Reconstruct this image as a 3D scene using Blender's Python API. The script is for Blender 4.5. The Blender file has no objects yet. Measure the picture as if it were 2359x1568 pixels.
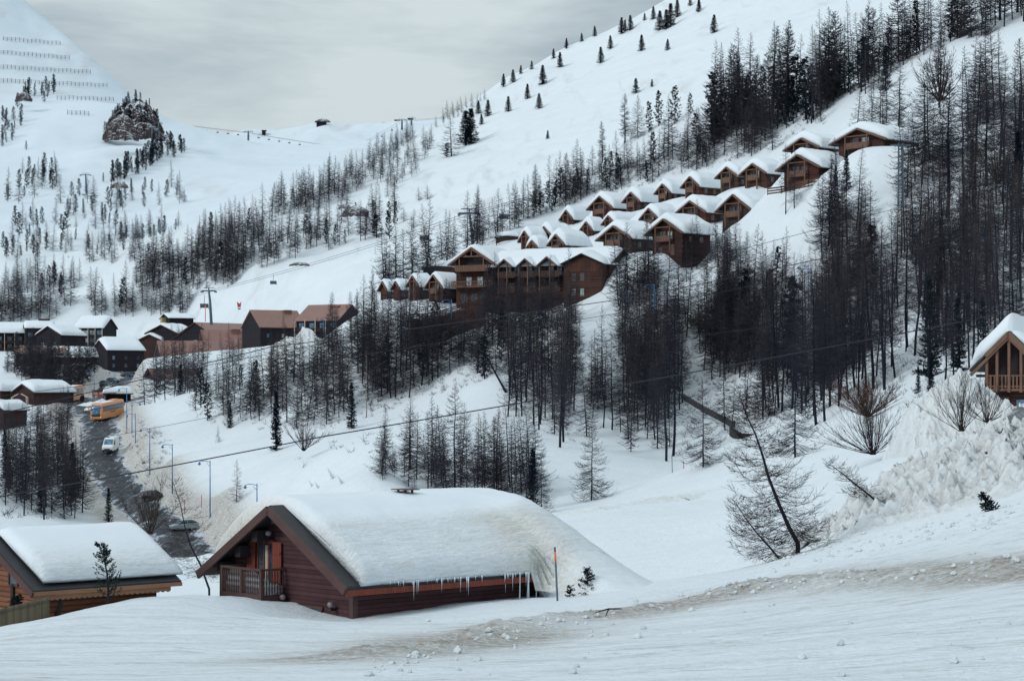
import bpy, bmesh, math, random
import numpy as np
from mathutils import Vector, Matrix, Euler

SC = bpy.context.scene
COL = SC.collection
F, CX, HY, K = 5000.0, 1179.5, 900.0, 1.526   # focal length, centre and horizon of the camera (in 2359-px units); depth unit
R = math.radians

def W(dx, dy, d):
    Y = d * K
    return Vector(((dx - CX) * Y / F, Y, (HY - dy) * Y / F))

# ------------------------------------------------------------------ mesh builder
class MB:
    def __init__(s):
        s.v = []; s.f = []
    def quad(s, *p):
        n = len(s.v); s.v += [tuple(q) for q in p]; s.f.append(tuple(range(n, n + len(p))))
    def box(s, c, d, M=None):
        x, y, z = d[0] / 2, d[1] / 2, d[2] / 2
        n = len(s.v)
        for a in (-1, 1):
            for b in (-1, 1):
                for e in (-1, 1):
                    p = Vector((a * x, b * y, e * z))
                    if M is not None: p = M @ p
                    s.v.append((c[0] + p[0], c[1] + p[1], c[2] + p[2]))
        for q in ((0, 1, 3, 2), (4, 6, 7, 5), (0, 4, 5, 1), (2, 3, 7, 6), (0, 2, 6, 4), (1, 5, 7, 3)):
            s.f.append(tuple(n + i for i in q))
    def span(s, a, b):
        s.box([(a[i] + b[i]) / 2 for i in range(3)], [abs(b[i] - a[i]) for i in range(3)])
    def prism(s, pts, axis, lo, hi):
        # polygon pts (2d) extruded along axis: 'y' -> (x,z) pts ; 'x' -> (y,z) pts ; 'z' -> (x,y)
        n = len(s.v); m = len(pts)
        for t in (lo, hi):
            for p in pts:
                s.v.append({'y': (p[0], t, p[1]), 'x': (t, p[0], p[1]), 'z': (p[0], p[1], t)}[axis])
        s.f.append(tuple(n + i for i in range(m)))
        s.f.append(tuple(n + m + i for i in reversed(range(m))))
        for i in range(m):
            j = (i + 1) % m
            s.f.append((n + i, n + m + i, n + m + j, n + j))
    def beam(s, a, b, w, h):
        a = Vector(a); b = Vector(b); d = b - a; L = d.length
        M = d.to_track_quat('Y', 'Z').to_matrix()
        s.box((a + b) / 2, (w, L, h), M)
    def tube(s, pts, rad, n=6, cap=True):
        pts = [Vector(p) for p in pts]
        if not hasattr(rad, '__len__'): rad = [rad] * len(pts)
        b = len(s.v); up = Vector((0.13, 0.31, 0.94))
        for i, p in enumerate(pts):
            t = (pts[min(i + 1, len(pts) - 1)] - pts[max(i - 1, 0)])
            if t.length < 1e-9: t = Vector((0, 0, 1))
            t.normalize()
            x = t.cross(up)
            if x.length < .1: x = t.cross(Vector((1, 0, 0)))
            x.normalize(); y = t.cross(x)
            for k in range(n):
                a = 2 * math.pi * k / n
                q = p + (x * math.cos(a) + y * math.sin(a)) * rad[i]
                s.v.append(tuple(q))
        for i in range(len(pts) - 1):
            for k in range(n):
                k2 = (k + 1) % n
                s.f.append((b + i * n + k, b + i * n + k2, b + (i + 1) * n + k2, b + (i + 1) * n + k))
        if cap:
            s.f.append(tuple(b + k for k in reversed(range(n))))
            s.f.append(tuple(b + (len(pts) - 1) * n + k for k in range(n)))
    def spike(s, p, q, r):
        p = Vector(p); q = Vector(q); d = (q - p)
        if d.length < 1e-6: return
        d.normalize(); x = d.orthogonal().normalized(); y = d.cross(x); b = len(s.v)
        for k in range(3):
            a = 2.0944 * k
            s.v.append(tuple(p + (x * math.cos(a) + y * math.sin(a)) * r))
        s.v.append(tuple(q))
        s.f += [(b, b + 1, b + 3), (b + 1, b + 2, b + 3), (b + 2, b, b + 3)]
    def lathe(s, prof, c=(0, 0, 0), n=12):
        b = len(s.v)
        for r, z in prof:
            for k in range(n):
                a = 2 * math.pi * k / n
                s.v.append((c[0] + r * math.cos(a), c[1] + r * math.sin(a), c[2] + z))
        for i in range(len(prof) - 1):
            for k in range(n):
                k2 = (k + 1) % n
                s.f.append((b + i * n + k, b + i * n + k2, b + (i + 1) * n + k2, b + (i + 1) * n + k))
        s.f.append(tuple(b + k for k in reversed(range(n))))
        s.f.append(tuple(b + (len(prof) - 1) * n + k for k in range(n)))
    def loft(s, secs, closed=True, caps=True):
        b = len(s.v); n = len(secs[0])
        for c in secs: s.v += [tuple(p) for p in c]
        for i in range(len(secs) - 1):
            for k in range(n if closed else n - 1):
                k2 = (k + 1) % n
                s.f.append((b + i * n + k, b + (i + 1) * n + k, b + (i + 1) * n + k2, b + i * n + k2))
        if caps and closed:
            s.f.append(tuple(b + k for k in range(n)))
            s.f.append(tuple(b + (len(secs) - 1) * n + k for k in reversed(range(n))))
    def mesh(s, name, m=None, smooth=False):
        me = bpy.data.meshes.new(name)
        me.from_pydata(s.v, [], s.f); me.update()
        if m: me.materials.append(m)
        if smooth: me.polygons.foreach_set('use_smooth', [True] * len(me.polygons))
        return me
    def build(s, name, m, parent=None, smooth=False, bevel=0, fix=True):
        me = s.mesh(name, m, smooth)
        if fix:
            bm = bmesh.new(); bm.from_mesh(me)
            bmesh.ops.recalc_face_normals(bm, faces=bm.faces); bm.to_mesh(me); bm.free()
        o = bpy.data.objects.new(name, me); COL.objects.link(o)
        if parent: o.parent = parent
        if bevel:
            b = o.modifiers.new('bevel', 'BEVEL'); b.width = bevel; b.segments = 2; b.limit_method = 'ANGLE'
        return o

def tag(o, label=None, cat=None, group=None, kind=None):
    if label: o['label'] = label
    if cat: o['category'] = cat
    if group: o['group'] = group
    if kind: o['kind'] = kind
    return o
def thing(name, loc, label, cat, rz=0, group=None):
    o = bpy.data.objects.new(name, None); COL.objects.link(o)
    o.empty_display_size = .3
    o.location = loc; o.rotation_euler = (0, 0, rz)
    return tag(o, label, cat, group)
def copy_tree(o, parent=None):
    c = o.copy(); COL.objects.link(c)
    if parent: c.parent = parent
    for ch in list(o.children): copy_tree(ch, c)
    return c

# ------------------------------------------------------------------ materials
def nt(name):
    m = bpy.data.materials.new(name); m.use_nodes = True
    n = m.node_tree; n.nodes.clear()
    out = n.nodes.new('ShaderNodeOutputMaterial'); b = n.nodes.new('ShaderNodeBsdfPrincipled')
    n.links.new(b.outputs[0], out.inputs[0])
    return m, n, b
def node(n, t, **kw):
    x = n.nodes.new(t)
    for k, v in kw.items():
        if k == 'inp':
            for i, val in v.items(): x.inputs[i].default_value = val
        else: setattr(x, k, v)
    return x
def noise(n, vec, scale, detail=4, rough=.55, dist=0):
    x = node(n, 'ShaderNodeTexNoise', inp={'Scale': scale, 'Detail': detail, 'Roughness': rough, 'Distortion': dist})
    if vec is not None: n.links.new(vec, x.inputs['Vector'])
    return x.outputs['Fac']
def mapping(n, vec, scale=(1, 1, 1), rot=(0, 0, 0)):
    x = node(n, 'ShaderNodeMapping'); x.inputs['Scale'].default_value = scale; x.inputs['Rotation'].default_value = rot
    n.links.new(vec, x.inputs['Vector']); return x.outputs[0]
def ramp(n, fac, a, b, ca=(0, 0, 0, 1), cb=(1, 1, 1, 1)):
    x = node(n, 'ShaderNodeValToRGB')
    x.color_ramp.elements[0].position = a; x.color_ramp.elements[1].position = b
    x.color_ramp.elements[0].color = ca; x.color_ramp.elements[1].color = cb
    n.links.new(fac, x.inputs[0]); return x.outputs[0]
def mix(n, fac, a, b, mode='MIX'):
    x = node(n, 'ShaderNodeMix', data_type='RGBA', blend_type=mode)
    for s, v in ((0, fac), (6, a), (7, b)):
        if hasattr(v, 'is_linked'): n.links.new(v, x.inputs[s])
        elif s == 0: x.inputs[0].default_value = v
        else: x.inputs[s].default_value = (*v[:3], 1)
    return x.outputs[2]
def mth(n, op, a, b=0, c=None):
    x = node(n, 'ShaderNodeMath', operation=op)
    for i, v in enumerate((a, b, c)):
        if v is None: continue
        if hasattr(v, 'is_linked'): n.links.new(v, x.inputs[i])
        else: x.inputs[i].default_value = v
    return x.outputs[0]
def bump(n, h, strength, dist, nxt=None):
    x = node(n, 'ShaderNodeBump', inp={'Strength': strength, 'Distance': dist})
    n.links.new(h, x.inputs['Height'])
    if nxt is not None: n.links.new(nxt, x.inputs['Normal'])
    return x.outputs[0]
def objco(n):
    return node(n, 'ShaderNodeTexCoord').outputs['Object']

def plain(name, c, rough=.6, metal=0, var=.25, sc=3, bmp=0, spec=.5):
    m, n, b = nt(name); co = objco(n)
    f = noise(n, co, sc, 5)
    col = mix(n, f, [x * (1 - var) for x in c], [min(1, x * (1 + var)) for x in c])
    n.links.new(col, b.inputs['Base Color'])
    b.inputs['Roughness'].default_value = rough; b.inputs['Metallic'].default_value = metal
    b.inputs['Specular IOR Level'].default_value = spec
    if bmp: n.links.new(bump(n, noise(n, co, sc * 4, 4), .5, bmp), b.inputs['Normal'])
    return m
def wood(name, c, pitch=.16, vertical=False, var=.35, rough=.8, round_=False, d=.02):
    """boards (or round logs) run across local x/y, one every `pitch` metres of height"""
    m, n, b = nt(name); co = objco(n)
    sep = node(n, 'ShaderNodeSeparateXYZ'); n.links.new(co, sep.inputs[0])
    ax = mth(n, 'ADD', sep.outputs[0], sep.outputs[1]) if vertical else sep.outputs[2]
    q = mth(n, 'DIVIDE', ax, pitch)
    fr = mth(n, 'FRACT', q); fl = mth(n, 'FLOOR', q)
    wn = node(n, 'ShaderNodeTexWhiteNoise', noise_dimensions='1D'); n.links.new(fl, wn.inputs['W'])
    st = mapping(n, co, (8, 8, .8) if vertical else (.9, .9, 9))
    grain = noise(n, st, 2.2, 6, .65)
    pat = noise(n, co, .55, 4)
    v = mth(n, 'ADD', mth(n, 'MULTIPLY', wn.outputs[0], .4), mth(n, 'MULTIPLY', grain, .6))
    v = mth(n, 'ADD', mth(n, 'MULTIPLY', v, .5), mth(n, 'MULTIPLY', pat, .5))
    col = mix(n, ramp(n, v, .28, .72), [x * (1 - var) for x in c], [min(1, x * (1 + var)) for x in c])
    tri = mth(n, 'ABSOLUTE', mth(n, 'SUBTRACT', fr, .5))
    gap = ramp(n, tri, .42, .49)
    col = mix(n, mth(n, 'MULTIPLY', gap, .75), col, [x * .25 for x in c])
    n.links.new(col, b.inputs['Base Color']); b.inputs['Roughness'].default_value = rough
    b.inputs['Specular IOR Level'].default_value = .25
    if round_: h = mth(n, 'SQRT', mth(n, 'SUBTRACT', .26, mth(n, 'MULTIPLY', tri, tri)))
    else: h = mth(n, 'SUBTRACT', mth(n, 'MULTIPLY', fr, .6), mth(n, 'MULTIPLY', gap, .5))
    nb = bump(n, grain, .35, .01)
    n.links.new(bump(n, h, 1, pitch * .6 if round_ else d, nb), b.inputs['Normal'])
    return m
def snowmat(name, dirt_shade=False, tint=(.715, .78, .835), streak=None, fine=1.0, rockmix=False, stain=(.36, .275, .185)):
    m, n, b = nt(name); co = objco(n)
    big = noise(n, co, .06, 5)
    col = mix(n, big, [x * .93 for x in tint], [min(.9, x * 1.05) for x in tint])
    col = mix(n, mth(n, 'MULTIPLY', ramp(n, noise(n, co, .55, 9, .7, .5), .48, .72), .22), col, [x * .74 for x in tint])
    nrm = bump(n, noise(n, co, 1.3, 8, .66), .75 * fine, .18)
    nrm = bump(n, noise(n, co, 9, 6, .7), .45 * fine, .05, nrm)
    if streak is not None:
        ang, sx, amt, scol = streak
        sv = mapping(n, co, (sx, sx * .12, sx * .5), (0, 0, ang))
        sn = noise(n, sv, 1.0, 8, .6, .6)
        sn2 = noise(n, co, .011, 4)
        mk = mth(n, 'MULTIPLY', ramp(n, sn, .52, .72), ramp(n, sn2, .44, .66))
        col = mix(n, mth(n, 'MULTIPLY', mk, amt), col, scol)
        nrm = bump(n, sn, .3, .5, nrm)
    if dirt_shade:
        at = node(n, 'ShaderNodeAttribute', attribute_name='dirt_shade')
        gr = noise(n, mapping(n, co, (.55, 2.0, 2.0), (0, 0, R(-14))), 1.4, 9, .7, .8)
        gr2 = noise(n, co, 5, 8, .7)
        a = mth(n, 'MULTIPLY', at.outputs['Fac'], ramp(n, gr, .35, .53))
        a = mth(n, 'MULTIPLY', a, ramp(n, gr2, .3, .6))
        col = mix(n, mth(n, 'MULTIPLY', a, .9), col, stain)
        lay = noise(n, mapping(n, co, (.10, 1.0, 1.6), (0, 0, R(-12))), 1.5, 8, .68, 1.2)
        lr = mth(n, 'ABSOLUTE', mth(n, 'SUBTRACT', lay, .5))
        lm = mth(n, 'MULTIPLY', ramp(n, lr, 0, .035, (1, 1, 1, 1), (0, 0, 0, 1)), mth(n, 'MULTIPLY', at.outputs['Fac'], ramp(n, gr2, .38, .58)))
        col = mix(n, mth(n, 'MULTIPLY', lm, .85), col, (.17, .12, .08))
        spk = noise(n, co, 4.5, 10, .8)
        col = mix(n, mth(n, 'MULTIPLY', ramp(n, spk, .53, .63), .34), col, (.40, .39, .38))
        nrm = bump(n, mth(n, 'MULTIPLY', at.outputs['Fac'], noise(n, co, 2.2, 9, .68)), .8, .35, nrm)
        # wheel and ski tracks along the road bed
        tv = mapping(n, co, (.035, .9, .9), (0, 0, R(-17)))
        tn = noise(n, tv, 1.0, 7, .62, .35)
        tk = node(n, 'ShaderNodeAttribute', attribute_name='track')
        hh = mth(n, 'MULTIPLY', tn, tk.outputs['Fac'])
        nrm = bump(n, hh, .8, .40, nrm)
        tm = mth(n, 'MULTIPLY', ramp(n, tn, .56, .70), tk.outputs['Fac'])
        tm = mth(n, 'MULTIPLY', tm, ramp(n, gr, .40, .62))
        col = mix(n, mth(n, 'MULTIPLY', tm, .6), col, (.36, .345, .33))
        # thin rut and ski lines
        for sc_, ro, wd, sd in ((.75, -17, .06, .9), (.42, -26, .05, 2.6), (1.3, -9, .055, 1.6), (2.2, -20, .06, 3.0)):
            ln = noise(n, mapping(n, co, (.030 * sd, sc_, sc_), (0, 0, R(ro))), 1.0, 5, .6, .5)
            rg = mth(n, 'ABSOLUTE', mth(n, 'SUBTRACT', ln, .5))
            li = mth(n, 'MULTIPLY', ramp(n, rg, 0, wd * .22, (1, 1, 1, 1), (0, 0, 0, 1)), mth(n, 'MULTIPLY', tk.outputs['Fac'], ramp(n, noise(n, mapping(n, co, (.12, .5, .5), (0, 0, R(ro))), 1.1, 5, .6), .46, .60)))
            col = mix(n, mth(n, 'MULTIPLY', li, .75), col, (.34, .33, .325))
            nrm = bump(n, li, -1.0, .12, nrm)
    if rockmix:
        g = node(n, 'ShaderNodeNewGeometry'); sp = node(n, 'ShaderNodeSeparateXYZ'); n.links.new(g.outputs['Normal'], sp.inputs[0])
        rk = noise(n, co, .11, 8, .68)
        f = ramp(n, mth(n, 'ADD', sp.outputs[2], mth(n, 'MULTIPLY', mth(n, 'SUBTRACT', rk, .5), 1.3)), .30, .40)
        col = mix(n, f, mix(n, noise(n, co, .2, 8, .7), (.025, .02, .024), (.13, .095, .088)), col)
        nrm = bump(n, rk, .9, 2.0, nrm)
    n.links.new(col, b.inputs['Base Color']); n.links.new(nrm, b.inputs['Normal'])
    b.inputs['Roughness'].default_value = .62; b.inputs['Specular IOR Level'].default_value = .2
    return m
def roofsnow(name):
    """wind-packed roof snow: smooth on top, finely rippled and a little dusty lower down the slope"""
    m, n, b = nt(name); co = objco(n)
    at = node(n, 'ShaderNodeAttribute', attribute_name='rough')
    st = mapping(n, co, (1, .35, 1))
    r1 = noise(n, st, 7, 8, .65, .4); r2 = noise(n, mapping(n, co, (1.6, .25, 1.6)), 2.2, 6, .6)
    h = mth(n, 'MULTIPLY', mth(n, 'ADD', r1, r2), at.outputs['Fac'])
    nrm = bump(n, noise(n, co, .8, 6), .35, .08)
    nrm = bump(n, h, 1.0, .12, nrm)
    dn = mth(n, 'MULTIPLY', ramp(n, r2, .42, .7), at.outputs['Fac'])
    col = mix(n, mth(n, 'MULTIPLY', dn, .45), (.72, .785, .84), (.58, .57, .53))
    da = node(n, 'ShaderNodeAttribute', attribute_name='dirt_shade')
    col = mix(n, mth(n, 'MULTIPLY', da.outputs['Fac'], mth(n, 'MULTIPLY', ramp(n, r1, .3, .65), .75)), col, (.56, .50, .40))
    n.links.new(col, b.inputs['Base Color']); n.links.new(nrm, b.inputs['Normal'])
    b.inputs['Roughness'].default_value = .6; b.inputs['Specular IOR Level'].default_value = .2
    return m
def shingle(name, c, rows=.35, cols=.22):
    m, n, b = nt(name); co = objco(n)
    sep = node(n, 'ShaderNodeSeparateXYZ'); n.links.new(co, sep.inputs[0])
    br = node(n, 'ShaderNodeTexBrick', inp={'Scale': 1.0, 'Mortar Size': .012, 'Brick Width': cols, 'Row Height': rows})
    cb = node(n, 'ShaderNodeCombineXYZ'); n.links.new(sep.outputs[1], cb.inputs[0]); n.links.new(sep.outputs[0], cb.inputs[1])
    n.links.new(cb.outputs[0], br.inputs['Vector'])
    br.inputs['Color1'].default_value = (*[x * .7 for x in c], 1); br.inputs['Color2'].default_value = (*[x * 1.3 for x in c], 1)
    br.inputs['Mortar'].default_value = (*[x * .35 for x in c], 1)
    n.links.new(mix(n, noise(n, co, 4, 6), br.outputs[0], [x * .8 for x in c]), b.inputs['Base Color'])
    n.links.new(bump(n, br.outputs['Fac'], -.6, .02), b.inputs['Normal']); b.inputs['Roughness'].default_value = .6
    return m
def seam(name, c):
    m, n, b = nt(name); co = objco(n)
    sep = node(n, 'ShaderNodeSeparateXYZ'); n.links.new(co, sep.inputs[0])
    def stripes(ax, p, a, e):
        tri = mth(n, 'ABSOLUTE', mth(n, 'SUBTRACT', mth(n, 'FRACT', mth(n, 'DIVIDE', ax, p)), .5))
        return ramp(n, tri, a, e)
    s1 = stripes(sep.outputs[0], .8, .40, .46)
    f = noise(n, co, .5, 6)
    col = mix(n, f, [x * .8 for x in c], [x * 1.2 for x in c])
    col = mix(n, mth(n, 'MULTIPLY', s1, .5), col, [x * .45 for x in c])
    n.links.new(col, b.inputs['Base Color']); b.inputs['Roughness'].default_value = .45
    n.links.new(bump(n, s1, .6, .05), b.inputs['Normal'])
    return m
def glass(name, c=(.02, .035, .05), rough=.08):
    m, n, b = nt(name); co = objco(n)
    n.links.new(mix(n, ramp(n, noise(n, co, 1.7, 3), .4, .6), c, [x * 2.2 for x in c]), b.inputs['Base Color'])
    b.inputs['Roughness'].default_value = rough; b.inputs['Specular IOR Level'].default_value = .7
    return m
def barkmat(name, c1, c2, sc=2.0, top=None):
    m, n, b = nt(name); co = objco(n)
    oi = node(n, 'ShaderNodeObjectInfo')
    f = mth(n, 'ADD', mth(n, 'MULTIPLY', noise(n, co, sc, 5), .6), mth(n, 'MULTIPLY', oi.outputs['Random'], .5))
    col = mix(n, ramp(n, f, .25, .85), c1, c2)
    if top:   # the youngest twigs, high in the crown, are browner
        g = node(n, 'ShaderNodeTexCoord').outputs['Generated']; sp_ = node(n, 'ShaderNodeSeparateXYZ'); n.links.new(g, sp_.inputs[0])
        col = mix(n, mth(n, 'MULTIPLY', ramp(n, sp_.outputs[2], .45, 1.0), ramp(n, oi.outputs['Random'], .2, .9)), col, top)
    n.links.new(col, b.inputs['Base Color'])
    b.inputs['Roughness'].default_value = .9; b.inputs['Specular IOR Level'].default_value = .1
    return m
def asphalt(name):
    m, n, b = nt(name); co = objco(n)
    at = node(n, 'ShaderNodeAttribute', attribute_name='across')
    f = noise(n, mapping(n, co, (.5, .05, .2), (0, 0, R(-12))), 2.5, 8, .68, .5)
    p = noise(n, co, .35, 8, .7)
    q = mth(n, 'ADD', mth(n, 'MULTIPLY', f, .6), mth(n, 'MULTIPLY', p, .4))
    q = mth(n, 'ADD', q, mth(n, 'MULTIPLY', at.outputs['Fac'], .12))
    col = mix(n, noise(n, co, 3, 6), (.010, .013, .02), (.030, .034, .044))
    b.inputs['Specular IOR Level'].default_value = .22
    col = mix(n, ramp(n, q, .55, .66), col, (.48, .54, .62))
    n.links.new(col, b.inputs['Base Color'])
    n.links.new(ramp(n, p, .35, .65, (.45, .45, .45, 1), (.85, .85, .85, 1)), b.inputs['Roughness'])
    return m

M = dict(
    snow=snowmat('snow_ground', dirt_shade=True),
    slope=snowmat('snow_slope', streak=(R(35), .10, .8, (.47, .47, .47)), fine=1.0),
    mount=snowmat('snow_mountain', tint=(.67, .755, .83), streak=(R(20), .035, .6, (.46, .41, .35)), fine=.6),
    rock=snowmat('rock_with_snow', rockmix=True),
    heap=snowmat('ploughed_snow', dirt_shade=True, tint=(.72, .77, .80), fine=1.6),
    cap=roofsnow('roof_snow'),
    ice=plain('ice', (.62, .72, .78), .12, var=.15),
    brown=wood('brown_boards', (.070, .032, .035), .19, d=.03, var=.6),
    brown2=plain('brown_beam', (.072, .036, .033), .8, var=.45, sc=1.6, bmp=.01),
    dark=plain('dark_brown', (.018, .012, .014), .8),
    shutter=wood('red_shutter', (.19, .050, .034), .13, vertical=True, var=.25),
    logs=wood('honey_logs', (.20, .085, .048), .22, round_=True, var=.45),
    logs2=wood('honey_trim', (.26, .14, .085), .5, var=.4),
    larchwood=wood('weathered_larch', (.062, .030, .024), .24, var=.6, d=.05),
    larchgrey=wood('greyed_larch', (.056, .036, .030), .26, var=.6, d=.05), larchred=wood('reddish_larch', (.078, .030, .022), .22, var=.55, d=.05),
    larchvert=wood('weathered_larch_upright', (.072, .031, .024), .22, vertical=True, var=.5, d=.04),
    beam=plain('pale_beam', (.150, .082, .056), .85, var=.45, sc=1.1),
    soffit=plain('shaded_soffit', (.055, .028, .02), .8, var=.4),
    village=wood('black_stained_boards', (.014, .012, .017), .25, var=.4),
    village2=wood('dark_brown_boards', (.045, .022, .020), .25, var=.4),
    metalroof=seam('brown_metal_roof', (.235, .125, .10)),
    slate=shingle('slate_roof', (.022, .024, .03)),
    yellow=plain('yellow_render', (.42, .32, .16), .8),
    chim=plain('brick_chimney', (.16, .075, .06), .8),
    trim=plain('pale_trim', (.42, .36, .28), .7),
    glass=glass('dark_glass'), glassb=glass('blue_glass', (.05, .11, .17)), glassl=glass('pale_glass', (.18, .24, .26)),
    blue=plain('blue_paint', (.025, .15, .36), .4), bluegrey=plain('blue_grey_steel', (.07, .11, .16), .5),
    steel=plain('grey_steel', (.10, .12, .14), .45, metal=.4), cable=plain('cable', (.012, .013, .022), .6),
    orange=plain('orange_paint', (.66, .27, .10), .3, var=.08), white=plain('white_paint', (.75, .77, .78), .3, var=.05),
    silver=plain('silver_paint', (.24, .30, .33), .3, metal=.2, var=.06), black=plain('black_paint', (.012, .013, .018), .3),
    bluecar=plain('blue_car_paint', (.05, .09, .14), .25), rubber=plain('rubber', (.01, .01, .011), .8), chrome=plain('rim', (.35, .36, .37), .3, metal=.7),
    red=plain('red_paint', (.45, .04, .04), .5), orangep=plain('orange_band', (.75, .16, .05), .5, var=.05),
    lampglass=plain('lamp_globe', (.20, .17, .19), .12, var=.1), headlight=plain('headlight', (.7, .72, .72), .1),
    stone=plain('dark_stone_wall', (.026, .027, .033), .9, sc=2, var=.6, bmp=.1), redwall=wood('red_timber_wall', (.072, .032, .026), .3, var=.5),
    fence=wood('bleached_picket', (.13, .115, .08), .1, vertical=True, var=.35),
    road=asphalt('wet_asphalt'),
    bark=barkmat('larch_bark', (.008, .011, .022), (.028, .028, .037)),
    twig=barkmat('larch_twigs', (.010, .015, .030), (.056, .052, .061), .25, (.095, .070, .058)),
    twign=barkmat('near_larch_twigs', (.016, .013, .016), (.045, .030, .026), 1.0),
    twigr=barkmat('reddish_twigs', (.035, .018, .014), (.085, .045, .034), 1.0),
    farwood=barkmat('far_larch', (.009, .014, .029), (.042, .041, .050), .08),
    birch=plain('birch_bark', (.26, .22, .17), .8, sc=6, var=.6),
    needle=barkmat('pine_needles', (.004, .009, .018), (.014, .026, .034), .8),
    needleg=barkmat('spruce_needles', (.006, .012, .014), (.024, .036, .034), 1.5),
    cloth=plain('dark_clothing', (.012, .014, .022), .9), skin=plain('skin', (.35, .2, .15), .6),
    text=plain('dark_lettering', (.10, .05, .03), .5), green=plain('green_sign', (.02, .10, .10), .5),
)
# ------------------------------------------------------------------ terrain
def fbm(x, y, scale, octs=5, seed=0, gain=.5):
    def vn(x, y, s):
        xi = np.floor(x).astype(np.int64); yi = np.floor(y).astype(np.int64)
        fx = x - xi; fy = y - yi
        fx = fx * fx * fx * (fx * (fx * 6 - 15) + 10); fy = fy * fy * fy * (fy * (fy * 6 - 15) + 10)
        def h(a, b):
            n = (a * 374761393 + b * 668265263 + s * 974634777) & 0xffffffff
            n = ((n ^ (n >> 13)) * 1274126177) & 0xffffffff
            return ((n ^ (n >> 16)) & 0xffff) / 32767.5 - 1
        return (h(xi, yi) * (1 - fx) + h(xi + 1, yi) * fx) * (1 - fy) + (h(xi, yi + 1) * (1 - fx) + h(xi + 1, yi + 1) * fx) * fy
    x = np.asarray(x, float) / scale; y = np.asarray(y, float) / scale
    r = 0; a = 1; t = 0
    for i in range(octs):
        r = r + a * vn(x + 17.3 * i, y - 9.1 * i, seed + i); t += a; a *= gain
        x, y = x * 2.03 * .8 - y * 2.03 * .6, x * 2.03 * .6 + y * 2.03 * .8
    return r / t
def sstep(a, b, x):
    t = np.clip((x - a) / (b - a), 0, 1); return t * t * (3 - 2 * t)

class TPS:
    def __init__(s, pts, lam=1e-4, sc=200.):
        P = np.array([(p[0], p[1]) for p in pts]) / sc; z = np.array([p[2] for p in pts])
        n = len(P); s.sc = sc; s.P = P
        d2 = ((P[:, None] - P[None]) ** 2).sum(-1)
        Km = .5 * d2 * np.log(d2 + 1e-12) + lam * np.eye(n)
        A = np.c_[np.ones(n), P]
        L = np.zeros((n + 3, n + 3)); L[:n, :n] = Km; L[:n, n:] = A; L[n:, :n] = A.T
        s.w = np.linalg.solve(L, np.r_[z, 0, 0, 0])
    def __call__(s, x, y):
        x = np.asarray(x, float); sh = x.shape
        q = np.c_[x.ravel(), np.asarray(y, float).ravel()] / s.sc
        out = np.empty(len(q))
        for i in range(0, len(q), 20000):
            c = q[i:i + 20000]
            d2 = (c[:, :1] - s.P[:, 0]) ** 2 + (c[:, 1:] - s.P[:, 1]) ** 2
            out[i:i + 20000] = (.5 * d2 * np.log(d2 + 1e-12)) @ s.w[:-3] + s.w[-3] + c @ s.w[-2:]
        return out.reshape(sh)

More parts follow.
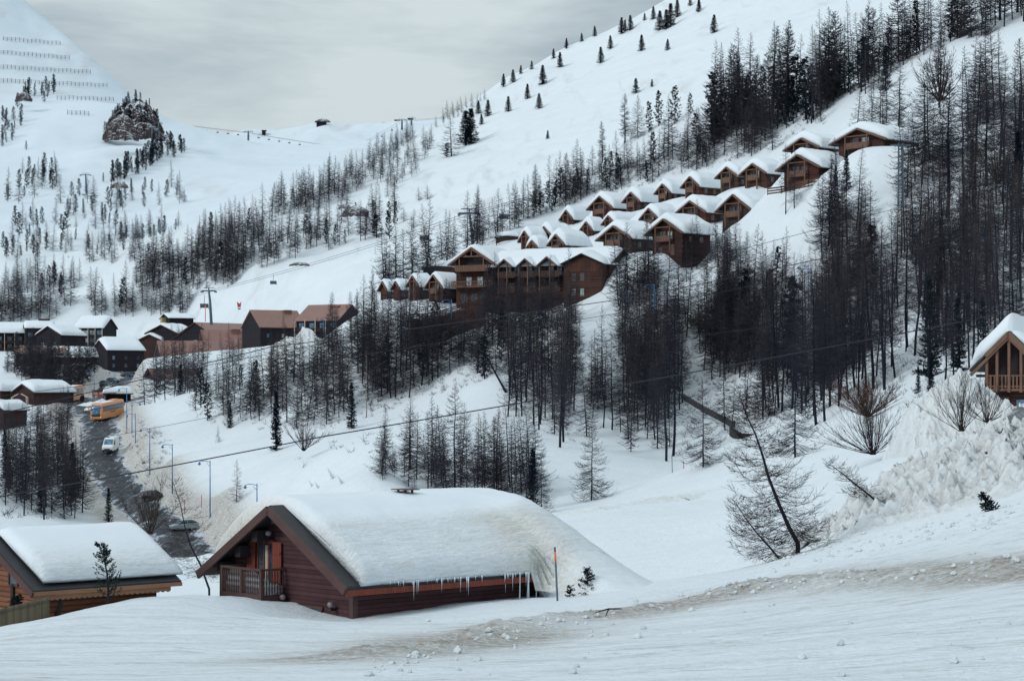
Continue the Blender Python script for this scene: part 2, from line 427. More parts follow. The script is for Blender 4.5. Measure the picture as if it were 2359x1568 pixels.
T_PTS = [(-200,1600,28),(300,1600,28),(900,1600,28),(1500,1600,27),(2100,1600,26),(2560,1600,25),
 (-200,1500,42),(0,1500,42),(600,1490,43),(1179,1480,42),(1800,1440,38),(2359,1400,34),(2560,1400,33),
 (-150,1490,49),(0,1450,50),(130,1418,53),(250,1392,56),(350,1374,58),(470,1368,60),(580,1388,60),(690,1436,58.8),(800,1437,58.6),
 (900,1419,59.7),(1000,1406,60.6),(1100,1388,61.5),(1200,1385,61.8),(1280,1380,62),(1400,1356,64),(1500,1340,66),(1600,1325,67),(1700,1312,67),(1800,1285,66),
 (1900,1250,66),(2000,1225,65),(2150,1200,63),(2359,1160,60),(2560,1130,58),
 (0,1466,57),(0,1490,66),(100,1432,56),(120,1445,60),(180,1409,57),(200,1424,61),(300,1400,63),(300,1440,72),(150,1460,70),(200,1418,72),(400,1388,70),(400,1392,80),(200,1412,90),(600,1350,95),(1000,1330,85),(-200,1480,66),(-200,1470,85),
 (1450,1354,72),(1600,1328,74),(1700,1318,72),(1330,1376,70),(1560,1262,86),(1700,1240,80),(1640,1170,98),(1400,1250,88),(1300,1180,102),(1450,1160,104),(1640,1128,108),(1750,1150,100),
 (1900,1120,92),(1800,1060,118),(1900,1045,110),(2050,1060,95),(2000,1042,104),(2150,1030,95),(2250,1000,95),(2359,960,100),(2560,900,105),(2359,930,92),
 (1300,1200,130),(1450,1180,135),(1100,1200,120),(900,1220,120),(700,1260,120),(300,1310,130),(430,1335,130),(430,1350,110),(460,1325,155),(540,1310,140),(0,1320,130),(-300,1300,130),
 (1360,1150,165),(1500,1105,180),(1450,1060,195),(1420,1130,172),(1574,1092,188),(1660,1060,175),(1750,1010,165),(1830,1050,150),(1880,975,165),(1950,940,165),
 (2100,890,155),(2230,860,140),(2359,830,140),(2560,760,145),
 (1600,1000,212),(1550,1060,200),(1690,985,205),(1740,930,215),(1500,960,222),(1400,980,218),(1300,1030,198),(1200,1100,178),(1050,1140,170),(950,1140,172),
 (1400,850,235),(1600,850,240),(1800,850,225),(2000,800,205),(2200,700,180),(2359,640,180),(2560,560,185),(1400,760,243),(1600,720,248),(1800,700,236),
 (2000,640,219),(2200,560,205),(2359,480,200),(2560,420,205),(1600,620,257),(1700,590,247),(1850,560,234),(2000,500,230),(2100,440,234),(2200,380,235),
 (2359,330,230),(2560,270,235),(2100,300,268),(2200,230,270),(2359,150,275),(2010,400,240),(1900,330,300),(2280,190,275),(2560,60,290),
 (1000,905,245),(1100,880,240),(1000,790,258),(1100,756,257),(900,720,285),(800,980,240),(900,960,242),(640,1050,228),(520,985,262),(560,880,300),(650,838,385),
 (700,815,400),(620,850,330),(800,850,300),(900,800,290),(450,900,345),(380,930,320),(1250,724,264),(1350,708,258),(1450,693,253),(1130,735,264),(1200,724,257),(1280,716,256),
 (700,1080,190),(500,1130,208),(900,1100,172),(620,1165,188),(430,1165,216),(380,1060,238),(330,1000,262),
 (200,1150,225),(100,1200,175),(0,1200,170),(0,1100,215),(100,1060,240),(150,1000,285),(60,960,310),(0,950,310),(-200,1000,300),(-200,1200,175),
 (80,935,330),(0,930,330),(285,861,500),(300,852,520),(100,830,520),(0,810,540),(-200,800,560),(200,814,570),(400,854,465),(500,850,465),(600,838,468),(700,797,450),(770,777,430),
 (300,795,640),(500,792,590),(700,738,500),(150,792,640),(-200,790,640),(0,790,640)]
T_RIDGE = [(2560,-70,325),(2359,12,315),(2230,62,320),(2100,125,325),(2000,180,330),(1900,215,335),(1750,240,340),(1618,251,345),(1440,328,350),(1350,410,345),
 (1200,500,335),(1100,560,325),(1000,620,310),(930,655,300),(860,690,300)]
S_PTS = [(-200,775,650),(0,760,650),(150,752,640),(300,738,650),(450,735,600),(550,725,545),(650,715,480),(800,690,460),(900,650,460),(1000,610,470),(1150,545,490),
 (1300,470,500),(1450,400,520),(1600,330,540),(1800,250,560),(2000,150,580),(2359,0,600),(2560,-100,620),
 (0,680,620),(150,670,620),(300,650,620),(450,640,600),(600,620,590),(700,600,590),(700,540,650),(800,600,560),(850,520,660),(950,560,560),(950,480,640),(1100,480,580),
 (1100,400,680),(1050,330,800),(1200,400,640),(1250,280,780),(1300,380,620),(1500,240,740),(1400,160,880),(1700,130,760),(1900,30,800),(2100,-60,830),(2359,-180,850),(2560,-260,870),
 (0,620,680),(150,610,690),(300,590,680),(450,570,670),(560,560,660),(600,520,700),(1040,300,905),(1100,262,930),(1160,222,950),(1230,180,960),(960,345,890),(1320,140,985)]
S_RIDGE = [(-200,540,800),(0,560,780),(200,530,790),(330,555,740),(450,510,750),(560,470,770),(700,428,800),(800,405,830),(880,365,860),(950,312,910),(1040,268,960),
 (1100,228,985),(1200,165,1010),(1300,112,1030),(1400,76,1045),(1500,26,1060),(1640,-60,1080),(1800,-150,1090),(2000,-250,1100),(2359,-400,1110)]
F_PTS = [(-200,560,820),(0,560,850),(200,540,860),(400,520,870),(600,480,900),(800,430,950),(1000,330,1000),(0,470,980),(200,460,990),(400,450,1000),(600,400,1100),
 (750,380,1150),(900,320,1250),(0,350,1160),(100,320,1180),(230,340,1160),(300,330,1150),(400,350,1200),(500,340,1350),(650,330,1450),(800,345,1350),(850,314,1470),
 (0,220,1270),(100,200,1300),(200,200,1350),(0,120,1350),(100,90,1420),(310,250,1250),(500,318,1480),(560,312,1530),(620,316,1550),(680,308,1550),(740,296,1550),(800,303,1540),(850,301,1530),(900,295,1530),(450,302,1450),(385,294,1400),(340,275,1340),(560,325,1480),(740,310,1480)]
F_RIDGE = [(-300,-200,1500),(-100,-80,1500),(40,0,1500),(100,38,1480),(150,80,1460),(200,120,1440),(240,158,1420),(275,195,1400),(310,232,1380),(385,279,1450),
 (450,290,1500),(560,300,1580),(620,305,1600),(680,296,1600),(740,283,1600),(790,291,1600),(840,290,1600),(900,284,1580),(950,276,1550),(1000,276,1550),(1080,270,1550),(1200,300,1550)]

# hillside chalets: peak x,y ; left/right eave x,y ; px of roof far end ; base y ; depth
CH = [
 (1974,295,1916,332,2029,320,2088,361,250), (1845,317,1809,349,1882,336,1915,352,259), (1836,355,1790,396,1879,380,1937,440,250),
 (1732,376,1701,408,1759,394,1800,431,279), (1672,384,1650,414,1698,401,1722,431,286), (1588,406,1569,435,1609,425,1665,449,298),
 (1525,423,1508,449,1544,440,1582,459,306), (1452,442,1433,469,1472,459,1520,483,313), (1380,451,1349,486,1407,474,1438,502,319),
 (1303,483,1287,508,1318,502,1366,520,330), (1687,447,1650,493,1725,476,1796,518,262), (1588,462,1558,491,1626,490,1660,512,275),
 (1493,479,1472,507,1513,500,1561,520,290), (1400,496,1383,524,1414,508,1475,530,303), (1349,510,1337,531,1366,529,1390,545,308),
 (1527,503,1486,544,1568,532,1622,588,257), (1412,519,1373,555,1452,546,1503,582,268), (1279,539,1258,566,1298,561,1352,578,284),
 (1207,531,1194,561,1224,549,1256,575,302), (1252,521,1234,548,1270,540,1312,560,304), (1224,553,1214,572,1240,566,1262,580,290),
 (997,632,976,668,1020,656,1052,690,272), (949,634,935,664,965,652,985,690,276), (910,647,900,668,922,662,938,690,279), (880,647,870,672,893,664,905,692,283),
]
ROAD = [(430,1300,184),(415,1248,198),(365,1200,212),(300,1147,230),(268,1106,245),(240,1066,256),(234,1026,268),(232,985,290),(218,960,305),(200,942,322),(186,926,338),(178,915,352)]
T_PTS += ROAD + [(480,1310,170),(520,1260,190),(330,1270,185)]
for c in CH:
    T_PTS.append((c[0], c[7] + 2, c[8]))
    if c[4] - c[2] > 36 and c[6] - c[4] > 20: T_PTS.append((c[6] - 4, c[7] - 2, c[8] + 3))
def ctrl(P, ridge, back, drop, front=None):
    out = [W(*p) for p in P] + [W(*p) for p in ridge]
    for p in ridge:
        q = W(p[0], p[1], p[2]); s = (p[2] + back * .28) / p[2]
        out.append(Vector((q.x * s, q.y * s, q.z - .10 * drop)))
        s = (p[2] + back) / p[2]
        out.append(Vector((q.x * s, q.y * s, q.z - drop)))
    if front:
        for p in front: out.append(W(*p))
    return out
hT = TPS(ctrl(T_PTS, T_RIDGE, 60, 26), 2e-5)
hS0 = TPS(ctrl(S_PTS, S_RIDGE, 120, 70, [(p[0], p[1] + 190, p[2] - 60) for p in S_PTS[:18]]), 4e-6)
hF0 = TPS(ctrl(F_PTS, F_RIDGE, 250, 160, [(p[0], p[1] + 60, p[2] - 80) for p in F_PTS[:7]]), 1e-5)

LANE = [(222,958,306),(238,925,345),(255,898,385),(278,879,420),(312,867,450)]
def densify(P, step=2.0):
    P = [W(*p) for p in P]; out = []
    n = len(P)
    for i in range(n - 1):
        p0, p1, p2, p3 = P[max(i - 1, 0)], P[i], P[i + 1], P[min(i + 2, n - 1)]
        m = max(2, int((p2 - p1).length / step))
        for k in range(m):
            t = k / m
            out.append(.5 * ((2 * p1) + (p2 - p0) * t + (2 * p0 - 5 * p1 + 4 * p2 - p3) * t * t + (3 * p1 - p0 - 3 * p2 + p3) * t ** 3))
    out.append(P[-1]); return out
ROADP = densify(ROAD); LANEP = densify(LANE)
RP = np.array([tuple(p) for p in ROADP + LANEP])
# dirty bank beside the near road
BANK = [W(*p) for p in [(850,1545,36),(1000,1490,41),(1150,1448,46),(1300,1420,48.5),(1450,1395,50),(1600,1368,51),(1750,1338,53),(1900,1328,51),(2100,1318,48),(2359,1290,44),(2560,1270,42)]]
BP = []
for i in range(len(BANK) - 1):
    for k in range(12): BP.append(BANK[i].lerp(BANK[i + 1], k / 12))
BP = np.array([tuple(p) for p in BP])
def nearest(x, y, P):
    d = np.full(x.shape, 1e9); z = np.zeros(x.shape)
    for p in P:
        e = (x - p[0]) ** 2 + (y - p[1]) ** 2
        m = e < d; d[m] = e[m]; z[m] = p[2]
    return np.sqrt(d), z
def HT(x, y, full=False):
    x = np.asarray(x, float); y = np.asarray(y, float)
    z = hT(x, y)
    far = sstep(70, 220, y)
    z = z + fbm(x, y, 14, 5, 3) * (.07 + .42 * far) + fbm(x, y, 45, 3, 9) * (.12 + .8 * far) + fbm(x * 1.0, y * .6, 5, 4, 13, .6) * .16 * far
    # road bench
    m = (y > 250) & (y < 720) & (x < 0)
    if m.any():
        d, rz = nearest(x[m], y[m], RP)
        w = 1 - sstep(3.6, 9.0, d)
        w2 = np.exp(-((d - 6.0) / 1.6) ** 2) * .55
        z[m] = z[m] * (1 - w) + (rz - .12) * w + w2 * (1 + .5 * fbm(x[m], y[m], 3, 3, 5))
    nearm = (y < 110)
    if nearm.any():
        xx, yy = x[nearm], y[nearm]
        d, bz = nearest(xx, yy, BP)
        bk = np.exp(-((d) / 1.5) ** 2)
        z[nearm] += bk * (.22 + .30 * fbm(xx, yy, 3.4, 5, 21, .6)) + bk * .20 * fbm(xx, yy, .7, 4, 22, .65)
        dr = np.clip(np.exp(-((d - .4) / 2.9) ** 2) * 1.7 * (.72 + .6 * fbm(xx, yy, 9, 3, 77)), 0, 1)
        # ruts along the road direction on the camera side of the bank
        c, s_ = math.cos(R(17)), math.sin(R(17))
        u = xx * c + yy * s_; v = -xx * s_ + yy * c
        z[nearm] += .075 * fbm(u * .12, v, 1.3, 4, 31) + .035 * fbm(xx, yy, .9, 4, 33) + .05 * fbm(xx, yy, 3.2, 3, 35)
    if full:
        dirt_shade = np.zeros(x.shape); tr = np.zeros(x.shape)
        if nearm.any():
            dirt_shade[nearm] = dr
            tr[nearm] = 1 - sstep(80, 95, yy)
        m2 = (y > 250) & (y < 720) & (x < 0)
        d2, _ = nearest(x[m2], y[m2], RP)
        dirt_shade[m2] = np.clip(np.exp(-((d2 - 6) / 3.2) ** 2) * 1.3, 0, 1)
        return z, dirt_shade, tr
    return z
def HS(x, y):
    x = np.asarray(x, float); y = np.asarray(y, float)
    return hS0(x, y) + fbm(x, y, 60, 5, 41) * 2.2 + (np.abs(fbm(x * .9 + y * .5, y * .35, 26, 4, 44))) * 1.8 - 1.2
def HF(x, y):
    x = np.asarray(x, float); y = np.asarray(y, float)
    return hF0(x, y) + fbm(x, y, 90, 6, 51) * 5 - np.abs(fbm(x, y * .4, 60, 4, 53)) * 3
SHEET = {'T': (HT, 38, 960), 'S': (HS, 640, 1850), 'F': (HF, 1180, 2700)}
def hit(sheet, pts, dmin=0, step=700):
    """ground points seen through the given picture points; dmin: nearest depth allowed"""
    fn, lo, hi = SHEET[sheet]
    lo = max(lo, dmin * K)
    Y = np.geomspace(lo, hi, step); out = []
    A = np.array([((p[0] - CX) / F, (HY - p[1]) / F) for p in pts])
    XX = A[:, :1] * Y[None]; YY = np.repeat(Y[None], len(pts), 0)
    H = fn(XX.ravel(), YY.ravel()).reshape(XX.shape)
    gap = A[:, 1:] * Y[None] - H
    for i in range(len(pts)):
        g = gap[i]; k = np.where((g[:-1] > 0) & (g[1:] <= 0))[0]
        if len(k):
            k = k[0]; t = g[k] / (g[k] - g[k + 1]); y = Y[k] + t * (Y[k + 1] - Y[k])
        else:
            y = Y[int(np.argmin(np.abs(g)))]
        x = A[i, 0] * y
        out.append(Vector((x, y, float(fn(np.array([x]), np.array([y]))[0]))))
    return out
def ground(x, y, sheet='T'):
    return float(SHEET[sheet][0](np.array([x]), np.array([y]))[0])

def sheet_mesh(name, fn, y0, y1, rows, u0, u1, cols, mat, off=25, full=False):
    Y = np.geomspace(y0, y1, rows); U = np.linspace(u0, u1, cols)
    YY = np.repeat(Y[:, None], cols, 1); XX = U[None] * (YY + off)
    r = fn(XX.ravel(), YY.ravel(), True) if full else fn(XX.ravel(), YY.ravel())
    z = r[0] if full else r
    co = np.c_[XX.ravel(), YY.ravel(), z]
    i = np.arange((rows - 1) * (cols - 1)); a = (i // (cols - 1)) * cols + i % (cols - 1)
    q = np.c_[a, a + 1, a + cols + 1, a + cols]
    me = bpy.data.meshes.new(name)
    me.vertices.add(len(co)); me.vertices.foreach_set('co', co.ravel())
    me.loops.add(q.size); me.loops.foreach_set('vertex_index', q.ravel().astype(np.int32))
    me.polygons.add(len(q)); me.polygons.foreach_set('loop_start', np.arange(0, q.size, 4, dtype=np.int32))
    me.polygons.foreach_set('use_smooth', np.ones(len(q), bool))
    me.update(calc_edges=True)
    if full:
        for nm, arr in (('dirt_shade', r[1]), ('track', r[2])):
            at = me.attributes.new(nm, 'FLOAT', 'POINT'); at.data.foreach_set('value', arr.astype(np.float32))
    me.materials.append(mat)
    o = bpy.data.objects.new(name, me); COL.objects.link(o)
    return tag(o, kind='structure')
sheet_mesh('snowy_ground', HT, 34, 970, 620, -.36, .36, 440, M['snow'], full=True)
sheet_mesh('ski_slope', HS, 610, 1900, 300, -.34, .34, 360, M['slope'])
sheet_mesh('mountain', HF, 1150, 2850, 260, -.34, .14, 260, M['mount'])

# road strips
def strip(name, P, w, lift=.05):
    mb = MB(); rows = []; ac = []
    n = len(P)
    for i, p in enumerate(P):
        t = P[min(i + 1, n - 1)] - P[max(i - 1, 0)]; t.z = 0; t.normalize()
        s = Vector((t.y, -t.x, 0))
        for k in range(9):
            f = k / 4 - 1
            j = 0.5 * math.sin(i * .9 + k) * (abs(f) > .9)
            q = p + s * (f * w / 2 + f * j); q.z = p.z + lift
            mb.v.append(tuple(q)); ac.append(abs(f) ** 2)
    for i in range(n - 1):
        for k in range(8):
            a = i * 9 + k; mb.f.append((a, a + 1, a + 10, a + 9))
    o = mb.build(name, M['road'], smooth=True, fix=False)
    at = o.data.attributes.new('across', 'FLOAT', 'POINT'); at.data.foreach_set('value', ac)
    return tag(o, kind='structure')
strip('road', ROADP, 7.4); strip('side_road', LANEP, 6.0, .046)

# ploughed snow heaps: a lumpy height field over its own footprint
def heap(name, spine, width, label, seed, lump=1.0, res=(150, 60)):
    """spine: list of (ground point, crest height)"""
    P = [(Vector(a), h) for a, h in spine]; n = len(P)
    nu, nv = res; co = []; dirt_shade = []
    for i in range(nu):
        t = i / (nu - 1) * (n - 1); k = min(int(t), n - 2); f = t - k
        p = P[k][0].lerp(P[k + 1][0], f); h = (P[k][1] * (1 - f) + P[k + 1][1] * f) * min(1, t / .5, (n - 1 - t) / .5) ** .6
        d = (P[k + 1][0] - P[k][0]); d.z = 0; d.normalize(); s = Vector((d.y, -d.x, 0))
        for j in range(nv):
            v = j / (nv - 1) * 2 - 1
            q = p + s * (v * width / 2)
            co.append((q.x, q.y, 0.0 + h * max(0, 1 - abs(v) ** 1.5) , v))
    C = np.array(co); g = HT(C[:, 0], C[:, 1])
    env = np.clip(C[:, 2] / .8, 0, 1)
    l1 = np.abs(fbm(C[:, 0], C[:, 1], 1.6, 3, seed)) ; l2 = np.abs(fbm(C[:, 0], C[:, 1] , .55, 4, seed + 5, .6))
    z = g - .25 + C[:, 2] * (1 + .35 * fbm(C[:, 0], C[:, 1], 4, 3, seed + 2)) + env * lump * (.95 * l1 + .62 * l2 + .10 * fbm(C[:, 0], C[:, 1], .3, 3, seed + 8) - .33)
    q = [(i * nv + j, (i + 1) * nv + j, (i + 1) * nv + j + 1, i * nv + j + 1) for i in range(nu - 1) for j in range(nv - 1)]
    me = bpy.data.meshes.new(name); me.from_pydata(np.c_[C[:, :2], z].tolist(), [], q)
    me.polygons.foreach_set('use_smooth', [True] * len(q))
    at = me.attributes.new('dirt_shade', 'FLOAT', 'POINT')
    at.data.foreach_set('value', (np.clip(.68 - 1.8 * l2 + .25 * fbm(C[:, 0], C[:, 1], 5, 3, seed + 9), 0, 1) * env * .8).astype(np.float32))
    me.materials.append(M['heap'])
    o = bpy.data.objects.new(name, me); COL.objects.link(o)
    return tag(o, label, 'snow heap') if label else tag(o, kind='structure')
def sp(lst):
    out = []
    for dx, dcrest, d in lst:
        p = W(dx, 1000, d); g = ground(p.x, p.y); out.append(((p.x, p.y, g), max(.2, (HY - dcrest) * p.y / F - g)))
    return out
heap('snow_heap', sp([(1840,1290,66),(1950,1240,66.5),(2040,1185,67.5),(2090,1110,69),(2150,1060,71),(2200,1020,72),(2290,962,73),(2360,950,73),(2480,930,73)]), 17,
     'big dirty lumpy heap of ploughed snow with pale blue ice beside the near road', 61, 1.6, (280, 120))
heap('snow_heap', sp([(2060,975,91),(2130,895,91),(2190,856,91),(2250,885,91),(2330,925,91)]), 15,
     'pointed heap of ploughed snow in front of the partly seen gabled chalet', 71, 1.0, (120, 70))
heap('snow_heap', sp([(1275,1182,100),(1340,1166,102),(1420,1158,104),(1520,1136,106),(1640,1124,108),(1720,1140,104)]), 9,
     'low dirty bank of ploughed snow along the far rim of the smooth snow bowl', 83, .55, (150, 40))
heap('snow_heap', sp([(182,938,332),(205,926,331),(235,916,330),(250,925,330)]), 10,
     'smooth rounded snow mound between the waiting coach and the bus shelter', 81, .3, (50, 30))
heap('snow_heap', sp([(600,830,385),(640,785,385),(690,766,386),(730,770,388),(765,790,390)]), 26,
     'bright snow pile dumped below the two brown metal roofed blocks', 91, .8, (80, 40))
heap('snow_heap', sp([(455,1168,215),(475,1158,216),(500,1150,217)]), 7,
     'dirty cut snow bank rising behind the silver car', 95, .9, (40, 30))

# ------------------------------------------------------------------ rocks
def rock(name, cx, cy, w, h, d, seed, label, depth=.6, mat='rock'):
    p = W(cx, cy, d); s = p.y / F; n, m = 150, 90; A = np.linspace(math.pi, 2 * math.pi, n); V = np.linspace(0, 1, m)
    AA, VV = np.meshgrid(A, V); AA = AA.ravel(); VV = VV.ravel()
    r = (1 - VV ** 1.9) ** .62; ux = np.cos(AA); uy = np.sin(AA)
    big = fbm(ux * 2.2 + seed, VV * 2.0 + uy * 2.2, 1, 3, seed); rid = np.abs(fbm(ux * 5 + seed, VV * 1.6 + uy * 5, 1, 4, seed + 3, .6)); led = fbm(ux * 3, VV * 9 + uy * 3, 1, 4, seed + 6, .6)
    k = 1 + .22 * big - .30 * rid + .14 * led
    X = ux * w / 2 * s * r * k + .06 * w * s * VV; Y = uy * w / 2 * s * depth * r * k; Z = h * s * VV * (1 + .10 * big) + .05 * h * s * led
    q = [(j * n + i, j * n + i + 1, (j + 1) * n + i + 1, (j + 1) * n + i) for j in range(m - 1) for i in range(n - 1)]
    me = bpy.data.meshes.new(name); me.from_pydata(np.c_[X, Y, Z].tolist(), [], q); me.materials.append(M[mat])
    o = bpy.data.objects.new(name, me); COL.objects.link(o); o.location = p; tag(o, label, 'rock')
    return [p + Vector((X[t], Y[t], Z[t])) for t in range(0, n * m, 7) if .1 < VV[t] < .97]
ROCKPTS = rock('rock_outcrop', 306, 326, 142, 96, 1190, 7, 'big rock outcrop with snow ledges below the left peak', .9)
rock('rock_outcrop', 278, 326, 82, 62, 1120, 17, 'bare brown cliff face at the foot of the big outcrop', .7, 'rock')
rock('rock_ledge', 818, 500, 62, 26, 640, 27, 'dark rock ledge sticking out of the spur snow', .8); rock('rock_ledge', 795, 482, 30, 12, 660, 29, 'small rock ledge above the dark one on the spur', .8)
rock('rock_ledge', 742, 283, 36, 9, 1590, 37, 'flat dark rock on the far skyline', .5); rock('rock_ledge', 690, 613, 46, 10, 560, 39, 'low dark rock band beside the chairlift line', .8)
rock('rock_ledge', 55, 235, 40, 22, 1230, 47, 'dark rock patch among pines below the avalanche barriers', .5); rock('rock_ledge', 275, 434, 40, 16, 990, 49, 'dark rock under the slanting row of pines', .6)
# ------------------------------------------------------------------ trees
def rdir(az, el): return Vector((math.cos(az) * math.cos(el), math.sin(az) * math.cos(el), math.sin(el)))
def larch(name, H, seed, c0=.15, rmax=2.2, nb=150, tw=9, rt=.014, path=None, r0=None, seg=4, sub=0, shape=.8, droop=.35, up=.9, bsides=3, hang=0.):
    """bare larch: tapered trunk and a crown of fine curved branches with twigs; returns (trunk builder, crown builder)"""
    rn = random.Random(seed); T = MB(); C = MB()
    r0 = r0 or H * .0078
    if path is None:
        path = []; wx = wy = 0
        for i in range(9):
            path.append(Vector((wx, wy, H * i / 8))); wx += rn.uniform(-.012, .012) * H * .6; wy += rn.uniform(-.012, .012) * H * .6
    n = len(path)
    T.tube([path[0] - Vector((0, 0, .8))] + path, [r0 * 1.3] + [r0 * (1.12 - 1.08 * i / (n - 1)) + .008 for i in range(n)], 7)
    def at(t):
        k = min(int(t * (n - 1)), n - 2); f = t * (n - 1) - k
        return path[k].lerp(path[k + 1], f)
    for i in range(nb):
        tt = (i + rn.random()) / nb
        t = c0 + (1 - c0) * tt
        p = at(t)
        L = rmax * ((1 - tt) ** shape) * (.55 + .5 * rn.random()) * (.55 + .45 * min(1, tt / .12)) + .18
        az = rn.uniform(0, 6.283); el = -.22 + .75 * tt * tt + rn.uniform(-.12, .15)
        pts = [p]; q = p.copy()
        for s in range(seg):
            f = (s + .5) / seg
            e = el - droop * math.sin(math.pi * min(1, f * 1.15)) * (1 - tt * .7) + up * f * f * (1 - .3 * tt)
            az += rn.uniform(-.13, .13)
            q = q + rdir(az, e) * (L / seg); pts.append(q.copy())
        rb = max(.007, .0062 * L + .003) * (rt / .014)
        C.tube(pts, [rb * (1 - .75 * k / seg) for k in range(seg + 1)], bsides, cap=False)
        m = int(tw * (.4 + L / rmax))
        for k in range(m):
            f = rn.uniform(.12, 1.0); j = min(int(f * seg), seg - 1); a = pts[j].lerp(pts[j + 1], f * seg - j)
            d = (pts[j + 1] - pts[j]).normalized(); side = d.cross(Vector((0, 0, 1)))
            sgn = 1 if k % 2 else -1
            dd = (d * rn.uniform(.35, .9) + side * sgn * rn.uniform(.5, 1) + Vector((0, 0, rn.uniform(-.35 - hang, .5 - hang)))).normalized()
            l = L * rn.uniform(.32, .66) * (1.08 - .55 * f)
            b = a + dd * l + Vector((0, 0, .12 * l)); C.spike(a, b, rt)
            for u in range(sub):
                g = rn.uniform(.25, .9); c = a.lerp(b, g)
                d3 = (dd + Vector((rn.uniform(-1, 1), rn.uniform(-1, 1), rn.uniform(-.5, .8))) * .8).normalized()
                C.spike(c, c + d3 * l * rn.uniform(.25, .5), rt * .8)
    return T, C
def blade(C, p, d, l, w, rn):
    x = d.cross(Vector((rn.uniform(-1, 1), rn.uniform(-1, 1), rn.uniform(-1, 1))))
    if x.length < .05: x = d.orthogonal()
    x.normalize(); b = len(C.v); q = p + d * l
    C.v += [tuple(p - x * w * .3), tuple(p + d * l * .5 - x * w), tuple(q), tuple(p + d * l * .5 + x * w)]
    C.f.append((b, b + 1, b + 2, b + 3))
def pine(name, H, seed, rmax=1.6, nb=64, tuft=4, blades=9, bl=.5, c0=.08, top=.35):
    """dark arolla pine: dense irregular column of needle tufts"""
    rn = random.Random(seed); T = MB(); C = MB()
    path = [Vector((rn.uniform(-.05, .05), rn.uniform(-.05, .05), H * i / 6)) for i in range(7)]
    T.tube([Vector((0, 0, -.8))] + path, [H * .018] + [H * .015 * (1 - .9 * i / 6) + .01 for i in range(7)], 7)
    for i in range(nb):
        tt = (i + rn.random()) / nb; t = c0 + (1 - c0) * tt
        prof = (min(1, tt / .15) ** .5) * (1 - max(0, (tt - top) / (1 - top)) ** 1.5)
        L = rmax * (.28 + .72 * prof) * rn.uniform(.5, 1.12)
        az = rn.uniform(0, 6.283); p = Vector((0, 0, t * H)); pts = [p]
        for s in range(3):
            p = p + rdir(az, -.12 + .42 * s * .5 + .4 * tt + rn.uniform(-.1, .1)) * (L / 3); pts.append(p.copy())
        C.tube(pts, [.04, .03, .02, .012], 3, cap=False)
        for k in range(tuft):
            f = rn.uniform(.35, 1.05); j = min(int(f * 3), 2); a = pts[j].lerp(pts[j + 1], min(1, f * 3 - j))
            a = a + Vector((rn.uniform(-1, 1), rn.uniform(-1, 1), rn.uniform(-.6, .6))) * .18
            for u in range(blades):
                d = (rdir(rn.uniform(0, 6.283), rn.uniform(-.5, 1.3)) + (pts[-1] - pts[0]).normalized() * .5).normalized()
                blade(C, a, d, bl * rn.uniform(.6, 1.1), bl * .13, rn)
    return T, C
def spruce(name, H, seed, rmax=1.7, tiers=26, per=9, bl=.3, c0=.03, fill=9):
    rn = random.Random(seed); T = MB(); C = MB()
    T.tube([Vector((0, 0, -.6)), Vector((0, 0, H * .5)), Vector((0, 0, H))], [H * .018, H * .009, .012], 7)
    for i in range(tiers):
        tt = (i + .3) / tiers; z = H * (c0 + (1 - c0) * tt)
        for b in range(per):
            az = rn.uniform(0, 6.283); L = rmax * (1 - tt) ** .85 * rn.uniform(.6, 1.08) + .1
            p = Vector((0, 0, z + rn.uniform(-.5, .5) * H / tiers)); pts = [p]
            for s in range(3):
                p = p + rdir(az, .15 + .5 * tt - .35 * (1 - tt) * (s == 1) + .15 * (s == 2)) * (L / 3); pts.append(p.copy())
            C.tube(pts, [.02, .015, .012, .006], 3, cap=False)
            for u in range(int(fill * (.5 + L / rmax))):
                f = rn.uniform(.1, 1); j = min(int(f * 3), 2); a = pts[j].lerp(pts[j + 1], f * 3 - j)
                dd = (pts[j + 1] - pts[j]).normalized()
                d = (dd * .7 + Vector((rn.uniform(-1, 1), rn.uniform(-1, 1), rn.uniform(-.8, .5)))).normalized()
                blade(C, a, d, bl * rn.uniform(.6, 1.15), bl * .16, rn)
    return T, C
def bush(H, seed, stems=40, spread=1.1, rt=.012, tw=16, sub=2, lean=(.35, 1.35)):
    rn = random.Random(seed); T = MB(); C = MB()
    for i in range(stems):
        az = rn.uniform(0, 6.283); e = rn.uniform(*lean); L = H * rn.uniform(.7, 1.1)
        p = Vector((rn.uniform(-.15, .15) * H * .3, rn.uniform(-.15, .15) * H * .3, -.2)); pts = [p]
        for s in range(5):
            az += rn.uniform(-.28, .28); e = min(1.5, e + rn.uniform(-.08, .2))
            d = rdir(az, e); d.x *= spread; d.y *= spread
            p = p + d * (L / 5); pts.append(p.copy())
        T.tube(pts, [rt * 2.6 * (1 - .16 * k) for k in range(6)], 4, cap=False)
        for k in range(tw):
            f = rn.uniform(.25, 1); j = min(int(f * 5), 4); a = pts[j].lerp(pts[j + 1], f * 5 - j)
            d = ((pts[j + 1] - pts[j]).normalized() + Vector((rn.uniform(-1, 1), rn.uniform(-1, 1), rn.uniform(-.2, .8))) * .6).normalized()
            l = L * rn.uniform(.14, .34); b = a + d * l; C.spike(a, b, rt)
            for u in range(sub):
                c = a.lerp(b, rn.uniform(.3, .8)); C.spike(c, c + (d + Vector((rn.uniform(-1, 1), rn.uniform(-1, 1), rn.uniform(-.3, .7))) * .7).normalized() * l * .5, rt * .8)
    return T, C
def pair(name, TC, tm, cm):
    return (TC[0].mesh(name + '_trunk', tm, True), TC[1].mesh(name + '_crown', cm, False))

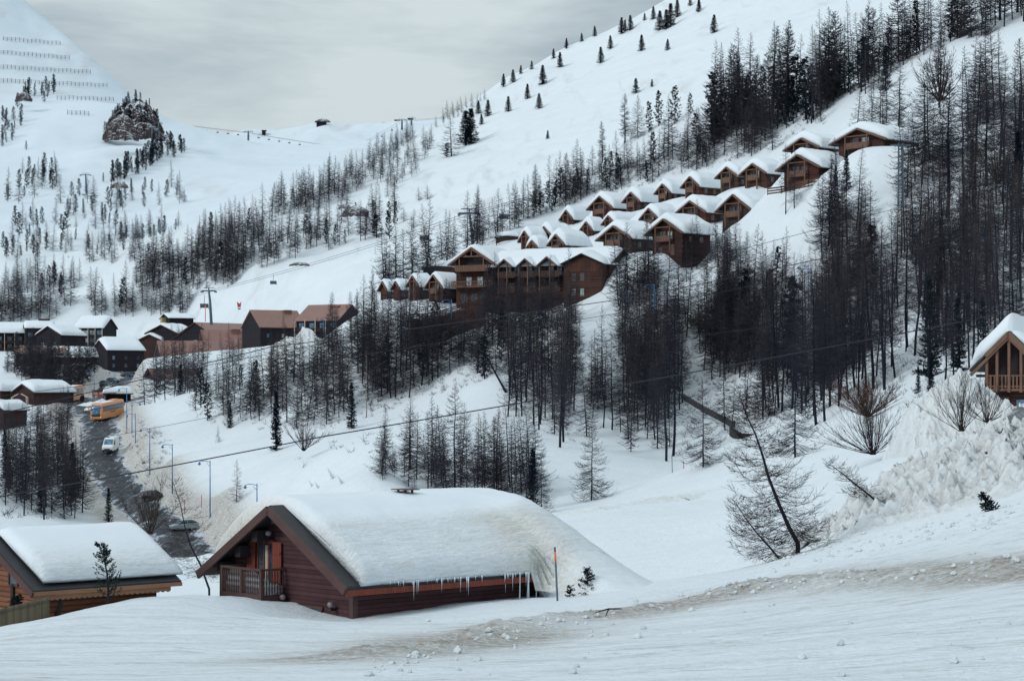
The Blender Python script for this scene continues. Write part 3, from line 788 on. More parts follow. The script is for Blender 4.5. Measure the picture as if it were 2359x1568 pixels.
LIB = {}
H0 = dict(larch=14., narrow=19., young=8., pine=11., spruce=12., old=19.)
def lib(kind, k, TC, tm, cm): LIB.setdefault(kind, []).append(pair(kind, TC, tm, cm))
for k in range(4): lib('larch', k, larch('larch', 14, 100 + k, .05, 5.2, 180, 12, .019, shape=.95, r0=.115, droop=.45, up=1.0, sub=1), M['bark'], M['twig'])
for k in range(6): lib('narrow', k, larch('narrow', 19, 120 + k, .10 + .045 * k, 3.5, 160, 8, .0195, shape=.9, r0=.145, droop=.45, up=1.1, sub=1), M['bark'], M['twig'])
for k in range(3): lib('young', k, larch('young', 8, 140 + k, .04, 2.2, 110, 10, .013, shape=.95, sub=1), M['bark'], M['twig'])
for k in range(3): lib('old', k, larch('old', 19, 160 + k, .16, 3.1, 200, 13, .026, sub=1, shape=.55, droop=.5, r0=.26), M['bark'], M['twig'])
for k in range(4): lib('pine', k, pine('pine', 11, 180 + k, 1.7 + .15 * k), M['bark'], M['needle'])
for k in range(3): lib('spruce', k, spruce('spruce', 12, 190 + k, 1.9 - .2 * k, fill=16, bl=.42), M['bark'], M['needle'])
FARLIB = []
for k in range(5):
    T_, C_ = larch('far', 16, 300 + k, (.04 + .03 * k), 3.7 + .2 * k, 120, 7, .035, r0=.12, seg=3, shape=.85, droop=.45, up=1.0)
    T_.v += C_.v[:0]; n = len(T_.v); T_.v += C_.v; T_.f += [tuple(i + n for i in f) for f in C_.f]
    FARLIB.append(T_)

DENSE = []
for k in range(2):
    T_, C_ = larch('far', 16, 340 + k, .03, 4.6, 150, 11, .05, r0=.14, seg=3, shape=.6, droop=.3, up=1.2)
    n = len(T_.v); T_.v += C_.v; T_.f += [tuple(i + n for i in f) for f in C_.f]; DENSE.append(T_)
TREES = []
def tree(kind, p, h, label, group, tilt=(0, 0), wide=1.0):
    TREES.append(dict(kind=kind, p=p, h=h, label=label, group=group, tilt=tilt, wide=wide, px=h * F / max(p.y, 1)))
def at_px(x, yb, yt, kind, label, sheet='T', dmin=0, tilt=(0, 0), wide=1.0, group=None):
    p = hit(sheet, [(x, yb)], dmin)[0]
    tree(kind, p, max(.4, (yb - yt) * p.y / F), label, group, tilt, wide)
def inside(x, y, P):
    c = False; j = len(P) - 1
    for i in range(len(P)):
        if (P[i][1] > y) != (P[j][1] > y) and x < (P[j][0] - P[i][0]) * (y - P[i][1]) / (P[j][1] - P[i][1]) + P[i][0]: c = not c
        j = i
    return c
def stand(poly, n, kinds, hr, label, seed, sheet='T', dmin=0, sp=9, labels=None):
    """n trees standing inside the outlined patch of ground; kinds: list of (kind, share)"""
    rn = random.Random(seed)
    xs = [p[0] for p in poly]; ys = [p[1] for p in poly]; pts = []
    tries = 0
    while len(pts) < n and tries < n * 60:
        tries += 1
        x = rn.uniform(min(xs), max(xs)); y = rn.uniform(min(ys), max(ys))
        if not inside(x, y, poly): continue
        if any(abs(x - a) < sp and abs(y - b) < sp * .8 for a, b in pts): continue
        pts.append((x, y))
    for q, (x, y) in zip(hit(sheet, pts, dmin), pts):
        if sheet == 'T' and q.y > 240 and q.x < 0 and min((q.x - a[0]) ** 2 + (q.y - a[1]) ** 2 for a in RP[::3]) < 36: continue
        r = rn.random(); acc = 0; kind = kinds[-1][0]
        for kk, w in kinds:
            acc += w
            if r < acc: kind = kk; break
        h = rn.uniform(*hr) * rn.choice((.62, .8, .9, 1, 1, 1.06))
        if kind == 'pine': h *= .62
        if kind == 'spruce': h *= .7
        if kind == 'young': h *= .55
        lab = label
        if kind == 'pine': lab = label.replace('bare larch', 'dark green pine').replace('bare larches', 'dark green pines')
        if kind == 'spruce': lab = label.replace('bare larch', 'dark spruce')
        if kind == 'young': lab = label.replace('bare larch', 'short young larch')
        tree(kind, q, h, lab, ' '.join(lab.split()), (rn.gauss(0, .035), rn.gauss(0, .035)), rn.uniform(.85, 1.15))
N_, L_, Y_, P_, S_, O_ = 'narrow', 'larch', 'young', 'pine', 'spruce', 'old'
# --- trees that stand out one by one (x, foot, top)
for a in [
 (545,1156,1056,Y_,'small twin-topped larch beside the short blue lamp behind the big snow roof'),
 (1047,1140,878,L_,'tall bare larch second in the row behind the long snow roof, wide feathery crown'),
 (985,1142,945,N_,'slim bare larch just right of the chimney on the long snow roof'),
 (1145,1140,935,L_,'bushy bare larch behind the middle of the long snow roof'),
 (1212,1172,1000,N_,'thin bare larch with brownish top beside the dark spruce behind the snow roof'),
 (1248,1182,1055,L_,'bare larch whose foot shows where the long snow roof starts to fall'),
 (1180,1150,960,N_,'slender bare larch left of the dark spruce behind the snow roof'),
 (1100,1140,985,N_,'narrow bare larch between the two widest trees behind the snow roof'),
 (1228,1176,1030,S_,'dark green spruce standing among bare larches behind the snow roof'),
 (1362,1152,962,L_,'symmetrical bare larch standing alone beside the groomed snow path'),
 (1620,1076,868,L_,'wide bushy larch with sweeping low branches below the retaining wall'),
 (1535,1062,700,N_,'tall thin larch with its foot beside the blue marker pole'),
 (1551,1050,668,N_,'tall larch leaning slightly beside the thin one near the blue marker pole'),
 (1832,1053,815,L_,'bare larch standing behind the big leaning larch, bare trunk foot'),
 (1290,1030,690,N_,'tall bare larch at the right end of the centre forest edge'),
 (1298,1018,720,N_,'bare larch close behind the last tree of the centre forest edge'),
 (1390,985,780,N_,'slim larch standing left of the narrow snow chute'),
 (1410,990,760,N_,'slim larch standing right beside another in the narrow snow chute'),
 (1880,978,590,N_,'very tall larch with dark trunk at the right of the centre forest'),
 (1900,970,620,N_,'tall larch paired with the very tall dark trunk right of centre'),
 (636,1037,900,S_,'dark narrow spruce alone on the open snow slope above the road'),
 (530,985,925,S_,'small dark spruce at the lower edge of the left forest'),
 (810,986,880,S_,'dark spruce at the lower corner of the forest above the open slope'),
 (893,905,770,P_,'dark pine hidden among larches below the terrace wall'),
 (503,1018,978,Y_,'tiny young larch alone on the snow above the road bank'),
 (640,672,645,Y_,'tiny larch on the piste above the brown roofs'),
 (2183,500,190,O_,'huge old larch with thick dark trunk right of the lattice mast'),
 (2272,430,180,O_,'old larch with massive crown near the right edge'),
 (2240,435,320,S_,'black spruce beside the huge old larch'),
 (1950,440,345,S_,'dark spruce beside the upper three-storey chalet'),
 (1925,430,380,S_,'small dark spruce tucked against the balcony chalet'),
 (2040,210,105,S_,'broad black spruce on the right ridge'),
 (2345,480,300,S_,'black spruce at the right edge of the picture above the cables'),
 (1830,480,330,N_,'lone larch with low boughs in front of the balcony chalet'),
 (1810,492,330,N_,'thin larch directly in front of the upper chalet terrace'),
 (1235,490,378,O_,'large lone larch on the edge of the piste above the chalets'),
 (1303,460,352,O_,'large larch standing right of the lone one above the chalets'),
 (1387,376,278,O_,'ragged larch on the snow rib below the dark pines'),
 (1365,405,335,L_,'crooked larch leaning beside the ragged one on the snow rib'),
 (1640,312,168,P_,'tallest dark pine on the skyline of the snow rib'),
 (1555,285,200,P_,'dark pine with broad crown right of the pine pair on the snow rib'),
 (1518,290,210,P_,'dark pine second from right in the pine clump on the snow rib'),
 (1495,305,235,P_,'slim dark pine in the middle of the pine clump on the snow rib'),
 (1440,330,215,O_,'spreading larch at the left end of the pine clump on the snow rib'),
 (1470,318,218,L_,'dark larch joined to the left of the pine clump on the snow rib'),
 (1590,262,215,P_,'small crooked pine on the snow rib below the tallest pine'),
 (250,1210,1122,S_,'pointed dark spruce rising behind the left snow roof beside the road'),
 (2145,900,815,S_,'dark spruce left of the partly seen gabled chalet'),
 (2115,905,840,S_,'smaller dark spruce left of the snow heap by the gabled chalet'),
 (1715,770,620,P_,'broad dark pine deep in the middle of the right forest'),
 (1705,800,690,S_,'dark spruce below the broad pine in the right forest'),
 (1830,900,640,P_,'tall dark pine near the centre of the right forest'),
 (1822,850,690,S_,'black spruce beside the tall dark pine in the right forest'),
 ]:
    at_px(*a[:5])
at_px(905,1085,990,Y_,'young larch leaning left on the open slope right of the cable sag', tilt=(0,-.3))
at_px(880,1090,965,L_,'bare larch at the left end of the row below the open slope', tilt=(0,-.08))
at_px(945,1080,935,L_,'bare larch second from the left end of the row below the open slope')
for k, x in enumerate((735,770,790,815,720,955)):
    at_px(x, (1122,1100,1112,1022,1118,1128)[k], (1102,1070,1088,1012,1100,1085)[k], Y_, ('tiny leaning sapling poking from the snow above the big roof','two-stemmed sapling on the smooth snow above the big roof','bent sapling beside the two-stemmed one above the big roof','little sapling near the sagging cable on the open slope','lowest leaning sapling above the ridge of the big roof','sapling with thin twigs by the chimney on the big roof')[k], tilt=(0, -.55 if k != 5 else 0))
# --- stands
F1 = [(N_,.86),(L_,.08),(P_,.06)]
stand([(440,960),(520,985),(600,985),(620,900),(520,880),(430,905)], 34, F1, (9,12.5), 'bare larch at the left end of the forest above the snowy road bank', 1, dmin=190)
stand([(620,990),(760,985),(800,960),(760,850),(620,850)], 46, F1, (9.5,13), 'bare larch in the forest above the open snow slope left of centre', 2, dmin=190)
stand([(780,960),(960,925),(1010,870),(960,790),(780,830)], 46, F1, (12,16), 'bare larch in the forest below the red terrace wall', 3, dmin=190)
stand([(680,860),(780,835),(950,790),(940,745),(860,750),(760,800)], 20, [(N_,.7),(L_,.3)], (8,11.5), 'bare larch on the slope between the brown roofs and the timber lodge', 4, dmin=200)
stand([(1000,850),(1110,880),(1190,850),(1180,790),(1000,790)], 32, F1, (10,13.5), 'bare larch standing below the big timber lodge terrace', 5, dmin=190)
stand([(1170,960),(1300,1020),(1330,930),(1310,850),(1170,840)], 40, [(N_,1)], (13,17.5), 'bare larch in the dense clump right of centre behind the cable', 6, dmin=180)
stand([(1120,780),(1330,820),(1360,740),(1300,715),(1110,735)], 44, [(N_,.6),(L_,.4)], (8.5,13), 'brownish larch right in front of the big timber lodge', 7, dmin=200)
stand([(1430,960),(1520,1010),(1580,960),(1560,860),(1440,850)], 36, [(N_,.95),(L_,.05)], (13,17), 'bare larch in the forest left of the retaining wall', 8, dmin=185)
stand([(1420,840),(1560,850),(1620,770),(1560,700),(1440,740)], 34, F1, (9.5,14), 'bare larch on the slope below the dark shaded chalet', 9, dmin=200)
stand([(1620,880),(1700,880),(1760,850),(1740,760),(1600,770)], 44, F1, (12,17), 'bare larch in the forest above the retaining wall', 10, dmin=190)
stand([(1750,960),(1870,965),(1920,900),(1900,820),(1760,850)], 36, F1, (16,20), 'bare larch in the dense right forest above the round bush', 11, dmin=150)
stand([(1900,950),(2060,900),(2100,840),(2000,790),(1900,820)], 34, F1, (16,20), 'bare larch in the dark stand behind the snow heap', 12, dmin=140)
stand([(1620,760),(1800,760),(1880,700),(1800,650),(1640,680)], 34, F1, (10,14), 'bare larch in the middle of the right hillside forest', 13, dmin=190)
stand([(1880,800),(2050,770),(2080,690),(1960,640),(1880,700)], 30, F1, (13,18), 'bare larch on the right hillside above the dark stand', 14, dmin=160)
stand([(2080,830),(2220,800),(2240,700),(2150,640),(2080,700)], 26, [(N_,1)], (15,20), 'bare larch on the slope left of the partly seen gabled chalet', 15, dmin=145)
stand([(2240,740),(2359,720),(2380,600),(2240,620)], 20, [(N_,1)], (13,17), 'bare larch behind the partly seen gabled chalet', 16, dmin=150)
stand([(1420,720),(1520,700),(1520,640),(1440,640)], 14, [(N_,.6),(L_,.4)], (10,15), 'bare larch right of the lodge by the snow chute', 17, dmin=200)
stand([(1580,650),(1720,640),(1700,560),(1590,580)], 20, [(N_,1)], (7,10), 'bare larch just below the lower chalet row', 18, dmin=200)
stand([(1880,600),(2010,640),(2020,520),(1900,480)], 16, [(N_,.8),(L_,.2)], (12,17), 'bare larch near the small dark hut on the slope', 19, dmin=190)
stand([(2060,640),(2359,600),(2359,500),(2200,520),(2080,560)], 24, [(N_,.8),(L_,.2)], (13,18), 'bare larch beside the sagging cables at the right', 20, dmin=170)
stand([(2060,460),(2170,480),(2200,380),(2130,360)], 12, [(N_,.6),(L_,.4)], (12,17), 'bare larch beside the lattice mast', 21, dmin=190)
stand([(2200,480),(2359,470),(2359,330),(2230,330)], 18, [(N_,.6),(L_,.3),(O_,.1)], (14,20), 'bare larch in the upper right corner stand below the open slope', 22, dmin=190)
stand([(2120,270),(2200,330),(2359,310),(2359,230),(2230,210)], 13, [(L_,.5),(N_,.5)], (11,17), 'bare larch on the steep upper right snow slope', 23, dmin=200)
stand([(1960,340),(2110,330),(2060,250),(1980,280)], 10, [(L_,.5),(N_,.5)], (10,14), 'bare larch behind the topmost chalet', 24, dmin=230)
R1 = [(N_,.55),(O_,.2),(P_,.15),(L_,.1)]
stand([(1640,330),(1760,300),(1780,250),(1700,245),(1640,270)], 26, R1, (15,21), 'bare larch in the hillside wood left above the upper chalets', 25, dmin=250)
stand([(1770,300),(1900,290),(1930,215),(1780,245)], 30, R1, (15,23), 'bare larch in the thick ridge wood above the upper chalets', 26, dmin=250)
stand([(1890,240),(2010,215),(2080,140),(1960,180)], 24, R1, (14,20), 'bare larch along the wooded ridge right of the thick wood', 27, dmin=260)
stand([(2060,160),(2200,100),(2220,60),(2090,105)], 20, R1, (13,19), 'bare larch on the top of the wooded ridge near the upper edge', 28, dmin=260)
stand([(2190,120),(2359,50),(2359,15),(2220,60)], 16, [(N_,.6),(O_,.4)], (14,20), 'bare larch on the ridge at the upper right corner', 29, dmin=260)
stand([(1180,520),(1330,470),(1340,420),(1200,495)], 34, [(N_,.7),(P_,.2),(Y_,.1)], (8,12), 'bare larch behind the lowest chalets of the upper row', 30, dmin=310)
stand([(1330,465),(1500,420),(1500,370),(1340,420)], 28, [(N_,.8),(P_,.2)], (8,12), 'bare larch on the slope behind the middle chalets', 31, dmin=310)
stand([(1490,425),(1640,385),(1650,320),(1500,370)], 26, [(N_,.75),(P_,.15),(L_,.1)], (9,14), 'bare larch on the wooded slope above the middle chalets', 32, dmin=290)
stand([(1640,380),(1790,350),(1790,305),(1650,325)], 20, [(N_,.8),(L_,.2)], (10,14), 'bare larch between the upper chalets and the wood', 33, dmin=285)
stand([(0,1200),(190,1195),(195,1130),(150,1060),(0,1060)], 58, [(N_,.72),(L_,.18),(S_,.1)], (9,13), 'bare larch in the stand left of the road behind the left snow roof', 34, dmin=130)
stand([(0,1060),(150,1060),(190,1010),(150,950),(60,955),(0,985)], 30, [(N_,.7),(L_,.3)], (6,8.5), 'bare larch in the stand left of the coaches', 35, dmin=180)
stand([(100,905),(235,890),(240,850),(130,845),(0,850)], 70, [(O_,.7),(N_,.3)], (8,12), 'brown bare larch between the black block and the snow covered hut', 36, dmin=300)
stand([(330,950),(430,950),(470,880),(420,850),(350,870)], 22, [(N_,.6),(L_,.25),(S_,.15)], (11,15), 'bare larch beside the brown A-frame above the lamps', 37, dmin=300)
stand([(390,870),(600,860),(620,820),(400,830)], 9, [(L_,.7),(N_,.3)], (7,11), 'bare larch in front of the brown metal roofs', 38, dmin=330)
stand([(760,760),(860,720),(900,680),(800,690)], 12, [(L_,1)], (7,11), 'round bare tree between the brown roof and the timber lodge', 39, dmin=300)
stand([(880,700),(1000,690),(990,600),(870,640)], 14, [(N_,.5),(L_,.5)], (12,17), 'bare larch around the small gables left of the timber lodge', 40, dmin=290)
stand([(1010,610),(1160,560),(1170,530),(1020,580)], 14, [(L_,.5),(N_,.5)], (9,15), 'bare larch at the piste edge behind the timber lodge', 41, dmin=310)
stand([(1080,555),(1200,530),(1200,510),(1090,530)], 10, [(L_,.5),(N_,.5)], (8,12), 'bare larch beside the lift pylon above the lodge', 42, dmin=320)
stand([(1090,1145),(1235,1160),(1235,1105),(1100,1100)], 22, [(N_,.6),(L_,.4)], (8,11.5), 'brown tipped larch in the tight clump behind the long snow roof', 43, dmin=165)
stand([(860,1105),(960,1135),(980,1080),(880,1050)], 12, [(L_,.6),(Y_,.4)], (6,9.5), 'bare larch at the left of the row behind the long snow roof', 44, dmin=150)
stand([(990,1138),(1090,1142),(1090,1090),(1000,1080)], 13, [(N_,.5),(L_,.5)], (7,10), 'bare larch around the tall feathery one behind the long snow roof', 45, dmin=165)
stand([(2130,890),(2240,865),(2359,800),(2359,745),(2240,740),(2120,800)], 30, [(N_,.9),(S_,.1)], (11,16), 'bare larch crowding behind the snow slab of the gabled chalet', 46, dmin=118)
stand([(1320,1010),(1430,1010),(1440,880),(1330,860)], 9, [(N_,.8),(L_,.2)], (9,14), 'bare larch in the gap between the two dense forest blocks', 47, dmin=170)
stand([(1640,1040),(1760,1010),(1780,940),(1680,960)], 9, [(N_,.5),(L_,.5)], (8,13), 'bare larch standing around the retaining wall', 48, dmin=150)
stand([(1440,1040),(1540,1060),(1560,1000),(1450,980)], 9, [(N_,.7),(L_,.3)], (10,15), 'bare larch at the lower edge of the forest near the marker poles', 49, dmin=170)
# spur woods, farther off
stand([(200,735),(330,730),(330,690),(210,690)], 16, [(N_,.9),(P_,.1)], (15,20), 'bare larch right behind the village blocks', 50, 'S')
stand([(330,735),(420,735),(440,690),(340,690)], 14, [(N_,1)], (14,19), 'bare larch in the wood behind the yellow chimneys', 51, 'S')
stand([(300,680),(420,665),(470,600),(330,610)], 40, F1, (15,21), 'bare larch in the left part of the valley wood', 52, 'S')
stand([(420,670),(540,660),(590,590),(460,600)], 46, F1, (15,21), 'bare larch in the thick middle of the valley wood', 53, 'S')
stand([(440,600),(600,585),(620,520),(470,540)], 40, [(N_,.95),(P_,.05)], (15,20), 'bare larch along the top of the valley wood', 54, 'S')
stand([(600,620),(760,580),(760,520),(620,560)], 36, [(N_,.7),(L_,.2),(P_,.1)], (14,20), 'bare larch on the spur below the rock ledge', 55, 'S')
stand([(600,520),(780,470),(800,425),(640,470)], 40, [(N_,.9),(P_,.1)], (15,21), 'bare larch along the spur ridge left of the lift pylons', 56, 'S')
stand([(780,470),(900,385),(960,320),(940,312),(800,408)], 46, [(N_,.85),(L_,.15)], (12,16), 'bare larch along the spur ridge under the far saddle', 57, 'S')
stand([(760,570),(900,560),(930,470),(800,480)], 26, [(N_,.6),(L_,.3),(P_,.1)], (13,20), 'bare larch scattered down the spur below its ridge', 58, 'S')
stand([(880,470),(960,400),(1000,330),(960,340),(870,420)], 20, [(L_,.7),(N_,.3)], (11,16), 'bare larch on the open shoulder of the spur', 59, 'S')
stand([(0,760),(120,745),(180,690),(40,690),(0,710)], 30, [(N_,.7),(L_,.3)], (15,20), 'bare larch above the village at the left edge', 60, 'S')
stand([(0,690),(170,680),(200,640),(60,640),(0,650)], 24, [(N_,.7),(P_,.3)], (14,18), 'bare larch on the left knoll above the village', 61, 'S')
stand([(180,620),(330,600),(320,560),(200,560)], 22, [(N_,.8),(P_,.2)], (11,15), 'bare larch on the snowy shoulder at the left', 62, 'S')
stand([(0,610),(180,580),(180,545),(0,570)], 24, [(P_,.7),(L_,.3)], (12,17), 'bare larch on the dark knoll at the left edge', 63, 'S')
stand([(250,560),(420,530),(450,510),(280,520)], 22, [(N_,.7),(P_,.3)], (12,17), 'bare larch on the rounded shoulder below the far lift', 64, 'S')
stand([(1000,300),(1120,235),(1130,225),(1020,270)], 16, [(L_,1)], (9,14), 'bare larch on the high skyline left of the open snow', 65, 'S')
for x, yb, yt in [(1645,76,34),(1478,118,80),(1406,113,82),(1384,146,108),(1538,116,90),(1215,228,193),(1171,258,222),(1242,250,215),(1262,320,300),(1073,335,255),(1040,360,270),(1085,330,250),(1030,362,330),
                  (1465,215,180),(1502,200,182),(953,372,318),(985,345,300),(1102,262,232),(1124,268,230),(1109,287,262),(1250,195,150),(1290,155,120),(1275,135,112),(1305,112,88),(1340,96,76),(1370,84,60),
                  (1225,160,140),(1200,170,150),(1182,190,160),(1160,200,170),(1432,78,40),(1452,70,35),(1440,72,46),(1505,45,15),(1520,70,25),(1535,68,22),(1485,48,30),(1560,40,0),(1545,62,8),(1590,14,-10),(1610,28,-4),
                  (985,460,425),(965,462,430),(953,525,480),(930,510,478),(858,535,500),(868,548,495),(950,605,560)]:
    at_px(x, yb, yt, P_ if x in (1030, 868) else S_ if x > 1050 and x < 1700 else L_, 'small conical tree alone on the big open snow face' if 1150 < x and yb > 100 else 'small conical tree on the skyline of the big snow slope', 'S', wide=2.1, group='small trees on the big snow slope')
rn = random.Random(5)
for k in range(70):
    x = rn.uniform(1080, 1480); y = rn.gauss(300 - (x - 1080) * .12, 26)
    at_px(x, y, y - rn.uniform(5, 12), P_, 'tiny dark sapling dotted on the open snow face', 'S', tilt=(0, -.3), group='saplings dotted on the open snow face')
for k in range(34):
    x = rn.uniform(560, 830); y = 690 - (x - 560) * .22 + rn.gauss(0, 20)
    at_px(x, y, y - rn.uniform(5, 14), P_, 'bent little sapling beside the chairlift track', 'S', tilt=(0, -.5), group='bent saplings beside the chairlift track')
PF = [(P_, 1)]
for q in random.Random(8).sample(ROCKPTS, 46): tree(P_, q, 5.5 + 6 * random.Random(q.x).random(), 'tiny dark pine clinging to the rock outcrop', 'pines on the rock outcrop')
stand([(215,425),(280,400),(330,375),(345,345),(385,335),(380,360),(330,400),(260,425)], 44, PF, (17,26), 'dark green pine in the slanting row across the far snow bowl', 70, 'F', sp=4)
stand([(385,360),(425,370),(430,335),(395,335)], 10, PF, (18,26), 'dark green pine at the right end of the slanting row in the far bowl', 71, 'F', sp=4)
stand([(20,250),(110,240),(130,205),(60,205)], 16, PF, (16,26), 'dark green pine below the avalanche fences', 72, 'F', sp=5)
stand([(0,340),(60,320),(60,260),(0,270)], 16, PF, (16,24), 'dark green pine at the left edge below the avalanche fences', 73, 'F', sp=5)
stand([(0,480),(140,470),(130,390),(30,400)], 24, [(L_,.6),(P_,.4)], (15,26), 'bare larch on the far slope at the left edge', 74, 'F', sp=7)
stand([(150,500),(420,470),(420,430),(160,450)], 26, [(P_,.5),(L_,.5)], (14,22), 'bare larch dotted on the far slope below the bowl', 75, 'F', sp=8)
stand([(20,560),(300,520),(300,480),(40,500)], 30, [(P_,.55),(L_,.45)], (14,22), 'bare larch on the lower far slope above the knolls', 77, 'F', sp=8)
for x, yb, yt, kind, lab in [(571,372,358,P_,'lone dark pine in the middle of the far bowl'),(562,413,400,P_,'dark pine at the left of a trio in the far bowl'),(578,413,402,P_,'dark pine at the right of a trio in the far bowl'),
      (424,465,435,L_,'larch cluster tree standing apart on the far bowl'),(103,400,374,L_,'grey larch standing apart at the far left'),(115,418,392,P_,'dark pine right of the grey larch at the far left'),(60,345,325,P_,'lone pine at the left of the valley bowl'),
      (240,155,145,P_,'tiny tree on the skyline of the left peak'),(272,190,178,P_,'tiny tree on the skyline just above the rock outcrop')]:
    at_px(x, yb, yt, kind, lab, 'F')

# --- make the trees: 300 that show largest as trees of their own, the rest of the larches as one wood
NAMES = {'larch': 'larch_tree', 'narrow': 'larch_tree', 'young': 'larch_tree', 'old': 'larch_tree', 'pine': 'pine_tree', 'spruce': 'spruce_tree'}
rn = random.Random(11)
lar = sorted([t for t in TREES if NAMES[t['kind']] == 'larch_tree'], key=lambda t: -t['px'] - (1000 if t['group'] is None else 0))
keep, rest = lar[:300], lar[300:]
others = sorted([t for t in TREES if NAMES[t['kind']] != 'larch_tree'], key=lambda t: -t['px'])
pines = [t for t in others if t['kind'] == 'pine'][:300]
used = {}
def make_tree(t):
    v = LIB[t['kind']]; k = rn.randrange(len(v)); tm, cm = v[k]; nm = NAMES[t['kind']]
    e = thing(nm, t['p'] - Vector((0, 0, .15)), t['label'], {'larch_tree': 'larch', 'pine_tree': 'pine', 'spruce_tree': 'spruce'}[nm], rn.uniform(0, 6.28), t['group'])
    e.rotation_euler = (t['tilt'][0], t['tilt'][1], e.rotation_euler[2] if t['tilt'][1] > -.2 else 0)
    s = t['h'] / H0[t['kind']]; e.scale = (s * t['wide'], s * t['wide'], s)
    for me, part in ((tm, 'trunk'), (cm, 'crown')):
        o = bpy.data.objects.new(part, me); COL.objects.link(o); o.parent = e
for t in keep + pines + [t for t in others if t['kind'] == 'spruce']: make_tree(t)
# the distant wood
vs = []; fs = []; fl = []; base = 0
for t in rest:
    mb = FARLIB[rn.randrange(5)] if t['kind'] != 'old' else DENSE[rn.randrange(2)]
    if not hasattr(mb, 'np'):
        mb.np = np.array(mb.v); mb.fa = [np.array([f for f in mb.f if len(f) == 3]), np.array([f for f in mb.f if len(f) == 4])]
    s = t['h'] / 16; a = rn.uniform(0, 6.28); c, q = math.cos(a), math.sin(a)
    V = mb.np; X = (V[:, 0] * c - V[:, 1] * q) * s * t['wide']; Y = (V[:, 0] * q + V[:, 1] * c) * s * t['wide']; Z = V[:, 2] * s
    X = X + Z * t['tilt'][1]
    vs.append(np.c_[X + t['p'].x, Y + t['p'].y, Z + t['p'].z - .15])
    for fa in mb.fa:
        if len(fa): fs.append((fa + base))
    base += len(V)
VV = np.concatenate(vs); me = bpy.data.meshes.new('distant_larch_wood')
me.vertices.add(len(VV)); me.vertices.foreach_set('co', VV.ravel())
idx = np.concatenate([f.ravel() for f in fs]); sizes = np.concatenate([np.full(len(f), f.shape[1]) for f in fs])
me.loops.add(len(idx)); me.loops.foreach_set('vertex_index', idx.astype(np.int32))
me.polygons.add(len(sizes)); me.polygons.foreach_set('loop_start', (np.cumsum(sizes) - sizes).astype(np.int32))
me.update(calc_edges=True); me.materials.append(M['farwood'])
o = bpy.data.objects.new('distant_larch_wood', me); COL.objects.link(o)
tag(o, 'distant bare larch wood on the far spur and knolls', 'wood', kind='stuff')
print('TREES larch', len(lar), 'pines', len(pines), 'others', len(others), 'smallest kept px', keep[-1]['px'] * .434, 'far verts', len(VV))

# --- near trees built one by one
def custom(name, loc, TC, tm, cm, label, cat, tname='trunk'):
    e = thing(name, loc, label, cat)
    TC[0].build(tname, tm, e, True, fix=False); TC[1].build('crown', cm, e, fix=False)
    return e
def pxpath(P, d):
    """picture points at depth d -> path relative to its first point"""
    q = [W(x, y, d) for x, y in P]; b = q[0]
    return b, [p - b for p in q]
def near(P, d, seed, label, rmax, nb, c0=.1, tw=16, rt=.0078, r0=.12, sub=3, lift=True, **kw):
    b, path = pxpath(P, d)
    rq = random.Random(seed)
    for i, p in enumerate(path): p.y += rq.uniform(-.1, .1) * i
    H = sum((path[i + 1] - path[i]).length for i in range(len(path) - 1))
    TC = larch('n', H, seed, c0, rmax, nb, tw, rt, path=path, r0=r0, sub=sub, seg=5, **kw)
    return custom('larch_tree', b, TC, M['bark'], M['twign'], label, 'larch')
near([(1838,1250),(1818,1215),(1795,1160),(1772,1100),(1757,1045),(1740,1000),(1722,955),(1700,905)], 64.5, 401, 'big bare larch leaning left over the smooth snow bowl', 3.0, 165, c0=.03, r0=.09, droop=.40, up=1.2, shape=.6, tw=13, sub=2, rt=.009)
near([(1800,1292),(1775,1262),(1742,1225),(1715,1190),(1690,1150)], 64, 402, 'small larch lying low beside the foot of the big leaning larch', 1.8, 80, c0=.08, r0=.045, shape=.55, tw=10, up=1.1)
near([(2032,1165),(2000,1138),(1965,1110),(1935,1085),(1905,1064)], 69, 403, 'little bare larch leaning out of the snow heap', 1.5, 46, c0=.12, r0=.045, shape=.5, tw=9, up=1.1)
near([(482,1356),(462,1300),(440,1255),(428,1215),(415,1160),(398,1105)], 72, 404, 'crooked bare tree leaning between the two big snow roofs', 2.1, 75, c0=.1, r0=.045, shape=.6, rt=.006, tw=12)
def conifer(x, yb, yt, d, seed, label, rmax, tiers=18, per=7, bl=.16, fill=8, tilt=0, mat='needleg'):
    p = W(x, yb, d); h = (yb - yt) * p.y / F
    e = custom('spruce_tree', p, spruce('s', h, seed, rmax, tiers, per, bl, fill=fill), M['bark'], M[mat], label, 'spruce')
    e.rotation_euler = (0, tilt, 0); return e
conifer(1354,1368,1308,63,501,'little dark fir tree on the bank right of the orange-banded pole',.52,11,7,.13,8)
conifer(1314,1373,1350,62.5,502,'tiny fir seedling left of the little dark fir tree',.18,5,5,.12,5)
conifer(2140,1050,975,92,503,'small fir leaning left at the edge of the snow heap',.8,14,8,.22,9,-.3)
conifer(2290,1188,1130,61,504,'dark fir sprig sticking sideways out of the snow heap',.36,9,8,.16,9,-.55)
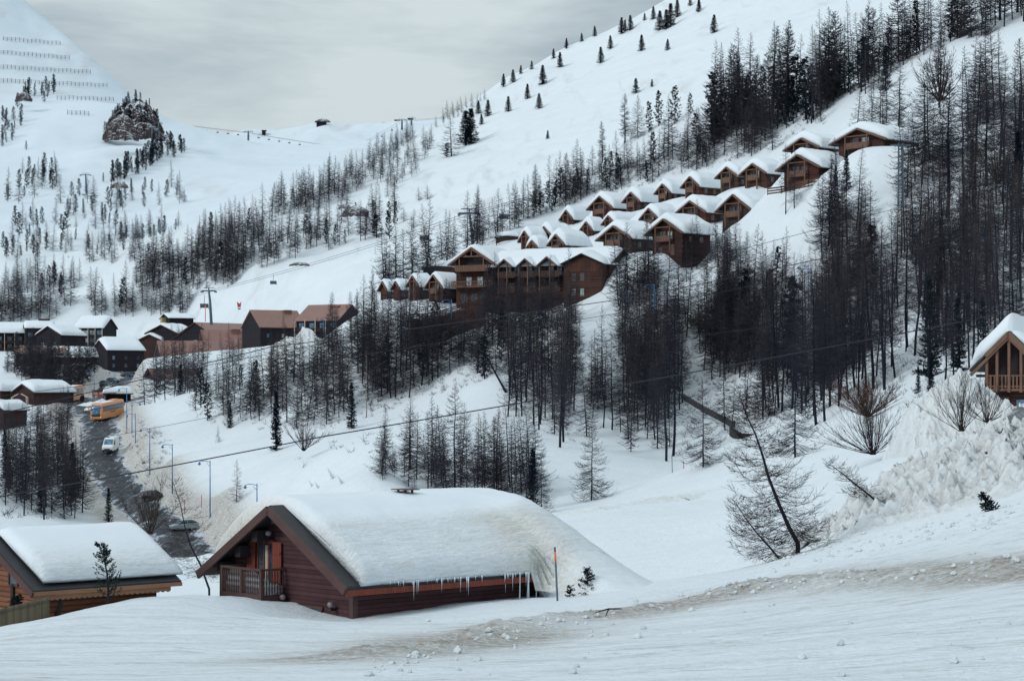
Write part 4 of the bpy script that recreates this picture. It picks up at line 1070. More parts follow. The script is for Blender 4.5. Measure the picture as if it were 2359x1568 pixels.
# thin sapling in front of the left snow roof, bent and open
b = W(248, 1385, 57); rs = random.Random(77); T_ = MB(); C_ = MB()
pth = [Vector((x, 0, z)) for x, z in ((0, -.3), (.02, .5), (-.02, 1.1), (-.12, 1.6), (-.2, 2.0), (-.36, 2.35))]
T_.tube(pth, [.05, .045, .035, .025, .015, .006], 6)
for i in range(74):
    t = rs.uniform(.08, .95); k = min(int(t * 5), 4); p = pth[k].lerp(pth[k + 1], t * 5 - k); L = .78 * (1 - t) ** .7 * rs.uniform(.6, 1.1) + .06
    az = rs.uniform(0, 6.28); e = rs.uniform(.1, .7); pts = [p, p + rdir(az, e) * L * .5, p + rdir(az, e + .2) * L * .5 + rdir(az, e + .3) * L * .5]
    C_.tube(pts, [.012, .009, .004], 3, cap=False)
    for u in range(16):
        f = rs.uniform(.1, 1); j = int(f * 1.99); a = pts[j].lerp(pts[j + 1], f * 2 - j if f < 1 else 1)
        blade(C_, a, ((pts[-1] - pts[0]).normalized() + Vector((rs.uniform(-1, 1), rs.uniform(-1, 1), rs.uniform(-.7, .9)))).normalized(), rs.uniform(.08, .15), .02, rs)
custom('pine_tree', b, (T_, C_), M['bark'], M['needleg'], 'thin open pine sapling in front of the honey log chalet', 'pine')
def shrub(x, yb, d, H, seed, label, stems=40, mat='twign', rt=.009, **kw):
    p = W(x, yb, d); g = ground(p.x, p.y); p.z = max(p.z, g) if abs(p.z - g) < 1.5 else p.z
    TC = bush(H, seed, stems, rt=rt, **kw)
    return custom('bare_shrub', p, TC, M[mat], M[mat], label, 'shrub', 'stems')
shrub(2010,1040,98,3.9,601,'wide fan shaped bare shrub below the dark stand',60,spread=1.25,lean=(.18,1.4),tw=12)
shrub(2215,985,83,3.3,602,'bare shrub in front of the pointed snow heap',30,tw=9)
shrub(2275,965,82,2.5,603,'smaller bare shrub below the partly seen gabled chalet',24,tw=9)
shrub(345,1225,150,5.2,604,'bushy bare tree beside the road behind the left snow roof',26,rt=.016,lean=(.6,1.45),tw=10)
shrub(2000,955,138,3.6,605,'reddish brown thicket behind the fan shaped shrub',60,'twigr',.016,tw=18,lean=(.35,1.35),spread=1.5)
shrub(700,1035,205,4.0,606,'pale bare shrub right of the dark lone spruce',26,rt=.016)
shrub(2300,420,205,5.5,607,'multi stemmed bare shrub near the right edge',30,rt=.02,lean=(.6,1.4))
shrub(2165,230,255,9.,608,'round bare tree with many stems on the upper right slope',22,rt=.035,lean=(.7,1.4))
# pale birch among the larches
p = hit('T', [(844, 961)], 190)[0]
e = custom('birch_tree', p, larch('b', (961 - 806) * p.y / F, 701, .3, 1.2, 60, 8, .012, sub=1), M['birch'], M['twig'], 'birch with pale speckled trunk among dark larches above the open slope', 'birch')
# dead trunks lying on the slope
mb = MB(); a = hit('T', [(1118, 850)], 200)[0]; c = hit('T', [(1165, 905)], 200)[0]
mb.tube([a + Vector((0, 0, 2.5)), c + Vector((0, 0, .2))], [.12, .2], 7); tag(mb.build('fallen_trunk', M['bark']), 'dead trunk leaning across the snow gap right of the birch', 'fallen trunk')

# scrub poking out of the snow under the trees and along the banks
UG = [([(440,970),(600,990),(780,990),(950,925),(1110,880),(1180,800),(950,780),(700,860),(520,890)],520,190),([(1120,830),(1320,1030),(1420,850),(1330,720),(1110,745)],240,180),
 ([(1430,960),(1560,1060),(1640,1000),(1750,960),(1900,970),(2080,900),(2240,760),(2359,620),(2060,640),(1700,680),(1440,740)],900,140),([(320,1130),(300,1050),(290,980),(330,960),(400,1010),(370,1100)],60,190),
 ([(0,1200),(190,1190),(190,1020),(60,950),(0,960)],260,130),([(2060,470),(2359,480),(2359,240),(2150,280)],200,190),([(1200,510),(1640,390),(1900,290),(1900,240),(1640,300),(1340,420)],420,250),
 ([(640,1100),(800,1060),(1000,1000),(1100,960),(1000,950),(700,1030)],40,150),([(2060,900),(2200,880),(2250,920),(2100,950)],40,80)]
mb = MB(); ru = random.Random(99)
for poly, n, dm in UG:
    xs = [p[0] for p in poly]; ys = [p[1] for p in poly]; pts = []
    while len(pts) < n:
        x, y = ru.uniform(min(xs), max(xs)), ru.uniform(min(ys), max(ys))
        if inside(x, y, poly): pts.append((x, y))
    for p in hit('T', pts, dm):
        if p.x < 0 and min((p.x - a[0]) ** 2 + (p.y - a[1]) ** 2 for a in RP[::3]) < 20: continue
        h = ru.uniform(.35, 1.0) * ru.choice((1, 1, 1.8)); lean = ru.uniform(-.5, .5)
        for k in range(ru.randint(5, 11)):
            d = Vector((ru.uniform(-1, 1) + lean, ru.uniform(-1, 1), ru.uniform(.3, 1.2))).normalized(); a = p + Vector((ru.uniform(-.3, .3), ru.uniform(-.3, .3), -.1))
            b_ = a + d * h * ru.uniform(.6, 1.2); mb.spike(a, b_, .022)
            c_ = a.lerp(b_, ru.uniform(.3, .7)); mb.spike(c_, c_ + (d + Vector((ru.uniform(-1, 1), ru.uniform(-1, 1), .2))).normalized() * h * .45, .015)
tag(mb.build('undergrowth', M['twig'], None, False, fix=False), 'thin bare scrub poking through the snow under the larches', 'scrub', kind='stuff')
# ------------------------------------------------------------------ buildings
A48 = R(48)
def snowcap(parent, hs, rise, y0, y1, t, seed, nx=26, ny=22, over=.12, setf=.25, name='snow_cap', ez=0, left=1.0, right=1.0, rng=None, mat='cap', drift=None, slope_in=0.0):
    """snow lying on a gable roof. local x across, y along the ridge; ez = eave height"""
    top = []; bot = []
    ys = [y0 + (y1 - y0) * j / (ny - 1) for j in range(ny)]
    rough = []; dirt_shade = []
    mb = MB(); secs = []
    for j, y in enumerate(ys):
        e = min(1, max(0, (j + .02) / 2.2)) ; e2 = min(1, max(0, (ny - 1 - j + .02) / 2.6))
        ef = (math.sin(e * 1.5708) ** .6) * (math.sin(e2 * 1.5708) ** .6)
        xl = -hs - over * left; xr = hs + over * right - slope_in * (1 - e)
        row = []
        for i in range(nx):
            f = i / (nx - 1); g = math.sin((f - .5) * math.pi) * .5 + .5
            x = xl + (xr - xl) * (.35 * g + .65 * f)
            ax = abs(x)
            zr = ez + rise * (1 - math.sqrt(ax * ax + .25) / hs) + .5 * rise / hs * .5
            de = min(x - xl, xr - x)
            lip = math.sin(min(1, max(0, de / (.55 * t + .25))) * 1.5708) ** .55
            tt = t * (left if x < 0 else right) * (.25 + .75 * ef) * (lip)
            tt *= 1 + .22 * float(fbm(x + seed * 3.1, y, 3.2, 3, seed))
            z = zr + max(.02, tt)
            row.append((x, y, z))
        under = []
        for x, yy, z in reversed(row):
            zb = ez + rise * (1 - abs(x) / hs) - (.05 if abs(x) > hs else -.02)
            under.append((x, yy, min(zb, z - .01)))
        secs.append(row + under)
        for i in range(nx):
            f = i / (nx - 1); rough.append(float(sstep(.25, .9, abs(f - .5) * 2))); dirt_shade.append(0)
        rough += [.2] * nx; dirt_shade += [0] * nx
    mb.loft(secs)
    o = mb.build(name, M[mat], parent, True, fix=True)
    at = o.data.attributes.new('rough', 'FLOAT', 'POINT'); at.data.foreach_set('value', rough)
    return o
def gable_walls(mb, hw, y0, y1, zb, ez, rise, hs):
    apex = ez + rise - .12; side = ez + rise * (1 - hw / hs) - .12
    mb.prism([(-hw, zb), (hw, zb), (hw, side), (0, apex), (-hw, side)], 'y', y0, y1)
def roof_slabs(mb, hs, rise, ez, y0, y1, th=.16):
    for s in (-1, 1):
        n = len(mb.v)
        a = [(0, ez + rise), (s * hs, ez), (s * hs, ez - th), (0, ez + rise - th)]
        mb.prism(a, 'y', y0, y1)
def railing(parent, x0, x1, y, z, h, m, side_to=None, name='balcony', n=None, boards=False, floor=True):
    """balcony across the gable: floor, posts, rails and balusters in one mesh"""
    mb = MB()
    yb = side_to if side_to is not None else y
    if floor: mb.span((x0, y, z - .16), (x1, yb, z))
    mb.span((x0, y - .04, z + h - .09), (x1, y + .04, z + h)); mb.span((x0, y - .03, z + .12), (x1, y + .03, z + .2))
    n = n or max(4, int((x1 - x0) / .25))
    for i in range(n + 1):
        x = x0 + (x1 - x0) * i / n; w = .05 if i not in (0, n) else .09
        if boards: w = (x1 - x0) / n * .42
        mb.span((x - w, y - .025, z + .02), (x + w, y + .025, z + h - .05))
    for x in (x0, x1):
        mb.span((x - .04, y, z + h - .08), (x + .04, yb, z + h - .01)); mb.span((x - .03, y, z + .12), (x + .03, yb, z + .2))
        for k in range(1, 4): mb.span((x - .03, y + (yb - y) * k / 4 - .03, z), (x + .03, y + (yb - y) * k / 4 + .03, z + h - .06))
    return mb.build(name, m, parent)
def window(parent, axis, u, z, w, h, face, mat='glass', fr='beam', name='window', out=1, sill=True):
    """axis 'y': window in a wall facing -y at y=face; axis 'x': in a wall facing +x (or -x: out=-1) at x=face"""
    f = MB(); t = .07; o = .05
    def bx(mb, a0, z0, a1, z1, d0, d1):
        if axis == 'y': mb.span((a0, face - d1, z0), (a1, face - d0, z1))
        else: mb.span((face + out * d0, a0, z0), (face + out * d1, a1, z1))
    bx(f, u - w / 2 - t, z - t, u - w / 2, z + h + t, -.02, .06); bx(f, u + w / 2, z - t, u + w / 2 + t, z + h + t, -.02, .06)
    bx(f, u - w / 2, z + h, u + w / 2, z + h + t, -.02, .055); bx(f, u - w / 2, z - t, u + w / 2, z, -.02, .055)
    if w > .6: bx(f, u - .035, z, u + .035, z + h, .0, .05)
    fo = f.build(name, M[fr], parent)
    g = MB(); bx(g, u - w / 2, z, u + w / 2, z + h, -.02, .02); g.build('pane', M[mat], fo)
    return fo

def chalet(pk, name='timber_chalet', label='', L=None, base_drop=5.0, a=A48, seed=0, wood_='larchwood', snow_t=.9, rail=True, posts=True, vert=True, group=None, end=None):
    px, py, lx, ly, rx, ry, ex, by, d = pk
    Yp = d * K; wpx = rx - lx
    ca, sa = math.cos(a), math.sin(a)
    hs = wpx * Yp / F / ca / 2
    rise = ((ly + ry) / 2 - py) * Yp / F
    P = W(px, py, d)
    ov = .10 * hs * 2 + .15; fo = min(1.1, .16 * hs * 2)
    # length from the far end of the eave
    if L is None:
        q = (ex - rx) * Yp / F
        L = max(1.2 * hs * 1.3, q / sa) if q > .3 else 2.2 * hs
        L = min(L, 4.2 * hs)
    zbase = (HY - by) * Yp / F
    h = P.z - rise - zbase
    # empty sits at the middle of the gable wall's foot
    base = Vector((P.x + sa * fo, P.y + ca * fo, zbase))
    e = thing(name, base, label, 'chalet', -a, group)
    ez = h; hw = hs - ov
    w = MB(); gable_walls(w, hw, 0, L, -base_drop, ez, rise, hs); w.build('wall', M[wood_], e)
    r = MB(); roof_slabs(r, hs, rise, ez, -fo, L + .5); ro = r.build('roof', M['slate'], e)
    rn = random.Random(seed + 900)
    tb = MB()
    for s in (-1, 1):
        tb.beam((0, -fo - .05, ez + rise - .16), (s * hs, -fo - .05, ez - .16), .1, .26)
        tb.span((s * (hs - .06) - .04, -fo, ez - .24), (s * (hs - .06) + .04, L + .5, ez - .17))
    tb.build('bargeboard', M['beam'], e)
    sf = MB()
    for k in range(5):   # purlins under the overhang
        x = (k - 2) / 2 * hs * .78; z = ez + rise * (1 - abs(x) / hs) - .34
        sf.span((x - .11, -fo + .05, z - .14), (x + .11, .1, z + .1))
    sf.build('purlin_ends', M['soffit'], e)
    snowcap(e, hs, rise, -fo + .15, L + .6, snow_t, seed + 3, over=.3, ez=ez)
    if vert and rise > 1.2:
        v = MB(); g = .62
        v.prism([(-hw * g, ez + rise * (1 - g) * .95 - .05), (hw * g, ez + rise * (1 - g) * .95 - .05), (0, ez + rise - .2)], 'y', -.05, -.004); v.build('gable_boarding', M['larchvert'], e)
    floor2 = ez - 1.25 if h > 3.2 else ez - 1.0
    if rail:
        railing(e, -hw * .55, hw * .42, -fo * .85, floor2, .85, M['beam'], 0, boards=True, n=max(5, int(hw * 2.2)))
        window(e, 'y', -hw * .28, floor2 + .12, hw * .34, 1.55, 0, 'glass')
        window(e, 'y', hw * .20, floor2 + .12, hw * .30, 1.55, 0, 'glass' if seed % 3 else 'glassl')
    if posts:
        pm = MB()
        for x in (-hw * .55, hw * .42):
            zt = ez + rise * (1 - abs(x) / hs) - .3
            pm.span((x - .1, -fo * .85 - .1, floor2 - 2.2), (x + .1, -fo * .85 + .1, zt))
        pm.beam((-hw * .55, -fo * .85, ez + rise * .42), (hw * .55, -fo * .85, ez + rise * .42), .12, .16)
        pm.build('porch_posts', M['beam'], e)
    if h > 3:
        window(e, 'y', -hw * .45, max(.3, ez - 3.6), .9, 1.1, 0, 'glass'); 
        dm = MB(); dm.span((hw * .25, -.05, max(0, ez - 4.0)), (hw * .25 + .95, -.004, max(0, ez - 4.0) + 2.0)); dm.build('door', M['beam'], e)
    for k in range(2): window(e, 'x', L * (.3 + .38 * k), max(.4, ez - 1.5), .8, .9, hw, 'glass')
    # log ends at the near corner
    lm = MB()
    for k in range(int(max(2, h / .5))): lm.span((hw - .05, -.32, ez - .5 - k * .5), (hw + .28, -.005, ez - .28 - k * .5)) if k % 2 else lm.span((hw + .004, -.05, ez - .5 - k * .5), (hw + .32, .2, ez - .28 - k * .5))
    lm.span((hw + .006, -.04, ez - .6 - .5 * int(max(1, h / .5 - 1))), (hw + .2, .1, ez - .3))
    lm.build('corner_logs', M['larchwood'], e)
    return e
CH_LABEL = ['topmost and rightmost of the hillside chalets, wide gable with centred balcony','low chalet beside the topmost one, roof half hidden behind its neighbour','big chalet with two balconies and a long terrace fence below the topmost pair',
 'chalet with bright balcony joined under one snow roof to a narrower gable','narrow gable joined left of the chalet with the bright balcony','small chalet with tall posts and balcony, right of the shaded one in the upper row',
 'shaded narrow chalet in the middle of the upper row','small chalet with steep gable second from the left end group of the upper row','chalet with broad arched balcony opening near the left end of the upper row','chalet with small gable at the left end of the upper row behind a dark spruce',
 'large chalet with long snow roof at the right end of the second row','wide low gable left of the large second row chalet','small shaded gable in the second row behind the larch tops','rounded snow roof chalet with tiny gable in the second row','tiny gable peeping between snow roofs at the left of the second row',
 'dark chalet in the shade of larches with the broadest roof of the lower row','lit chalet with railed balcony above the right end of the timber lodge','chalet with slim gable just above the timber lodge roof','pointed gable left of the slim one above the timber lodge','small gable high behind the one above the timber lodge','tiny lower gable tucked in above the timber lodge',
 'steep gable with snow roof right beside the timber lodge','steep dark gable second left of the timber lodge','small steep gable third left of the timber lodge','leftmost tiny steep gable beyond the timber lodge']
for i, c in enumerate(CH):
    dark = i in (6, 12, 15)  # chalets in tree shade: the shade is put in as darker wall boards
    chalet(c, label=CH_LABEL[i], seed=i, snow_t=1.35 if i < 21 else .8, rail=(c[4] - c[2]) > 34, posts=(c[4] - c[2]) > 25, base_drop=6, wood_=('larchwood', 'larchgrey', 'larchred')[i * 7 % 3] if not dark else 'village2', group='timber chalets stepped up the hillside')
# terrace fence of the big upper chalet
def fence_line(pts, h, label, m='beam', post=1.6, name='timber_fence', boards=3):
    mb = MB()
    for a, b in zip(pts, pts[1:]):
        a = Vector(a); b = Vector(b)
        for k in range(boards):
            z = Vector((0, 0, h * (k + .6) / boards)); mb.beam(a + z, b + z, .06, h / boards * .6)
        n = max(1, int((b - a).length / post))
        for k in range(n + 1):
            p = a.lerp(b, k / n); mb.box(p + Vector((0, -.06, h / 2)), (.12, .1, h))
    return tag(mb.build(name, M[m]), label, 'fence')
fence_line([W(1768,450,247), W(1800,446,247), W(1862,432,246), W(1905,420,248)], 1.3, 'slatted terrace fence below the big upper chalet with two balconies')
# snow covered flat block
p = W(1178,560,315); e = thing('snowy_hut', p, 'flat roofed little block buried under a rounded snow slab left of the chalets', 'hut', -R(30))
mb = MB(); mb.span((-2.8,-2,-3), (2.8,3,1.2)); mb.build('wall', M['larchwood'], e)
snowcap(e, 3.0, .3, -2.3, 3.3, 1.1, 77, ez=1.2)
mb = MB(); mb.span((-3.0,-2.3,1.0),(3.0,3.3,1.2)); mb.build('roof', M['slate'], e)
p = W(1020,628,300); e = thing('snowy_hut', p, 'little block under a rounded snow slab behind the left gable of the timber lodge', 'hut', -R(30))
mb = MB(); mb.span((-3.6,-2,-4), (3.6,3,1.0)); mb.build('wall', M['larchwood'], e)
snowcap(e, 3.8, .3, -2.3, 3.3, 1.1, 78, ez=1.0); mb = MB(); mb.span((-3.8,-2.3,.8),(3.8,3.3,1.0)); mb.build('roof', M['slate'], e)

# ---- the big timber lodge: long block with a truss gable at its left, three small dormer gables and a plain gable at its right
def lodge():
    d = 268; a = R(26); ca, sa = math.cos(a), math.sin(a)
    P = W(1085, 569, d); hs = 110 * d * K / F / ca / 2 * .98
    rise = 2.75 * hs / 4.2; fo = 1.5
    e = thing('timber_lodge', (P.x + sa * fo, P.y + ca * fo, (HY - 705) * d * K / F), 'big timber lodge with truss gable, three small gables and long snow roof', 'lodge', -a)
    ez = P.z - rise - e.location.z; hw = hs - 1.0
    w = MB(); gable_walls(w, hw, 0, 13, -6, ez, rise, hs); w.build('wall', M['larchwood'], e)
    r = MB(); roof_slabs(r, hs, rise, ez, -fo, 13); r.build('roof', M['slate'], e)
    tb = MB()
    for s in (-1, 1):
        tb.beam((0, -fo - .06, ez + rise - .18), (s * hs, -fo - .06, ez - .18), .12, .34)
        tb.beam((0, -fo + .2, ez + rise - .5), (s * hs * .5, -fo + .2, ez + rise * .45), .16, .2)
        tb.beam((s * hs * .18, -fo + .2, ez + rise * .45), (s * hs * .34, -fo + .2, ez + rise * .62), .14, .16)
        tb.span((s * hs * .52 - .11, -fo + .1, ez - 1.2), (s * hs * .52 + .11, -fo + .3, ez + rise * .44))
    tb.beam((-hs * .55, -fo + .2, ez + rise * .45), (hs * .55, -fo + .2, ez + rise * .45), .18, .22)
    tb.span((-.1, -fo + .1, ez + rise * .45), (.1, -fo + .3, ez + rise - .3)); tb.build('truss', M['beam'], e)
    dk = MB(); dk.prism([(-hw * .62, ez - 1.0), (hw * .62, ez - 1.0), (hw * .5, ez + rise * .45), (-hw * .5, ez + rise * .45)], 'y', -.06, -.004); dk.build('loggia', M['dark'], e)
    railing(e, -hw * .85, hw * .85, -fo + .1, ez - 1.2, 1.0, M['beam'], 0, boards=True, n=16)
    railing(e, -hw * 1.0, hw * 1.15, -fo - .4, ez - 4.2, 1.0, M['beam'], 0, n=24)
    for x in (-hw * .3, hw * .3): window(e, 'y', x, ez - 4.0, 1.1, 1.6, 0, 'glassl')
    for x in (-hw * .55, 0, hw * .5): window(e, 'y', x, ez - 7.0, 1.1, 1.4, 0, 'glass')
    snowcap(e, hs, rise, -fo + .2, 13.5, .8, 51, over=.25, nx=30, ez=ez)
    # long wing running to the right: its front faces the camera
    x0, x1 = hw - .5, hw + 23.5; yf, ybk = 1.0, 11.0; wz = ez - .2; rr = 2.6
    w = MB(); w.prism([(yf, -6), (ybk, -6), (ybk, wz), ((yf + ybk) / 2, wz + rr - .15), (yf, wz)], 'x', x0, x1); w.build('wing_wall', M['larchwood'], e)
    r = MB()
    ym = (yf + ybk) / 2
    r.prism([(yf - 1.1, wz - .45), (ym, wz + rr), (ym, wz + rr + .15), (yf - 1.1, wz - .3)], 'x', x0, x1 + .8); r.prism([(ybk + 1, wz - .45), (ym, wz + rr), (ym, wz + rr + .15), (ybk + 1, wz - .3)], 'x', x0 + .01, x1 + .8); r.build('wing_roof', M['slate'], e)
    # wing snow as a soft height field
    def grid_snow(xa, xb, na, nb, fz, name):
        mb = MB(); rows = []
        for i in range(na):
            x = xa + (xb - xa) * i / (na - 1); row = []
            for j in range(nb):
                y = (yf - 1.25) + (ybk + 1.2 - yf + 1.25) * j / (nb - 1)
                base = wz - .35 + (rr + .5) * (1 - abs(y - ym) / (ym - yf + 1.1)); edge = min(1, (j + .05) / 2.5)
                t = .85 * math.sin(edge * 1.57) ** .6 * (1 + .3 * float(fbm(x, y, 4, 3, 12))) * min(1, (i + .3) / 2, (na - i - .7) / 2)
                row.append((x, y, base + .05 + max(.02, t) - .25 * math.exp(-((y - ym) / 1.2) ** 2)))
            rows.append(row + [(q[0], q[1], wz - .35 + (rr + .5) * (1 - abs(q[1] - ym) / (ym - yf + 1.1)) - .06) for q in reversed(row)])
        mb.loft(rows); o = mb.build(name, M['cap'], e, True)
        at = o.data.attributes.new('rough', 'FLOAT', 'POINT'); at.data.foreach_set('value', [.4] * len(o.data.vertices))
    grid_snow(x0 - 1.5, x1 + .7, 40, 18, None, 'wing_snow')
    # three small gables with porches
    for k, (gx, gs) in enumerate(((hw + 3.0, 1.75), (hw + 7.3, 1.75), (hw + 11.8, 2.1))):
        g = MB(); yo = -.9; gz = wz - .15; gr = gs * .66
        for s in (-1, 1):
            g.prism([(gx, gz + gr), (gx + s * gs, gz - .25), (gx + s * gs, gz - .40), (gx, gz + gr - .16)], 'y', yo - .6, ym - 1.2)
        go = g.build('gable_roof', M['slate'], e)
        b = MB()
        for s in (-1, 1): b.beam((gx, yo - .66, gz + gr - .12), (gx + s * gs, yo - .66, gz - .4), .09, .24)
        b.span((gx + gs * .25 - .1, yo - .3, -1), (gx + gs * .25 + .1, yo - .1, gz + gr * .5)); b.span((gx - gs * .75 - .08, yo - .3, -1), (gx - gs * .75 + .08, yo - .1, gz)); b.build('porch_post', M['beam'], e)
        railing(e, gx - gs * .8, gx + gs * 1.1, yo - .2, wz - 2.4, 1.0, M['soffit'], yf, boards=True, n=7)
        railing(e, gx - gs * .8, gx + gs * 1.1, yo - .2, wz - 5.3, 1.0, M['soffit'], yf, boards=True, n=7)
        window(e, 'y', gx - .2, wz - 2.2, 1.0, 1.7, yf, 'glassl'); window(e, 'y', gx + 1.5, wz - 2.1, .9, 1.6, yf, 'glassb')
        window(e, 'y', gx + .4, wz - 5.1, 1.2, 1.7, yf, 'glass')
        s_ = MB(); secs = []
        for i in range(9):
            y = yo - .5 + (ym - 1.6 - yo) * i / 8; row = []
            for j in range(13):
                x = gx + gs * 1.1 * (j / 6 - 1); zz = gz - .25 + (gr + .25) * (1 - abs(x - gx) / gs)
                row.append((x, y, zz + .06 + .45 * math.sin(min(1, (min(j, 12 - j) + .1) / 2) * 1.57) * min(1, (i + .3) / 2)))
            secs.append(row + [(q[0], q[1], gz - .25 + (gr + .25) * (1 - abs(q[0] - gx) / gs) - .03) for q in reversed(row)])
        s_.loft(secs); so = s_.build('gable_snow', M['cap'], e, True)
    # plain right gable
    gx = hw + 19.2; gs = 4.3; gr = 1.75; gz = wz - .2; yo = -1.6
    g = MB(); g.prism([(gx - gs + .5, -6), (gx + gs - .5, -6), (gx + gs - .5, gz - .2), (gx, gz + gr - .3), (gx - gs + .5, gz - .2)], 'y', yo, yf + 3); g.build('end_gable_wall', M['larchwood'], e)
    g = MB(); g.prism([(gx - gs + .9, gz - 1.6), (gx + gs - .9, gz - 1.6), (gx + gs - .9, gz - .15), (gx, gz + gr - .4), (gx - gs + .9, gz - .15)], 'y', yo - .06, yo - .004); g.build('gable_boarding', M['larchvert'], e)
    g = MB()
    for s in (-1, 1): g.prism([(gx, gz + gr), (gx + s * gs, gz - .1), (gx + s * gs, gz - .26), (gx, gz + gr - .16)], 'y', yo - .8, ym)
    g.build('end_gable_roof', M['slate'], e)
    s_ = MB(); secs = []
    for i in range(12):
        y = yo - .7 + (ym - yo) * i / 11; row = []
        for j in range(19):
            x = gx + gs * 1.06 * (j / 9 - 1); zz = gz - .1 + (gr + .1) * (1 - abs(x - gx) / gs)
            row.append((x, y, zz + .06 + .85 * math.sin(min(1, (min(j, 18 - j) + .1) / 2.5) * 1.57) * min(1, (i + .3) / 3)))
        secs.append(row + [(q[0], q[1], gz - .1 + (gr + .1) * (1 - abs(q[0] - gx) / gs) - .03) for q in reversed(row)])
    s_.loft(secs); s_.build('end_gable_snow', M['cap'], e, True)
    for x in (gx - 1.8, gx - .1):
        for z in (gz - 3.2, gz - 6.0): window(e, 'y', x, z, .7, 1.3, yo, 'glassl' if z < gz - 4 else 'glass')
lodge()
# terrace wall and fence below the lodge
def wall_line(pts, h, th, label, m, name, cat='wall', deep=.8):
    mb = MB(); n = len(pts)
    for a, b in zip(pts, pts[1:]):
        a = Vector(a); b = Vector(b); d = (b - a); d.z = 0; d.normalize(); s = Vector((d.y, -d.x, 0)) * th / 2
        q = []
        for p in (a, b):
            q.append([p + s + Vector((0, 0, h)), p - s + Vector((0, 0, h)), p - s - Vector((0, 0, deep)), p + s - Vector((0, 0, deep))])
        mb.loft(q)
    return tag(mb.build(name, M[m]), label, cat)
wall_line([W(945,792,260), W(1000,787,259), W(1118,752,258)], 4.3, .6, 'reddish timber faced terrace wall below the big timber lodge', 'redwall', 'terrace_wall')
fence_line([W(945,738,260) , W(1000,733,259), W(1118,698,258), W(1200,693,257), W(1330,683,255)], 1.1, 'timber railing along the top of the reddish terrace wall', 'redwall')
# retaining wall in the forest, running down to the right then stepping
wall_line([W(1572,916,222), W(1625,948,212), W(1690,982,202)], .62, .5, 'dark stone retaining wall slanting through the forest', 'stone', 'retaining_wall', deep=.15)
wall_line([W(1684,990,201), W(1705,1004,198), W(1742,1006,197)], .4, .5, 'short lower end of the dark retaining wall with a ledge', 'stone', 'retaining_wall')
wall_line([W(1020,778,252), W(1045,764,254), W(1072,754,256)], .8, .6, 'short dark stone wall poking from the snow below the terrace', 'stone', 'retaining_wall')
# small dark hut on the slope
p = W(1950,520,231); e = thing('garden_hut', p, 'small dark green hut with pointed roof on the snow slope', 'hut', -R(30))
w = MB(); gable_walls(w, 1.25, 0, 3, -2, .9, 1.35, 1.6); w.build('wall', M['green'], e); r = MB(); roof_slabs(r, 1.6, 1.35, .9, -.2, 3.2, .12); r.build('roof', M['slate'], e)

